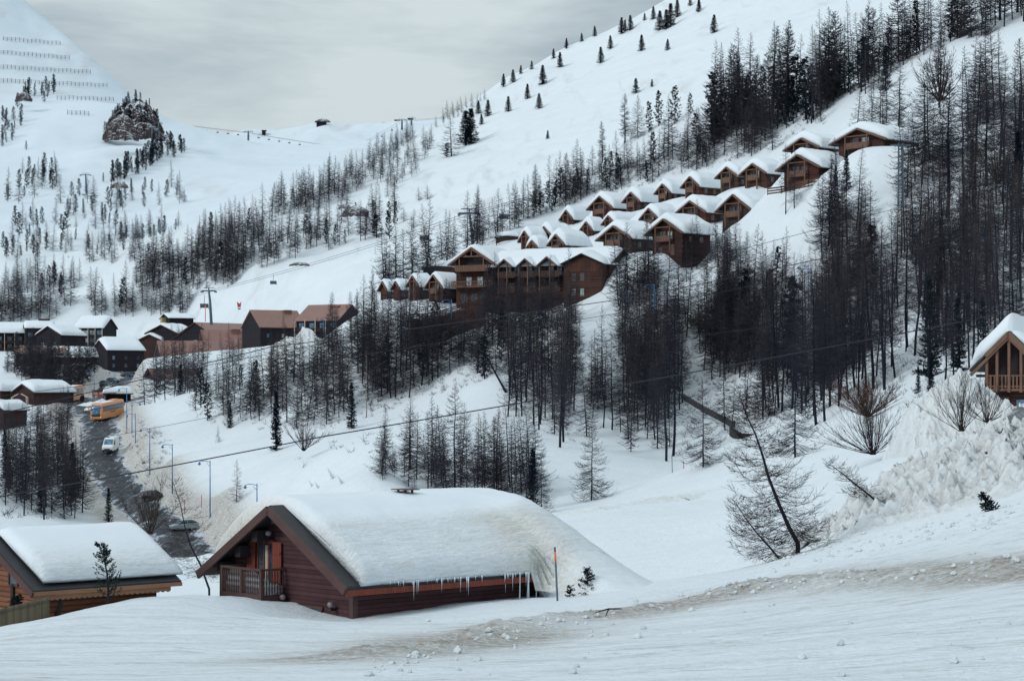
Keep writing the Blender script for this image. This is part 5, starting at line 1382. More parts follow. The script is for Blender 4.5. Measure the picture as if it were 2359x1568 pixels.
# ---- village blocks
def block(name, label, xc, w_px, ridge, eave, base, d, depth, a=0, front='side', wall='village', roof='metalroof', snow=0., win=None, chim=(), cat='building', eoff=.5, wmat='glass', balc=False, lip=.35):
    """front='side': a roof slope faces the camera; front='gable': the gable does"""
    Yp = d * K; s = Yp / F
    e = thing(name, W(xc, base, d), label, cat, -a)
    w = w_px * s / max(.5, math.cos(a)); he = (base - eave) * s; rr = (eave - ridge) * s
    if front == 'side':
        mb = MB(); mb.prism([(0, -5), (depth, -5), (depth, he), (depth / 2, he + rr - .2), (0, he)], 'x', -w / 2, w / 2); mb.build('wall', M[wall], e)
        slope = rr / (depth / 2); z0 = he - slope * eoff
        mb = MB()
        mb.prism([(-eoff, z0), (depth / 2, he + rr), (depth / 2, he + rr + .22), (-eoff, z0 + .22)], 'x', -w / 2 - .5, w / 2 + .5)
        mb.prism([(depth + eoff, z0), (depth / 2 + .002, he + rr), (depth / 2 + .002, he + rr + .22), (depth + eoff, z0 + .22)], 'x', -w / 2 - .5, w / 2 + .5); mb.build('roof', M[roof], e)
        if snow:
            secs = []; nx, ny = 22, 14
            for i in range(nx):
                x = -w / 2 - .55 + (w + 1.1) * i / (nx - 1); row = []
                for j in range(ny):
                    y = -eoff - .15 + (depth + 2 * eoff + .3) * j / (ny - 1)
                    zz = z0 + .22 + (he + rr - z0) * (1 - abs(y - depth / 2) / (depth / 2 + eoff))
                    t = snow * math.sin(min(1, (min(i, nx - 1 - i) + .1) / 2.5) * 1.57) ** .6 * math.sin(min(1, (min(j, ny - 1 - j) + .1) / 2) * 1.57) ** .6 * (1 + .25 * float(fbm(x, y, 3, 3, int(xc))))
                    row.append((x, y, zz + .03 + t))
                secs.append(row + [(q[0], q[1], z0 + .20 + (he + rr - z0) * (1 - abs(q[1] - depth / 2) / (depth / 2 + eoff))) for q in reversed(row)])
            mb = MB(); mb.loft(secs); mb.build('snow_cap', M['cap'], e, True)
    else:
        hs = w / 2 + eoff
        mb = MB(); gable_walls(mb, w / 2, 0, depth, -5, he, rr, hs); mb.build('wall', M[wall], e)
        mb = MB(); roof_slabs(mb, hs, rr, he, -.6, depth + .5, .22); mb.build('roof', M[roof], e)
        mb = MB()
        for q in (-1, 1): mb.beam((0, -.66, he + rr - .15), (q * hs, -.66, he - .15), .1, .3)
        mb.build('bargeboard', M['village2'], e)
        if snow: snowcap(e, hs, rr, -.5, depth + .5, snow, int(xc) + 5, ez=he)
    if win:
        cols, rows, ww, wh, zs = win
        for r_ in range(rows):
            for c_ in range(cols):
                x = (c_ + .5) / cols * w - w / 2
                window(e, 'y', x, he - zs - r_ * 2.8, ww, wh, 0, wmat if (c_ + r_) % 3 else 'glassb', 'village2')
        if balc:
            for r_ in range(rows): railing(e, -w / 2, w / 2, -.9, he - zs - .9 - r_ * 2.8, .8, M['village2'], 0, n=10, boards=True)
            mb = MB()
            for c_ in range(cols + 1): 
                x = c_ / cols * w - w / 2; mb.span((x - .12, -1.05, -2), (x + .12, -.92, he))
            mb.build('pale_posts', M['trim'], e)
    for cx, cy0, cy1, cw, mt in chim:
        x = (cx - xc) * s; mb = MB(); y = depth * .38
        mb.span((x - cw / 2, y, (base - cy1) * s), (x + cw / 2, y + cw * .8, (base - cy0) * s)); mb.span((x - cw / 2 - .12, y - .12, (base - cy0) * s - .3), (x + cw / 2 + .12, y + cw * .8 + .12, (base - cy0) * s - .12)); mb.build('chimney', M[mt], e)
    return e
block('apartment_block','snow roofed apartment block at the left edge of the village',22,66,746,766,812,545,12,R(-15),'side',snow=1.0,win=(3,3,1.6,1.4,3.0),roof='village2',balc=True)
block('apartment_block','dark apartment block with a squat roof lantern in the village at the left',92,62,744,756,815,540,13,R(-15),'side',snow=1.2,win=(3,3,1.6,1.4,3.2),roof='village2',chim=[(103,733,748,4.2,'village2')])
block('apartment_block','gabled dark block with pale posts in front of the balcony block',112,66,751,772,815,515,12,R(35),'gable',snow=.9,roof='village2',win=(2,2,1.6,1.4,4.0))
block('apartment_block','apartment block with rows of glazed balconies under a thick snow roof',205,68,733,755,806,535,13,R(12),'side',snow=1.3,win=(4,3,2.2,1.6,2.6),roof='village2',wmat='glassl',balc=True)
block('low_building','low building with brown metal roof half under snow behind the bare trees',92,105,796,814,850,470,13,R(-12),'side',win=(5,1,1.2,1.0,2.2))
block('low_building','low dark building with thin snow roof right of the half covered brown roof',170,100,800,822,850,472,12,R(-22),'side',snow=.5,roof='village2')
block('black_block','four storey black block under a smooth snow slab',290,76,783,806,866,505,14,R(-32),'side',snow=1.3,win=(3,3,.9,1.3,3.4),roof='village2')
block('small_house','small gabled house with snow roof behind the black block',345,55,770,784,800,530,12,R(20),'gable',snow=.9,wall='village2',roof='village2')
block('gabled_house','gabled dark house with snow roof and little yellow chimney',372,78,748,768,800,530,12,R(30),'gable',snow=.9,wall='village',roof='village2',chim=[(352,741,765,1.6,'yellow')])
block('tower_block','black tower block with lean roof and two yellow chimneys',418,52,723,733,790,545,12,R(-25),'side',wall='village',roof='village2',chim=[(389,731,750,3.0,'yellow'),(405,722,738,3.0,'yellow')],snow=.4)
block('gabled_block','wide dark gabled block with brown metal roof falling to the right',450,150,742,790,830,520,30,R(42),'gable',win=(3,2,1.8,1.6,.5),wmat='glassl')
block('roofed_block','brown metal roof with two brick chimneys in the middle of the village',535,118,760,804,838,488,14,R(-18),'side',wall='village2',chim=[(551,757,775,2.6,'chim'),(577,757,775,2.4,'chim')],win=(4,1,1.4,1.2,2.4))
block('roofed_block','lower brown metal roof in front of the wide gabled block',440,128,785,822,850,468,14,R(-18),'side',wall='village2',win=(5,1,1.4,1.2,2.4))
block('roofed_block','brown metal roofed block standing left of its twin below the piste',652,98,714,753,800,450,16,R(-28),'side',wall='village',chim=[(683,712,726,2.4,'chim')],win=(3,1,.8,1.2,3.4),wmat='trim')
block('roofed_block','brown metal roofed block with snow patch and chimney nearest the timber lodge',730,100,701,737,778,432,15,R(28),'side',wall='village',chim=[(752,703,722,2.6,'chim')],win=(4,1,1.6,1.5,2.4),wmat='glassb',balc=True)
block('a_frame_house','steep brown A-frame house beside the lamps',345,62,848,896,906,372,14,R(52),'gable',wall='village',eoff=.3)
# hut with snow roof beside the coaches
e = block('snowy_shelter','open timber hut with rounded snow roof left of the coaches',55,58,884,903,940,332,11,R(44),'gable',snow=1.2,wall='village2',roof='village2')
mb = MB()
for x in (-3.2, 3.0): mb.span((x - .2, -1.3, -2), (x + .2, -.9, 2.6))
for q in (-1, 1): mb.beam((q * 3.1, -1.1, 2.6), (q * .4, -1.1, 3.4), .15, .2)
mb.build('pale_posts', M['trim'], e); window(e, 'x', 6.5, .6, 3.2, 1.5, 3.4 + .25, 'trim', 'village2')
block('snowy_hut','hut with snow roof cut off by the left edge above the snow mound',-14,40,884,900,930,335,8,R(40),'gable',snow=1.1,wall='village2',roof='village2',eoff=.4)
block('snowy_hut','snow slab roofed hut at the left edge below the others',-10,42,930,944,975,300,7,R(30),'gable',snow=1.1,wall='village2',roof='village2',eoff=.4)
e = thing('bus_shelter', W(272,934,334), 'bus shelter with a thick snow slab on its flat roof', 'bus shelter', R(8))
mb = MB(); mb.span((-2.9,1.6,-1.5),(2.9,1.9,2.6)); mb.span((-2.9,-.6,-1.5),(-2.6,1.6,2.6)); mb.span((2.6,-.6,-1.5),(2.9,1.6,2.6)); mb.span((-2.6,1.0,-1.5),(2.6,1.58,2.5)); mb.build('wall', M['village'], e)
mb = MB(); mb.span((-3.4,-1.2,2.6),(3.4,2.3,2.85)); mb.build('roof', M['village2'], e)
o = snowcap(e, 3.5, .25, -1.3, 2.4, 1.5, 15, ez=2.85)

# ---- near chalet with the long snow roof
def near_chalet():
    hs, rise, E, fo, Lr = 5.4, 3.15, 3.2, .95, 13.0
    e = thing('brown_chalet', (-9.795, 94.611, -11.3), 'dark brown boarded chalet with balcony and a huge snow roof hung with icicles', 'chalet', -A48)
    hw = 4.6
    w = MB(); sL = E + rise * (1 - 5.05 / hs) - .12; sR = E + rise * (1 - hw / hs) - .12
    w.prism([(-5.05, -3), (hw, -3), (hw, sR), (0, E + rise - .12), (-5.05, sL)], 'y', 0, Lr - .6); w.build('wall', M['brown'], e)
    cb = MB()
    for x in (-4.98, hw): cb.span((x - .12, -.06, -3), (x + .12, .15, E + rise * (1 - abs(x) / hs) - .2))
    cb.span((hw - .1, .15, -3), (hw + .05, .28, E)); cb.build('corner_boards', M['brown2'], e)
    r = MB(); roof_slabs(r, hs, rise, E, -fo, Lr, .2); r.build('roof', M['slate'], e)
    for s in (-1, 1):
        b = MB(); b.beam((0, -fo - .07, E + rise - .2), (s * (hs + .04), -fo - .07, E - .2), .13, .36); b.build('bargeboard', M['brown2'], e)
    b = MB(); b.span((hs - .02, -fo, E - .42), (hs + .09, Lr, E - .17)); b.build('eaves_board', M['shutter'], e)
    b = MB(); b.prism([(hw, E + .28), (hs - .02, E - .2), (hs - .02, E - .24), (hw, E + .2)], 'y', -fo, Lr); b.prism([(-hw, E + .28), (-hs + .02, E - .2), (-hs + .02, E - .24), (-hw, E + .2)], 'y', -fo, Lr); b.build('soffit', M['brown2'], e)
    for x in (-4.1, -2.75, -1.48, 0, 1.12, 2.34, 3.56):
        z = E + rise * (1 - abs(x) / hs) - .3
        b = MB(); b.span((x - .21, -.72, z - .5), (x + .21, .05, z)); b.build('roof_beam', M['dark'], e)
    # balcony
    zb = 2.42; x0, x1, yb = -3.05, -.12, -1.3
    b = MB(); b.span((x0, yb, zb - .3), (x1, 0, zb)); b.span((x0 + .1, yb + .2, zb - .62), (x0 + .35, 0, zb - .3)); b.span((x1 - .35, yb + .2, zb - .62), (x1 - .1, 0, zb - .3)); b.span((x0 - .03, yb - .05, zb - .34), (x1 + .03, yb, zb + .06))
    bal = b.build('balcony', M['brown2'], e)
    b = MB(); b.span((x0 - .06, yb - .08, zb + 1.08), (x1 + .06, yb + .08, zb + 1.18)); b.span((x0 - .06, yb, zb + 1.08), (x0 + .08, 0, zb + 1.17)); b.span((x1 - .08, yb, zb + 1.08), (x1 + .06, 0, zb + 1.17))
    for x in (x0, (x0 + x1) / 2, x1): b.span((x - .07, yb - .06, zb - .55), (x + .07, yb + .06, zb + 1.09))
    b.build('handrail', M['brown2'], bal)
    b = MB(); prof = [(.018, 0), (.026, .12), (.036, .3), (.02, .42), (.036, .55), (.02, .68), (.036, .82), (.018, 1.06)]
    for i in range(1, 22):
        x = x0 + (x1 - x0) * i / 22
        if abs(x - (x0 + x1) / 2) > .09: b.lathe(prof, (x, yb, zb + .02), 6)
    for i in range(1, 9):
        for x in (x0, x1): b.lathe(prof, (x, yb + 1.3 * i / 9, zb + .02), 6)
    b.build('balusters', M['brown2'], bal, True)
    # snow on the balcony, seen between the balusters
    secs = []
    for i in range(16):
        x = x0 + .1 + (x1 - x0 - .2) * i / 15; row = []
        for j in range(8):
            y = yb + .12 + 1.1 * j / 7; row.append((x, y, zb + .04 + (1.02 - .35 * max(0, (i - 9) / 6)) * (1 - .55 * j / 7) * min(1, (i + .6) / 2) * (1 + .25 * float(fbm(x * 2, y * 2, 1, 3, 5)))))
        secs.append(row + [(q[0], q[1], zb + .01) for q in reversed(row)])
    b = MB(); b.loft(secs); b.build('balcony_snow', M['cap'], bal, True)
    # balcony door, frame and shutters
    b = MB(); b.span((-2.2, -.06, zb), (-2.1, .02, 4.68)); b.span((-1.03, -.06, zb), (-.93, .02, 4.68)); b.span((-2.2, -.07, 4.6), (-.93, .02, 4.74)); b.span((-1.72, -.05, zb), (-1.66, .01, 4.6)); b.span((-1.34, -.05, zb), (-1.27, .01, 4.6))
    dr = b.build('balcony_door', M['shutter'], e)
    b = MB(); b.span((-2.1, -.02, zb + .08), (-1.03, .01, 4.6)); b.build('pane', M['glass'], dr)
    b = MB(); b.span((-1.60, -.035, zb + .1), (-1.42, -.022, 4.5)); b.build('curtain', M['trim'], dr)
    for s0 in (-2.87, -.92):
        b = MB(); b.span((s0, -.13, 2.55), (s0 + .62, -.08, 4.68)); b.span((s0 + .03, -.17, 4.15), (s0 + .59, -.13, 4.27)); b.span((s0 + .03, -.17, 2.85), (s0 + .59, -.13, 2.97)); b.build('shutter', M['shutter'], e)
    for x, z in ((-.98, 5.06), (-4.35, 2.66), (3.5, 2.26), (.06, 2.34)):
        b = MB(); b.lathe([(.02, -.12), (.10, -.10), (.15, 0), (.12, .09), (.04, .13)], (x, -.3, z), 14); lp = b.build('wall_lamp', M['lampglass'], e, True)
        b = MB(); b.span((x - .05, -.3, z - .26), (x + .05, 0, z - .16)); b.span((x - .09, -.36, z - .2), (x + .09, -.22, z - .12)); b.build('bracket', M['black'], lp)
    # ground floor windows half buried
    for xa, xb in ((-3.6, -2.0), (.95, 2.55)):
        b = MB(); b.span((xa, -.06, .9), (xb, .02, 2.0)); g = b.build('window', M['glass'], e)
        b = MB()
        for x in (xa, (xa + xb) / 2, xb): b.span((x - .05, -.09, .9), (x + .05, -.055, 2.0))
        b.span((xa - .1, -.1, 1.98), (xb + .1, -.05, 2.1)); b.build('frame', M['brown2'], g)
    for xa in (-4.3, .15, -2.3):
        b = MB(); b.span((xa, -.12, .9), (xa + .75, -.06, 1.95)); b.build('shutter', M['shutter'], e)
    b = MB(); b.span((hw + .004, 3.4, .4), (hw + .07, 4.2, 1.9)); b.build('shutter', M['shutter'], e)
    b = MB(); b.span((hw + .003, 4.25, .4), (hw + .05, 5.4, 1.95)); b.build('window', M['glass'], e)
    # chimney head just clear of the snow
    cy = 6.4; b = MB(); b.span((-.22, cy, E + rise - .5), (.22, cy + .45, E + rise + .42)); b.v = [(x * 1.3, y, z - .22) for x, y, z in b.v]; ch = b.build('chimney', M['stone'], e)
    b = MB()
    for x in (-.2, .2):
        for y in (cy + .03, cy + .42): b.span((x - .035, y - .035, E + rise + .42), (x + .035, y + .035, E + rise + .66))
    b.v = [(x * 1.3, y, z - .22) for x, y, z in b.v]; ch.location.z = 0
    b.span((-.52, cy - .2, E + rise + .44), (.52, cy + .66, E + rise + .48)); b.build('cover_slab', M['brown2'], ch)
    b = MB(); b.lathe([(.06, 0), (.09, .08), (.06, .16)], (0, cy + .22, E + rise + .20), 8); b.build('pot', M['black'], ch)
    # roof snow with drift at the far end
    ny, nl = 104, 92; secs = []; rough = []; dirt_shade = []
    gz = 2.35
    for j in range(ny):
        f = j / (ny - 1); y = -.25 + 20.5 * f ** 1.5
        fr = min(1, (y + .27) / .55); frs = math.sin(fr * 1.5708) ** .55
        dr = float(sstep(9.4, 11.4, y)); endf = float(sstep(12.0, 20.4, y))
        inset = .06 * (1 - min(1, max(0, (y + .25) / .9))) ** 2
        xl = -hs - .12 - 1.2 * endf + .10 * float(fbm(y, 3.3, .9, 3, 4)); xe = hs + .10 + .07 * float(fbm(y, 7.7, .8, 3, 6))
        xr = xe + (4.2 - 2.0 * endf) * dr
        row = []
        for i in range(nl):
            g = i / (nl - 1); x = xl + (xr - xl) * g
            roofz = E + rise * (1 - math.sqrt(x * x + .3) / hs) + .17
            side = x > 0
            t0 = (.42 if abs(x) < .6 else .42 + (.40 if side else .95) * min(1, (abs(x) - .6) / 2.2))
            if side: t0 = .45 + .28 * math.sin(min(1, x / hs) * 2.6)
            else: t0 = .42 + 1.1 * math.sin(min(1, -x / hs) * 2.4)
            de = (xe - x) if side else (x - xl)
            lip = math.sin(min(1, max(0, de / .5)) * 1.5708) ** .5 if (dr < .02 or not side) else 1 - (1 - math.sin(min(1, max(0, de / .5)) * 1.5708) ** .5) * (1 - dr)
            front = frs if not side else frs * (1 - .0)
            z = roofz + t0 * (.16 + .84 * front) * lip
            if side:   # near edge drawn back from the verge on the right slope
                z = z
            if dr > 0 and side:
                u = min(1, max(0, (x - 1.0) / (xr - 1.0))); zt = roofz + t0
                ztop = E + rise * (1 - 1.0 / hs) + .17 + .6
                zd = gz + (ztop - gz) * (.5 * max(0, 1 - u) ** 1.1 + .5 * (1 - u * u * (3 - 2 * u))) * (1 - .25 * math.sin(u * 3.1416) * 0)
                if x > 1.0: z = z * (1 - dr) + max(zd, zt * (1 if x < xe else 0) + (-99 if x >= xe else 0)) * dr if x < xe else zd
            if endf > 0:
                zg = gz - .6; z = zg + (z - zg) * (1 - endf) ** 1.25 if z > zg else z
            z += (.05 * float(fbm(x, y, 2.2, 4, 8)) + .035 * float(fbm(x * .6, y, .55, 4, 28, .6)) * min(1, max(0, abs(x) - .8))) + .16 * float(fbm(x, y, 6, 3, 18)) * min(1, max(0, y) / 3)
            yy = y + (0 if not side else inset * min(1, x / 1.2))
            row.append((x, yy, z))
            rg = float(sstep(.30, .55, x / hs)) * (1 - endf) if side else float(sstep(.2, .7, -x / hs)) * .7
            rough.append(rg * (1 - .6 * dr * (x > xe + .4)))
            dirt_shade.append(float(np.exp(-((y - 10.0) / 1.9) ** 2) * sstep(.35, .6, x / hs) * (1 - sstep(6.2, 8.0, x))) + (.85 * (1 - fr) + .45 * float(sstep(.05, .4, -x / hs)) * (1 - endf) if not side else .45 * (1 - fr)))  # dirt, plus shade painted on the front cut face and left slope
        und = []
        for x, yy, z in reversed(row):
            zb_ = E + rise * (1 - abs(x) / hs) + .02 if abs(x) <= hs else E - .03 - .0 * abs(x)
            if dr > 0 and x > xe - .3: zb_ = zb_ * (1 - dr) + (gz - 3) * dr
            if y > Lr: zb_ = min(zb_, gz - 3)
            und.append((x, yy, min(zb_, z - .02)))
        secs.append(row + und); rough += [.3] * nl; dirt_shade += [.1] * nl
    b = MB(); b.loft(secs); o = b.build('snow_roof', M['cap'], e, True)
    for nm, arr in (('rough', rough), ('dirt_shade', dirt_shade)):
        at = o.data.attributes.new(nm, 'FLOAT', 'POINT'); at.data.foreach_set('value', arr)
    # icicles along the right eave
    ri = random.Random(9)
    for k in range(84):
        y = ri.choice((ri.uniform(.8, 9.6), ri.gauss(2.3, .4), ri.gauss(5.0, .5), ri.gauss(8.2, .5)))
        if not .5 < y < 9.9: continue
        l = ri.uniform(.06, .26) * (1.0 + 2.4 * (ri.random() < .10))
        b = MB(); x = hs + .10 + ri.uniform(-.06, .08); z = E + .06
        b.tube([(x, y, z), (x + .01, y, z - l * .4), (x, y + .01, z - l)], [.028 + .02 * l, .014, .002], 5); b.build('icicle', M['ice'], e, True)
    for y, r_ in ((8.7, .035), (9.2, .07), (9.7, .03)):
        b = MB(); b.tube([(hs + .1, y, E + .05), (hs + .1, y, E - .5), (hs + .08, y, E - 1.3)], [r_, r_ * .6, r_ * 1.1], 7); b.build('ice_column', M['ice'], e, True)
near_chalet()

# ---- honey-log chalet at the left edge
def log_chalet():
    a = A48; ca, sa = math.cos(a), math.sin(a); hs, rise, fo, L, E = 3.85, 1.95, .9, 5.9, 3.0
    C = Vector(((77 - CX) * 88 / F, 88, (HY - 1360) * 88 / F))
    e = thing('log_chalet', (C.x - (hs * ca - fo * sa), C.y - (-hs * sa - fo * ca), C.z - E), 'honey coloured log chalet under smooth snow at the left edge', 'chalet', -a)
    hw = 3.0
    w = MB(); gable_walls(w, hw, 0, L - .4, -3, E, rise, hs); w.build('wall', M['logs'], e)
    r = MB(); roof_slabs(r, hs, rise, E, -fo, L + .3, .14); r.build('roof', M['slate'], e)
    for s in (-1, 1):
        b = MB(); b.beam((0, -fo - .05, E + rise - .18), (s * hs, -fo - .05, E - .18), .1, .26); b.build('bargeboard', M['brown2'], e)
    b = MB(); y = -fo; b.span((hs - .02, -fo, E - .22), (hs + .07, L + .3, E - .06)); b.build('eaves_board', M['logs2'], e)
    b = MB(); n = 26; pts = [(-fo, E - .22)]
    for i in range(n * 4 + 1): pts.append((-fo + (L + .3 + fo - .5) * i / (n * 4), E - .38 - .07 * abs(math.sin(math.pi * i / 4))))
    pts.append((L - .2, E - .22)); b.prism(pts, 'x', hs - .1, hs - .05); b.build('scalloped_board', M['logs2'], e)
    b = MB(); b.beam((hw + .05, .6, 1.7), (hs - .25, .6, E - .35), .14, .14); b.beam((hw, .6, 1.7), (hw + .08, .6, 1.0), .14, .14); b.build('bracket', M['dark'], e)
    b = MB(); b.span((hw + .004, .15, -2), (hw + .12, .45, 1.6)); b.build('corner_post', M['logs2'], e)
    b = MB()
    for k in range(14): b.span((hw - .02, -.28, 2.9 - k * .44), (hw + .2, -.003, 3.1 - k * .44)) if k % 2 else b.span((hw + .003, -.1, 2.9 - k * .44), (hw + .25, .12, 3.1 - k * .44))
    b.build('log_ends', M['logs2'], e)
    for xa, z0, z1 in ((-.9, .1, 1.95), (1.55, -.6, 1.65)):
        for q in (0, 1):
            b = MB(); b.span((xa + q * .52, -.1, z0), (xa + q * .52 + .5, -.03, z1)); sh = b.build('shutter', M['logs2'], e)
            b = MB()
            for z in (z0 + .15, z1 - .2): b.span((xa + q * .52 + .02, -.125, z), (xa + q * .52 + .46, -.1, z + .05))
            b.build('hinge', M['black'], sh)
    b = MB(); b.span((.35, -.04, 3.0), (1.0, .02, 3.75)); wn = b.build('window', M['glass'], e)
    b = MB(); b.span((.27, -.08, 2.92), (.35, .0, 3.83)); b.span((1.0, -.08, 2.92), (1.08, 0, 3.83)); b.span((.35, -.08, 3.75), (1.0, 0, 3.83)); b.span((.35, -.08, 2.92), (1.0, 0, 3.0)); b.build('frame', M['brown2'], wn)
    b = MB(); b.span((.55, -.12, -1), (.75, -.004, 3.0)); b.build('wall_post', M['dark'], e)
    b = MB(); b.span((.52, -.34, .2), (.92, -.125, .95)); mbx = b.build('meter_box', M['black'], e); b = MB(); b.span((.54, -.36, .95), (.90, -.13, 1.2)); b.build('meter_top', M['steel'], mbx)
    o = snowcap(e, hs, rise, -fo + .55, L + .5, .42, 33, nx=40, ny=36, over=-.2, ez=E + .12)
log_chalet()
# picket fence in front of it, with a snow topped lamp head and a clipped shrub
mb = MB(); a = W(-30,1440,54.5); b = W(112,1405,56.5)
for k in range(40):
    p = a.lerp(b, k / 39); mb.box(p + Vector((0, 0, -.05)), (.055, .03, 1.15))
mb.beam(a + Vector((0, .04, .40)), b + Vector((0, .04, .40)), .05, .07); mb.beam(a + Vector((0, .04, -.25)), b + Vector((0, .04, -.25)), .05, .07)
tag(mb.build('picket_fence', M['fence']), 'bleached picket fence half sunk in snow before the honey log chalet', 'fence')
p = W(85,1408,57.5); e = custom('evergreen_shrub', W(40,1425,57), spruce('s', .9, 55, .6, 7, 9, .14, .05, 12), M['bark'], M['needleg'], 'clipped evergreen shrub behind the picket fence', 'shrub')

# ---- gabled chalet at the right edge
def right_chalet():
    pk = (2323,762,2243,852,2400,846,2440,912,98)
    e = thing('gabled_chalet', (0, 0, 0), 'partly seen timber chalet with tall posts and a thick snow slab hanging off its roof', 'chalet')
    d = 98; Yp = d * K; a = R(30); ca, sa = math.cos(a), math.sin(a)
    hs = 80 * Yp / F / ca; rise = 88 * Yp / F; fo = 1.1; P = W(2323, 762, d)
    zb = (HY - 915) * Yp / F; E = P.z - rise - zb; L = 9; hw = hs - .75
    e.location = (P.x + sa * fo, P.y + ca * fo, zb); e.rotation_euler = (0, 0, -a)
    w = MB(); gable_walls(w, hw, 0, L, -4, E, rise, hs); w.build('wall', M['larchwood'], e)
    r = MB(); roof_slabs(r, hs, rise, E, -fo, L + .4, .16); r.build('roof', M['slate'], e)
    for s in (-1, 1):
        b = MB(); b.beam((0, -fo - .06, E + rise - .2), (s * hs * (1 if s > 0 else .58), -fo - .06, E + (rise * .42 if s < 0 else 0) - .2), .11, .3); b.beam((0, -fo - .0, E + rise - .45), (s * hs * .97, -fo, E - .42), .1, .2); b.build('bargeboard', M['beam'], e)
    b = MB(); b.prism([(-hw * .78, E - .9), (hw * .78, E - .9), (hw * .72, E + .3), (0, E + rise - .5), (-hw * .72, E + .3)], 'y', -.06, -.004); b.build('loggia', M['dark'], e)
    for x in (-hw * .78, -hw * .42, .0, hw * .42, hw * .78):
        z = E + rise * (1 - abs(x) / hs) - .45; b = MB(); b.span((x - .09, -fo + .1, E - 1.6), (x + .09, -fo + .28, z)); b.build('post', M['beam'], e)
    railing(e, -hw * .78, hw * .8, -fo + .2, E - 1.35, .95, M['beam'], 0, n=12)
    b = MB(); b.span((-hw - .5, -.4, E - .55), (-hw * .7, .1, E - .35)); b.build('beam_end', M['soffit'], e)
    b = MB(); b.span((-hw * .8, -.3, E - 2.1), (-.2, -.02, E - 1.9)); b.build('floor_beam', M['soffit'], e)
    window(e, 'y', -hw * .45, E - 3.2, .9, .9, 0, 'glass'); b = MB(); b.span((.25, -.05, -1), (1.5, -.004, E - 2.1)); b.build('door', M['glassb'], e)
    o = snowcap(e, hs, rise, -fo + .5, L + .4, .45, 44, nx=36, ny=26, over=.05, left=3.2, right=.7, ez=E)
right_chalet()
# ------------------------------------------------------------------ vehicles (length along local -y = front)
def wheels(e, xs, ys, r, w=.24):
    for y in ys:
        for s in (-1, 1):
            b = MB(); x = s * xs
            prof = [(r * .72, -w / 2), (r, -w / 2 + .03), (r, w / 2 - .03), (r * .72, w / 2)]
            n = 16
            secs = [[(x + z, y + rr * math.cos(2 * math.pi * k / n), r + rr * math.sin(2 * math.pi * k / n)) for k in range(n)] for rr, z in prof]
            b.loft(secs); o = b.build('wheel', M['rubber'], e, True)
            b = MB(); secs = [[(x + s * z, y + rr * math.cos(2 * math.pi * k / n), r + rr * math.sin(2 * math.pi * k / n)) for k in range(n)] for rr, z in ((r * .7, w / 2 - .04), (r * .6, w / 2), (r * .15, w / 2 - .02))]
            b.loft(secs); b.build('rim', M['chrome'], o, True)
def place(e, pix, d, head, slope=0, sheet=True):
    p = W(*pix, d); g = ground(p.x, p.y)
    dd, rz = nearest(np.array([p.x]), np.array([p.y]), RP)
    p.z = (float(rz[0]) + .06) if dd[0] < 4.5 else g + .05
    e.location = p; e.rotation_euler = (slope, 0, head)
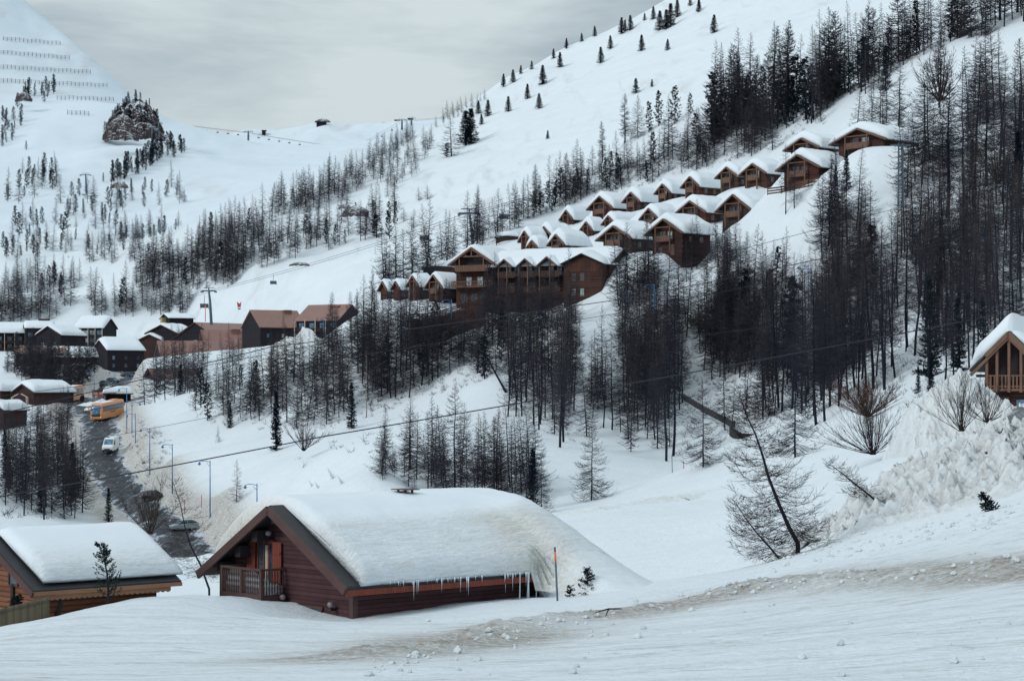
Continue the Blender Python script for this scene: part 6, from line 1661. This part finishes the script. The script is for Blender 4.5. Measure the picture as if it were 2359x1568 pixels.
def coach(label, pix, d, head, slope):
    e = thing('coach', (0, 0, 0), label, 'coach')
    w, L, H = 1.27, 12.4, 3.65
    b = MB()
    secs = []
    for y, z0, z1, ww in ((-6.2, .55, 1.35, 1.18), (-6.22, .45, 1.5, 1.24), (-6.05, .40, 2.6, w), (-5.75, .38, 3.35, w), (-5.3, .38, 3.62, w), (5.9, .38, 3.62, w), (6.15, .45, 3.45, w), (6.22, .6, 3.0, 1.2)):
        c = .16; secs.append([(-ww, y, z0), (ww, y, z0), (ww, y, z1 - c), (ww - .07, y, z1 - .04), (ww - c - .1, y, z1), (-ww + c + .1, y, z1), (-ww + .07, y, z1 - .04), (-ww, y, z1 - c)])
    b.loft(secs); b.build('body', M['orange'], e, bevel=.03)
    b = MB(); n = 10
    sec = [[(-1.12 + 2.24 * i / n, y - .05 * 0 - .03 + .10 * abs(i / n * 2 - 1) ** 3, z) for i in range(n + 1)] for y, z in ((-6.24, 1.25), (-6.20, 1.6), (-6.08, 2.6), (-5.82, 3.3))]
    b.loft(sec, closed=False, caps=False); o = b.build('windscreen', M['glassb'], e, True); so = o.modifiers.new('t', 'SOLIDIFY'); so.thickness = .05; so.offset = 0
    b = MB(); b.span((-.95, -6.27, .95), (.95, -6.2, 1.2)); b.build('grille', M['black'], e)
    for s in (-1, 1):
        b = MB()
        for k in range(7): b.span((s * (w - .02), -5.4 + k * 1.58, 1.85), (s * (w + .018), -5.4 + k * 1.58 + 1.52, 3.0))
        b.build('side_window', M['glass'], e)
        b = MB(); b.lathe([(.02, -.02), (.15, 0), (.12, .05)], (0, 0, 0), 10); h = b.build('headlight', M['headlight'], e, True); h.location = (s * 1.0, -6.24, .78); h.rotation_euler = (R(90), 0, 0)
        b = MB(); b.tube([(s * 1.1, -6.0, 3.2), (s * 1.45, -6.35, 3.15), (s * 1.48, -6.4, 2.9)], .04, 6); b.span((s * 1.48 - .09, -6.5, 2.35), (s * 1.48 + .09, -6.34, 2.95)); b.build('mirror', M['orange'], e)
        b = MB(); b.span((s * 1.02 - .12, 6.2, 1.0), (s * 1.02 + .12, 6.25, 1.6)); b.build('tail_light', M['red'], e)
        b = MB()
        for k in range(9): b.span((s * (w + .004), -1.6 + k * .34 * s * -1 * -1, 1.42), (s * (w + .016), -1.6 + k * .34 + .2, 1.68))
        b.build('lettering', M['text'], e)
    b = MB(); b.span((-1.0, 6.2, 2.15), (1.0, 6.27, 3.1)); b.build('rear_window', M['glass'], e)
    b = MB()
    for k, (ax, az, bx_, bz) in enumerate(((-.95, 1.35, -.85, 1.8), (-.62, 1.35, -.52, 1.8), (-.95, 1.35, -.52, 1.44), (-.4, 1.35, -.3, 1.8), (-.08, 1.35, .02, 1.8), (-.4, 1.35, .02, 1.44), (-.4, 1.72, .02, 1.8))): b.span((-ax, 6.215, az), (-bx_, 6.25, bz))
    b.build('fleet_marking', M['trim'], e)
    b = MB(); b.prism([(-.75, 1.75), (-.35, 1.9), (-.75, 2.05), (-.6, 1.9)], 'y', 6.215, 6.25); b.build('arrow_mark', M['green'], e)
    b = MB(); b.span((-.8, -3.6, 3.6), (.8, 2.0, 3.66)); b.build('roof_snow', M['cap'], e)
    b = MB(); b.span((-.7, 2.6, 3.6), (.7, 4.8, 3.8)); b.build('roof_unit', M['orange'], e, bevel=.05)
    wheels(e, 1.1, (-3.7, 3.0, 4.4), .5, .3)
    place(e, pix, d, head, slope); return e
coach('orange coach coming down the wet road towards the white van', (248,974), 302, R(-12), R(4.5))
coach('orange coach seen from behind, parked by the snow mound', (166,929), 340, R(180 - 4), R(-4))
def van():
    e = thing('van', (0, 0, 0), 'white van driving down the wet road in front of the coach', 'van')
    b = MB(); secs = []
    for y, z0, z1, ww in ((-2.75, .5, .95, .88), (-2.7, .4, 1.15, .97), (-2.1, .36, 1.35, 1.02), (-1.95, .36, 1.42, 1.02), (-1.15, .36, 2.35, .98), (-.8, .36, 2.6, .97), (2.6, .36, 2.65, .97), (2.75, .45, 2.5, .93)):
        c = .13; secs.append([(-ww, y, z0), (ww, y, z0), (ww, y, min(z1 - c, 1.35)), (ww - .06 * (z1 > 1.5), y, z1 - c), (ww - c - .1, y, z1), (-ww + c + .1, y, z1), (-ww + .06 * (z1 > 1.5), y, z1 - c), (-ww, y, min(z1 - c, 1.35))])
    b.loft(secs); b.build('body', M['white'], e, bevel=.03)
    b = MB(); b.quad((-.84, -1.93, 1.47), (.84, -1.93, 1.47), (.78, -1.17, 2.36), (-.78, -1.17, 2.36)); o = b.build('windscreen', M['glassb'], e); s_ = o.modifiers.new('t', 'SOLIDIFY'); s_.thickness = .06; s_.offset = 0
    for s in (-1, 1):
        b = MB(); b.prism([(-1.6, 1.42), (-.5, 1.42), (-.5, 2.15), (-1.15, 2.15)], 'x', s * .96, s * 1.03); b.build('side_window', M['glass'], e)
        b = MB(); b.span((s * .72 - .15, -2.76, .82), (s * .72 + .15, -2.66, 1.05)); b.build('headlight', M['headlight'], e, bevel=.03)
        b = MB(); b.span((s * 1.15 - .1, -1.75, 1.4), (s * 1.15 + .1, -1.6, 1.75)); b.beam((s * .98, -1.65, 1.5), (s * 1.1, -1.65, 1.5), .05, .05); b.build('mirror', M['black'], e)
    b = MB(); b.span((-.92, -2.82, .36), (.92, -2.66, .62)); b.span((-.5, -2.78, .66), (.5, -2.69, .8)); b.build('bumper', M['black'], e)
    b = MB(); b.span((-.55, -.3, 2.62), (-.1, .1, 2.72)); b.build('roof_vent', M['black'], e)
    wheels(e, .88, (-1.85, 1.75), .34); place(e, (255,1040), 263, R(-3), R(5))
van()
def car(label, pix, d, head, paint, slope=0, group=None):
    e = thing('parked_car', (0, 0, 0), label, 'car', group=group)
    b = MB(); secs = []
    prof = [(-1.98, .42, .62, .72), (-1.92, .28, .78, .82), (-1.2, .22, .93, .86), (-.95, .22, .96, .86), (0, .22, .96, .87), (1.3, .22, .98, .86), (1.85, .25, .98, .82), (1.98, .4, .85, .76)]
    for y, z0, z1, w in prof: secs.append([(-w, y, z0), (w, y, z0), (w, y, (z0 + z1) / 2 + .05), (w - .07, y, z1), (-w + .07, y, z1), (-w, y, (z0 + z1) / 2 + .05)])
    b.loft(secs); b.build('body', M[paint], e, True, bevel=.02)
    b = MB(); secs = []
    for y, z1, w in ((-1.1, .97, .76), (-.35, 1.42, .62), (.1, 1.48, .62), (1.0, 1.46, .61), (1.55, 1.25, .64), (1.85, .98, .72)): secs.append([(-.77, y, .93), (.77, y, .93), (w, y, z1), (-w, y, z1)])
    b.loft(secs); cb = b.build('cabin', M['glass'], e, True)
    b = MB(); b.loft([[(-.6, y, z - .02), (.6, y, z - .02), (.57, y, z + .02), (-.57, y, z + .02)] for y, z in ((-.38, 1.42), (.1, 1.49), (1.0, 1.47), (1.5, 1.3))]); b.build('roof_panel', M[paint], e)
    for s in (-1, 1):
        b = MB()
        for (a, c) in (((s * .76, -1.1, .96), (s * .61, -.36, 1.43)), ((s * .74, .3, .96), (s * .61, .3, 1.47)), ((s * .72, 1.5, .98), (s * .6, 1.2, 1.42))): b.beam(a, c, .05, .05)
        b.build('pillar', M[paint], e)
        b = MB(); b.span((s * .58 - .17, -1.99, .62), (s * .58 + .17, -1.85, .77)); b.build('headlight', M['headlight'], e, bevel=.03)
        b = MB(); b.span((s * .66 - .1, 1.86, .72), (s * .66 + .1, 2.0, .92)); b.build('tail_light', M['red'], e)
        b = MB(); b.span((s * .88 - .09, -.85, .95), (s * .88 + .09, -.72, 1.1)); b.build('mirror', M[paint], e)
    wheels(e, .74, (-1.25, 1.25), .31, .2); place(e, pix, d, head, slope); return e
car('silver hatchback parked below the dirty snow bank beside the road', (424,1214), 206, R(-62), 'silver', R(2))
car('dark car half hidden at the bend of the road', (352,1145), 229, R(160), 'black', R(-3))
G = 'cars parked before the black block'
car('dark blue car parked nearest the lamp before the black block', (260,878), 415, R(60), 'bluecar', group=G)
car('black car parked at the right before the black block', (293,868), 445, R(80), 'black', group=G)
car('grey car parked between the two dark ones before the black block', (280,866), 450, R(75), 'silver', group=G)
car('pale car covered with snow on the side road above the shelter', (250,901), 378, R(70), 'silver')
car('black estate car behind the pale snow covered one on the side road', (246,893), 392, R(65), 'black')
car('dark grey car left of the blue one before the black block', (243,884), 402, R(50), 'bluecar', group=G)
car('black car at the very end of the parked row before the black block', (306,866), 452, R(85), 'black', group=G)
car('dark hatchback at the mouth of the side road behind the shelter', (236,912), 366, R(60), 'black')
car('blue car between the hatchback and the snow covered one on the side road', (243,905), 374, R(66), 'bluecar')
car('white car partly hidden beside the front of the descending coach', (212,953), 314, R(-20), 'white')

# ---- people beside the rear coach
def person(label, p, rz, h=1.75, c='cloth'):
    me = bpy.data.meshes.new('person'); s = h / 1.75
    V = [(0, 0, .95), (0, 0, 1.2), (0, 0, 1.42), (0, -.01, 1.5), (0, -.02, 1.62), (.1, 0, .9), (.12, -.03, .5), (.12, .02, .08), (.12, -.14, .04), (-.1, 0, .9), (-.12, .05, .5), (-.12, .08, .08), (-.12, -.08, .04),
         (.2, 0, 1.38), (.27, .02, 1.12), (.26, -.1, .88), (.26, -.14, .80), (-.2, 0, 1.38), (-.27, .02, 1.12), (-.26, -.08, .88), (-.26, -.12, .80), (0, -.02, 1.70)]
    Eg = [(0, 1), (1, 2), (2, 3), (3, 4), (4, 21), (0, 5), (5, 6), (6, 7), (7, 8), (0, 9), (9, 10), (10, 11), (11, 12), (2, 13), (13, 14), (14, 15), (15, 16), (2, 17), (17, 18), (18, 19), (19, 20)]
    rad = [.16, .16, .17, .07, .10, .12, .08, .055, .045, .12, .08, .055, .045, .09, .065, .05, .04, .09, .065, .05, .04, .08]
    me.from_pydata([(x * s, y * s, z * s) for x, y, z in V], Eg, []); o = bpy.data.objects.new('person', me); COL.objects.link(o)
    sk = o.modifiers.new('skin', 'SKIN'); sb = o.modifiers.new('sub', 'SUBSURF'); sb.levels = sb.render_levels = 1
    for i, v in enumerate(me.skin_vertices[0].data): v.radius = (rad[i] * s, rad[i] * s); v.use_root = i == 0
    me.materials.append(M[c]); o.location = p; o.rotation_euler = (0, 0, rz); tag(o, label, 'person', 'people waiting beside the rear coach')
    hb = MB(); hb.lathe([(.02, .10), (.085, .08), (.112, 0), (.10, -.05)][::-1], (0, -.01, 1.67), 10); hb.build('hat', M['black'], o, True)
for k, (x, y, lab) in enumerate(((187,929,'person in dark clothes standing nearest the rear coach'), (193,928,'person in dark clothes standing nearest the snow mound'), (190,927,'person in dark clothes between two others beside the coach'))):
    p = W(x, y, 337 + k); dd, rz = nearest(np.array([p.x]), np.array([p.y]), RP); p.z = float(rz[0]) if dd[0] < 4 else ground(p.x, p.y); person(lab, p, k * 1.2)

# ---- blue street lamps
def lamp(x, yb, yt, d, label, side=-1, double=False):
    p = W(x, yb, d); h = (yb - yt) * p.y / F
    e = thing('street_lamp', p, label, 'street lamp', 0, 'blue street lamps')
    b = MB(); b.tube([(0, 0, -2), (0, 0, h * .3), (0, 0, h)], [.10, .085, .06], 8); b.build('pole', M['blue'], e, True)
    for s in ((-1, 1) if double else (side,)):
        b = MB(); b.tube([(0, 0, h - .25), (s * .5, 0, h - .12), (s * 1.1, 0, h - .08), (s * 1.55, 0, h - .25)], .045, 6); b.tube([(0, 0, h - .9), (s * .5, 0, h - .35)], .03, 5); b.build('arm', M['blue'], e, True)
        b = MB(); b.lathe([(.05, .12), (.12, 0), (.26, -.18), (.24, -.22)], (s * 1.55, 0, h - .35), 10); hd = b.build('lamp_head', M['blue'], e, True)
        b = MB(); b.lathe([(.2, -.2), (.15, -.3), (.02, -.36)], (s * 1.55, 0, h - .35), 10); b.build('lamp_glass', M['lampglass'], hd, True)
for a in [(484,1162,1060,206,'blue street lamp standing nearest the small twin-topped larch, tall pole'),(592,1190,1113,186,'short blue street lamp just behind the big snow roof'),(397,1108,1022,226,'blue street lamp on the bank between the nearest tall one and the van'),
          (345,1070,985,246,'blue street lamp on the road bank level with the white van'),(312,1030,952,262,'blue street lamp right of the coach, lowest of three close together'),(304,1005,925,275,'blue street lamp with two arms right of the coach roof'),(292,985,893,284,'blue street lamp in front of the bus shelter edge'),
          (217,916,856,345,'blue street lamp beside the red notice board'),(265,900,855,400,'blue street lamp by the dark blue parked car'),(303,885,862,430,'blue street lamp at the far end of the parked cars'),
          (694,815,767,395,'blue street lamp in front of the bright snow pile'),(745,770,735,425,'blue street lamp before the balconies of the brown roofed block'),(1447,720,668,250,'blue street lamp below the plain end gable of the timber lodge'),
          (1507,725,655,242,'blue street lamp deep in the forest right of the lodge'),(1862,705,610,225,'blue street lamp in the middle of the right hillside forest'),(1870,655,618,226,'blue lamp head half hidden by larches on the right hillside'),(2293,640,545,178,'tall blue street lamp near the right edge above the gabled chalet'),(1040,710,690,252,'small blue street lamp by the truss gable balcony'),(505,820,790,430,'blue street lamp before the lower brown metal roof')]:
    lamp(*a, double='two arms' in a[4])
# notice board, poles
p = W(226,918,343); e = thing('notice_board', p, 'red roofed notice board in the snow left of the bus shelter', 'notice board')
b = MB(); b.span((-1.4, 0, .6), (1.4, .15, 1.9)); b.build('board', M['red'], e); b = MB(); b.span((-1.1, -.03, .9), (-.1, -.003, 1.6)); b.span((.3, -.03, 1.0), (1.1, -.003, 1.6)); b.build('notice', M['trim'], e)
b = MB(); b.span((-1.6, -.4, 1.95), (1.6, .5, 2.1)); b.build('roof', M['village2'], e); b = MB(); b.span((-1.35, .02, -1), (-1.2, .13, .6)); b.span((1.2, .02, -1), (1.35, .13, .6)); b.build('post', M['dark'], e)
def marker(x, yb, yt, d, label, cols=('blue',), r=.03, tilt=0):
    p = W(x, yb, d); h = (yb - yt) * p.y / F
    e = thing('marker_pole', p, label, 'marker pole', 0, None); e.rotation_euler = (0, tilt, 0)
    seg = {1: [(-.5, 1)], 3: [(-.5, .70), (.70, .91), (.91, 1)], 2: [(-.5, .8), (.8, 1)]}[len(cols)]
    for (a, c), m in zip(seg, cols):
        b = MB(); b.tube([(0, 0, h * a), (0, 0, h * c)], r, 7); b.build({'orangep': 'orange_band', 'red': 'red_shaft'}.get(m, 'shaft'), M[m], e, True)
marker(1284,1379,1259,61.5,'orange-banded snow pole right of the big snow roof',('bluegrey','orangep','bluegrey'),.045,-.05)
marker(1549,1092,1048,186,'slim blue marker pole at the forest foot',('bluegrey',),.05,-.03)
marker(1575,1098,1062,184,'thin red marker pole right of the blue one',('red',),.05)
marker(1458,1134,1117,172,'short orange tipped pole by the snow mound beside the groomed path',('orangep','bluegrey'),.05)
marker(425,1175,1150,216,'thin red pole on the road bank left of the tall blue lamp',('red',),.05); marker(464,1182,1140,213,'thin red pole above the silver car',('red',),.05)
marker(1895,930,890,240,'thin red snow pole among the larches of the centre clearing',('red',),.05)
marker(158,614,590,700,'small red piste pole on the left shoulder',('red',),.2); marker(473,728,703,500,'small orange piste post near the valley pylon',('orangep',),.15)
p = W(551,713,500); e = thing('piste_banner', p, 'red notched piste banner with pale lower half standing on the snow', 'banner')
b = MB(); e.scale = (.45, .45, .45); b.prism([(-1.2, 2.2), (1.2, 2.2), (1.7, 6.2), (.2, 4.6), (-1.9, 6.2)], 'y', 0, .25); b.build('banner_top', M['red'], e); b = MB(); b.prism([(-1.0, 0), (1.0, 0), (1.2, 2.195), (-1.2, 2.195)], 'y', .01, .24); b.build('banner_foot', M['bluegrey'], e); b = MB(); b.span((-.9, -.02, .9), (1.0, -.002, 1.9)); b.build('pale_band', M['white'], e)

# ---- lifts
def pylon(x, yb, yt, d, label, sheet='S', w=3.2, lean=0, r=.42, tx=None, name='lift_pylon'):
    p = W(x, yb, d); top = W(tx if tx else x, yt, d); h = top.z - p.z; dx = top.x - p.x
    e = thing(name, p, label, 'lift pylon', 0, 'chairlift pylons')
    b = MB(); b.tube([(0, 0, -4), (dx * .5, 0, h * .5), (dx, 0, h)], [r * 1.2, r, r * .75], 10); b.build('mast', M['bluegrey'], e, True)
    b = MB(); b.span((dx - w, -.25, h - .5), (dx + w, .25, h - .05)); b.span((dx - w * .8, -.15, h + .7), (dx + w * .8, .15, h + .9)); b.span((dx - .2, -.2, h), (dx + .2, .2, h + .8)); b.build('crossarm', M['bluegrey'], e)
    for s in (-1, 1):
        b = MB(); b.span((dx + s * w - .25, -2.2, h - .9), (dx + s * w + .25, 2.2, h - .5))
        for k in range(6): b.lathe([(.3, -.1), (.3, .1)], (dx + s * w, -1.9 + k * .76, h - .45), 8)
        b.build('sheaves', M['steel'], e)
    return e
pylon(1092,566,489,335,'big chairlift pylon above the timber lodge',tx=1081,w=2.4,r=.33)
pylon(487,722,668,505,'chairlift pylon behind the village above the brown roofs',tx=481,w=2.4,r=.45)
pylon(572,328,303,1420,'far lift pylon on the saddle skyline, left of two',w=4.5,r=.9); pylon(812,362,340,1320,'far lift pylon in the snow bowl right of the saddle',w=4.5,r=.9)
pylon(199,432,402,985,'slender lift pylon low on the far left slope',w=3.5,r=.6,tx=197); pylon(926,290,276,1500,'far top lift pylon near the skyline huts',w=5,r=.9); pylon(948,287,272,1520,'second far top lift pylon near the skyline huts',w=4,r=.7)
pylon(365,300,283,1180,'lift pylon on the right flank of the rock outcrop',w=3,r=.5); pylon(350,316,290,1170,'lift pylon left of another on the rock outcrop flank',w=3,r=.5)
p = W(2075,462,214); e = thing('lattice_mast', p, 'tall lattice mast standing on the slope right of the topmost chalet', 'mast')
h = (462 - 330) * p.y / F; b = MB()
for sx in (-1, 1):
    for sy in (-1, 1): b.beam((sx * .38, sy * .38, -1), (sx * .3, sy * .3, h), .09, .09)
n = 16
for k in range(n):
    z0, z1 = h * k / n, h * (k + 1) / n
    for s in (-1, 1):
        b.beam((-.37, s * .37, z0), (.35, s * .35, z1), .05, .05); b.beam((s * .37, .37 , z0), (s * .35, -.35, z1), .05, .05)
b.build('lattice', M['bluegrey'], e); b = MB(); b.span((-1.5, -.1, h - .4), (1.5, .1, h - .2)); b.build('crossarm', M['bluegrey'], e)
def wire(pts, r, label, sag=.012, n=14, cat='cable', name='overhead_cable', m='cable'):
    P = [W(*p) for p in pts]; path = []
    for a, c in zip(P, P[1:]):
        L = (c - a).length
        for k in range(n):
            t = k / n; q = a.lerp(c, t); q.z -= sag * L * 4 * t * (1 - t); path.append(q)
    path.append(P[-1]); b = MB(); b.tube(path, r, 5)
    return tag(b.build(name, M[m], None, True, fix=False), label, cat)
wire([(-260,1188,118),(740,1006,122),(2620,660,150)], .055, 'lowest thick cable sagging across the open slope and forest', .004)
wire([(-200,1000,150),(620,800,160),(1472,683,165),(2600,440,180)], .05, 'cable crossing in front of the timber lodge wing', .003)
wire([(-200,1035,150),(600,853,160),(1472,713,165),(2600,462,182)], .035, 'thinner cable just under the one across the timber lodge', .003)
wire([(1400,665,190),(1697,577,195),(2600,335,210)], .035, 'thin cable above the small dark hut', .002)
wire([(-200,1090,135),(576,942,140),(900,862,150),(2600,640,170)], .022, 'thin cable threading through the middle of the forest', .002)
wire([(-200,935,150),(300,873,160),(800,780,172)], .03, 'thin cable above the coaches at the left', .003)
def lift_line(pts, off, label, r):
    return wire([(x + off[0], y + off[1], d) for x, y, d in pts], r, label, .0035, cat='lift cable', name='lift_cable')
LP = [(150,742,640),(481,667,505),(1081,488,335),(1430,392,345),(1700,300,420)]
lift_line(LP, (-8, 4), 'upper chairlift cable running up to the big pylon', .05); lift_line(LP, (9, 4), 'lower chairlift cable running up to the big pylon', .05)
LF = [(330,272,1250),(385,281,1420),(572,304,1420),(812,341,1320),(926,277,1500),(1040,268,1540)]
lift_line(LF, (-3, 1), 'far lift cable sagging across the saddle', .10); lift_line(LF, (3, 3), 'second far lift cable sagging across the saddle', .10)
def chair(x, y, d, h, label, group=None):
    p = W(x, y, d); e = thing('lift_chair', p, label, 'lift chair', R(20), group); k = h / 3.4
    b = MB(); b.tube([(0, 0, 0), (.1 * k, .35 * k, -.6 * k), (0, .35 * k, -2.0 * k)], .06 * k, 6); b.build('hanger', M['bluegrey'], e, True)
    b = MB(); b.span((-1.0 * k, -.45 * k, -3.05 * k), (1.0 * k, .3 * k, -2.9 * k)); b.build('seat', M['steel'], e)
    b = MB(); b.span((-1.0 * k, .25 * k, -2.9 * k), (1.0 * k, .38 * k, -2.1 * k)); b.build('backrest', M['steel'], e)
    b = MB(); b.beam((-1.0 * k, .3 * k, -2.05 * k), (1.0 * k, .3 * k, -2.05 * k), .08 * k, .08 * k)
    for s in (-1, 1): b.beam((s * 1.0 * k, .3 * k, -2.05 * k), (s * 1.0 * k, -.5 * k, -3.4 * k), .07 * k, .07 * k)
    b.build('frame', M['bluegrey'], e)
chair(1162,470,352,4.2,'chairlift chair hanging right of the big pylon'); chair(978,522,372,4.0,'chairlift chair hanging left of the big pylon'); chair(471,680,505,5.0,'chairlift chair hanging beside the valley pylon')
chair(630,632,470,3.6,'chairlift chair low over the saplings')
for k in range(22):
    t = (k + .5) / 22; x = 395 + (915 - 395) * t
    for (xa, ya, da), (xb, yb, db) in zip(LF, LF[1:]):
        if xa <= x < xb: f = (x - xa) / (xb - xa); y = ya + (yb - ya) * f; d = da + (db - da) * f; y += 4 * f * (1 - f) * .0035 * math.hypot((xb - xa) * da * K / F, (db - da) * K) * F / (d * K)
    chair(x, y + 3, d, 3.6, 'tiny chair on the far lift across the saddle', 'chairs of the far lift')

# ---- avalanche barriers: rows of posts with nets on the left peak
def barrier(x0, y0, x1, y1, label, d=None):
    n = max(4, int((x1 - x0) / 9)); pts = [(x0 + (x1 - x0) * k / n, y0 + (y1 - y0) * k / n + .8 * math.sin(k * 1.3)) for k in range(n + 1)]
    P = hit('F', pts, 1000); b = MB(); h = 3.6
    for p in P: b.beam(p + Vector((0, .6, -1)), p + Vector((0, -1.0, h)), .3, .3); b.beam(p + Vector((0, -2.5, -.8)), p + Vector((0, -.6, h * .7)), .15, .15)
    for p, q in zip(P, P[1:]):
        for z in (.35, .6, .85): b.beam(p + Vector((0, .6 - 1.6 * z, h * z)), q + Vector((0, .6 - 1.6 * z, h * z)), .12, .16)
    tag(b.build('avalanche_barrier', M['steel']), label, 'avalanche barrier', 'avalanche barriers on the left peak')
for a in [(8,93,139,104,'uppermost avalanche barrier row on the left peak'),(-10,123,160,137,'second avalanche barrier row from the top of the left peak'),(-10,157,209,170,'third avalanche barrier row from the top, longest reaching the frame edge'),(-10,189,247,201,'fourth avalanche barrier row from the top, its right end near the skyline'),
          (132,229,262,233,'short avalanche barrier row just left of the rock outcrop'),(156,263,205,266,'smallest broken avalanche barrier row below the others')]: barrier(*a)

for x, y, w, lab in ((740,283,22,'low dark hut on the far skyline rock'),(850,289,20,'long dark hut on the far skyline'),(888,285,12,'small dark hut right of the long one on the far skyline'),(607,303,7,'tiny dark cabin on the saddle'),(915,279,10,'dark lift station on the far skyline'),(945,276,9,'tall dark lift station right of the other on the far skyline')):
    p = W(x, y + 1, 1560); s = p.y / F; e = thing('far_hut', p, lab, 'hut'); b = MB(); b.span((-w * s / 2, 0, -6), (w * s / 2, 8, 3.5 * s)); b.build('wall', M['village'], e)
    b = MB(); b.prism([(-1.5, 3.4 * s), (9.5, 3.4 * s), (4, 5.2 * s)], 'x', -w * s / 2 - 1, w * s / 2 + 1); b.build('roof', M['village2'], e)
# stick lying on the bank, chunks of ice along the heap foot
a = hit('T', [(1372, 1418)])[0]; c = hit('T', [(1432, 1408)])[0]; b = MB(); b.tube([a + Vector((0, 0, .1)), a.lerp(c, .5) + Vector((0, 0, .16)), c + Vector((0, 0, .1))], [.015, .03, .02], 6); b.tube([a.lerp(c, .5) + Vector((0, 0, .15)), a.lerp(c, .3) + Vector((0, -.3, -.15))], [.025, .01], 5)
tag(b.build('dead_branch', M['bark']), 'forked dead branch lying on the dirty bank', 'branch')
rc = random.Random(3)
mbs = MB()
pts = [(1780 + 580 * t, 1296 - 118 * t + rc.gauss(2, 13)) for t in [rc.random() for _ in range(260)]]
for k in range(330):
    j = rc.randrange(len(BANK) - 1); b_ = BANK[j].lerp(BANK[j + 1], rc.random()); pts.append((CX + b_.x * F / b_.y, HY - b_.z * F / b_.y + rc.gauss(8, 14)))
for k in range(70): pts.append((rc.uniform(900, 2359), rc.uniform(1390, 1560)))
for p in hit('T', pts):
    r_ = .02 + .13 * rc.random() ** 3; n0 = len(mbs.v)
    for v in ((1, 0, 0), (-1, 0, 0), (0, 1, 0), (0, -1, 0), (0, 0, 1), (0, 0, -.6), (.6, .6, .6), (-.6, .5, .5), (.5, -.6, .5), (-.5, -.5, .6)):
        q = Vector(v) * r_ * rc.uniform(.7, 1.2); mbs.v.append(tuple(p + q + Vector((0, 0, r_ * .1))))
    bm = bmesh.new(); vs_ = [bm.verts.new(v) for v in mbs.v[n0:]]; r = bmesh.ops.convex_hull(bm, input=vs_)
    bm.verts.index_update(); mbs.f += [tuple(n0 + v.index for v in f.verts) for f in bm.faces]; bm.free()
tag(mbs.build('snow_rubble', M['heap'], None, False), 'small lumps of snow and ice strewn along the ploughed heap and the near road', 'rubble', kind='stuff')
# ------------------------------------------------------------------ camera, sky, light
cam = bpy.data.cameras.new('camera'); co = bpy.data.objects.new('camera', cam); COL.objects.link(co)
co.location = (0, 0, 0); co.rotation_euler = (R(90), 0, 0)
cam.sensor_width = 36; cam.lens = F / 2359 * 36; cam.shift_y = (HY - 784.1) / 2359
cam.clip_start = 1; cam.clip_end = 20000
SC.camera = co
SUN_EL, SUN_AZ = R(33), R(238)       # overcast: a broad soft sun high behind the camera to the left
w = bpy.data.worlds.new('World'); SC.world = w; w.use_nodes = True
n = w.node_tree; n.nodes.clear()
out = n.nodes.new('ShaderNodeOutputWorld')
sky = n.nodes.new('ShaderNodeTexSky'); sky.sky_type = 'NISHITA'; sky.sun_disc = False; sky.sun_elevation = SUN_EL; sky.sun_rotation = SUN_AZ; sky.altitude = 1850
b1 = node(n, 'ShaderNodeBackground', inp={'Strength': .10}); n.links.new(sky.outputs[0], b1.inputs[0])
tc = n.nodes.new('ShaderNodeTexCoord').outputs['Generated']
mv = mapping(n, tc, (3.4, 3.4, 11), (0, R(-10), 0))
c1 = noise(n, mv, 1.6, 7, .55, .4); c2 = noise(n, mapping(n, tc, (5, 5, 26)), 1.3, 6, .55, .3)
f = mth(n, 'ADD', mth(n, 'MULTIPLY', c1, .7), mth(n, 'MULTIPLY', c2, .3))
ccol = ramp(n, f, .40, .60, (.42, .505, .57, 1), (.74, .835, .85, 1))
gz = n.nodes.new('ShaderNodeSeparateXYZ'); n.links.new(tc, gz.inputs[0])
lz = mth(n, 'MULTIPLY_ADD', mth(n, 'MAXIMUM', gz.outputs[2], 0), .55, .86)      # an overcast sky is brighter overhead
ccm = node(n, 'ShaderNodeVectorMath', operation='SCALE'); n.links.new(ccol, ccm.inputs[0]); n.links.new(lz, ccm.inputs['Scale']); ccol = ccm.outputs[0]
b2 = node(n, 'ShaderNodeBackground', inp={'Strength': 1.0}); n.links.new(ccol, b2.inputs[0])
ms = n.nodes.new('ShaderNodeMixShader'); ms.inputs[0].default_value = .94
n.links.new(b1.outputs[0], ms.inputs[1]); n.links.new(b2.outputs[0], ms.inputs[2]); n.links.new(ms.outputs[0], out.inputs[0])
sl = bpy.data.lights.new('sun', 'SUN'); sl.energy = 1.5; sl.angle = R(14); sl.color = (1, .985, .96)
so = bpy.data.objects.new('sun', sl); COL.objects.link(so)
# sun stands at azimuth SUN_AZ (clockwise from +y), elevation SUN_EL
dv = Vector((math.sin(SUN_AZ) * math.cos(SUN_EL), math.cos(SUN_AZ) * math.cos(SUN_EL), math.sin(SUN_EL)))
so.rotation_euler = dv.to_track_quat('Z', 'Y').to_euler()
SC.view_settings.view_transform = 'Standard'; SC.view_settings.look = 'None'; SC.view_settings.exposure = -.10; SC.view_settings.gamma = 1
SC.cycles.max_bounces = 6; SC.cycles.diffuse_bounces = 3; SC.cycles.glossy_bounces = 2; SC.cycles.transmission_bounces = 2
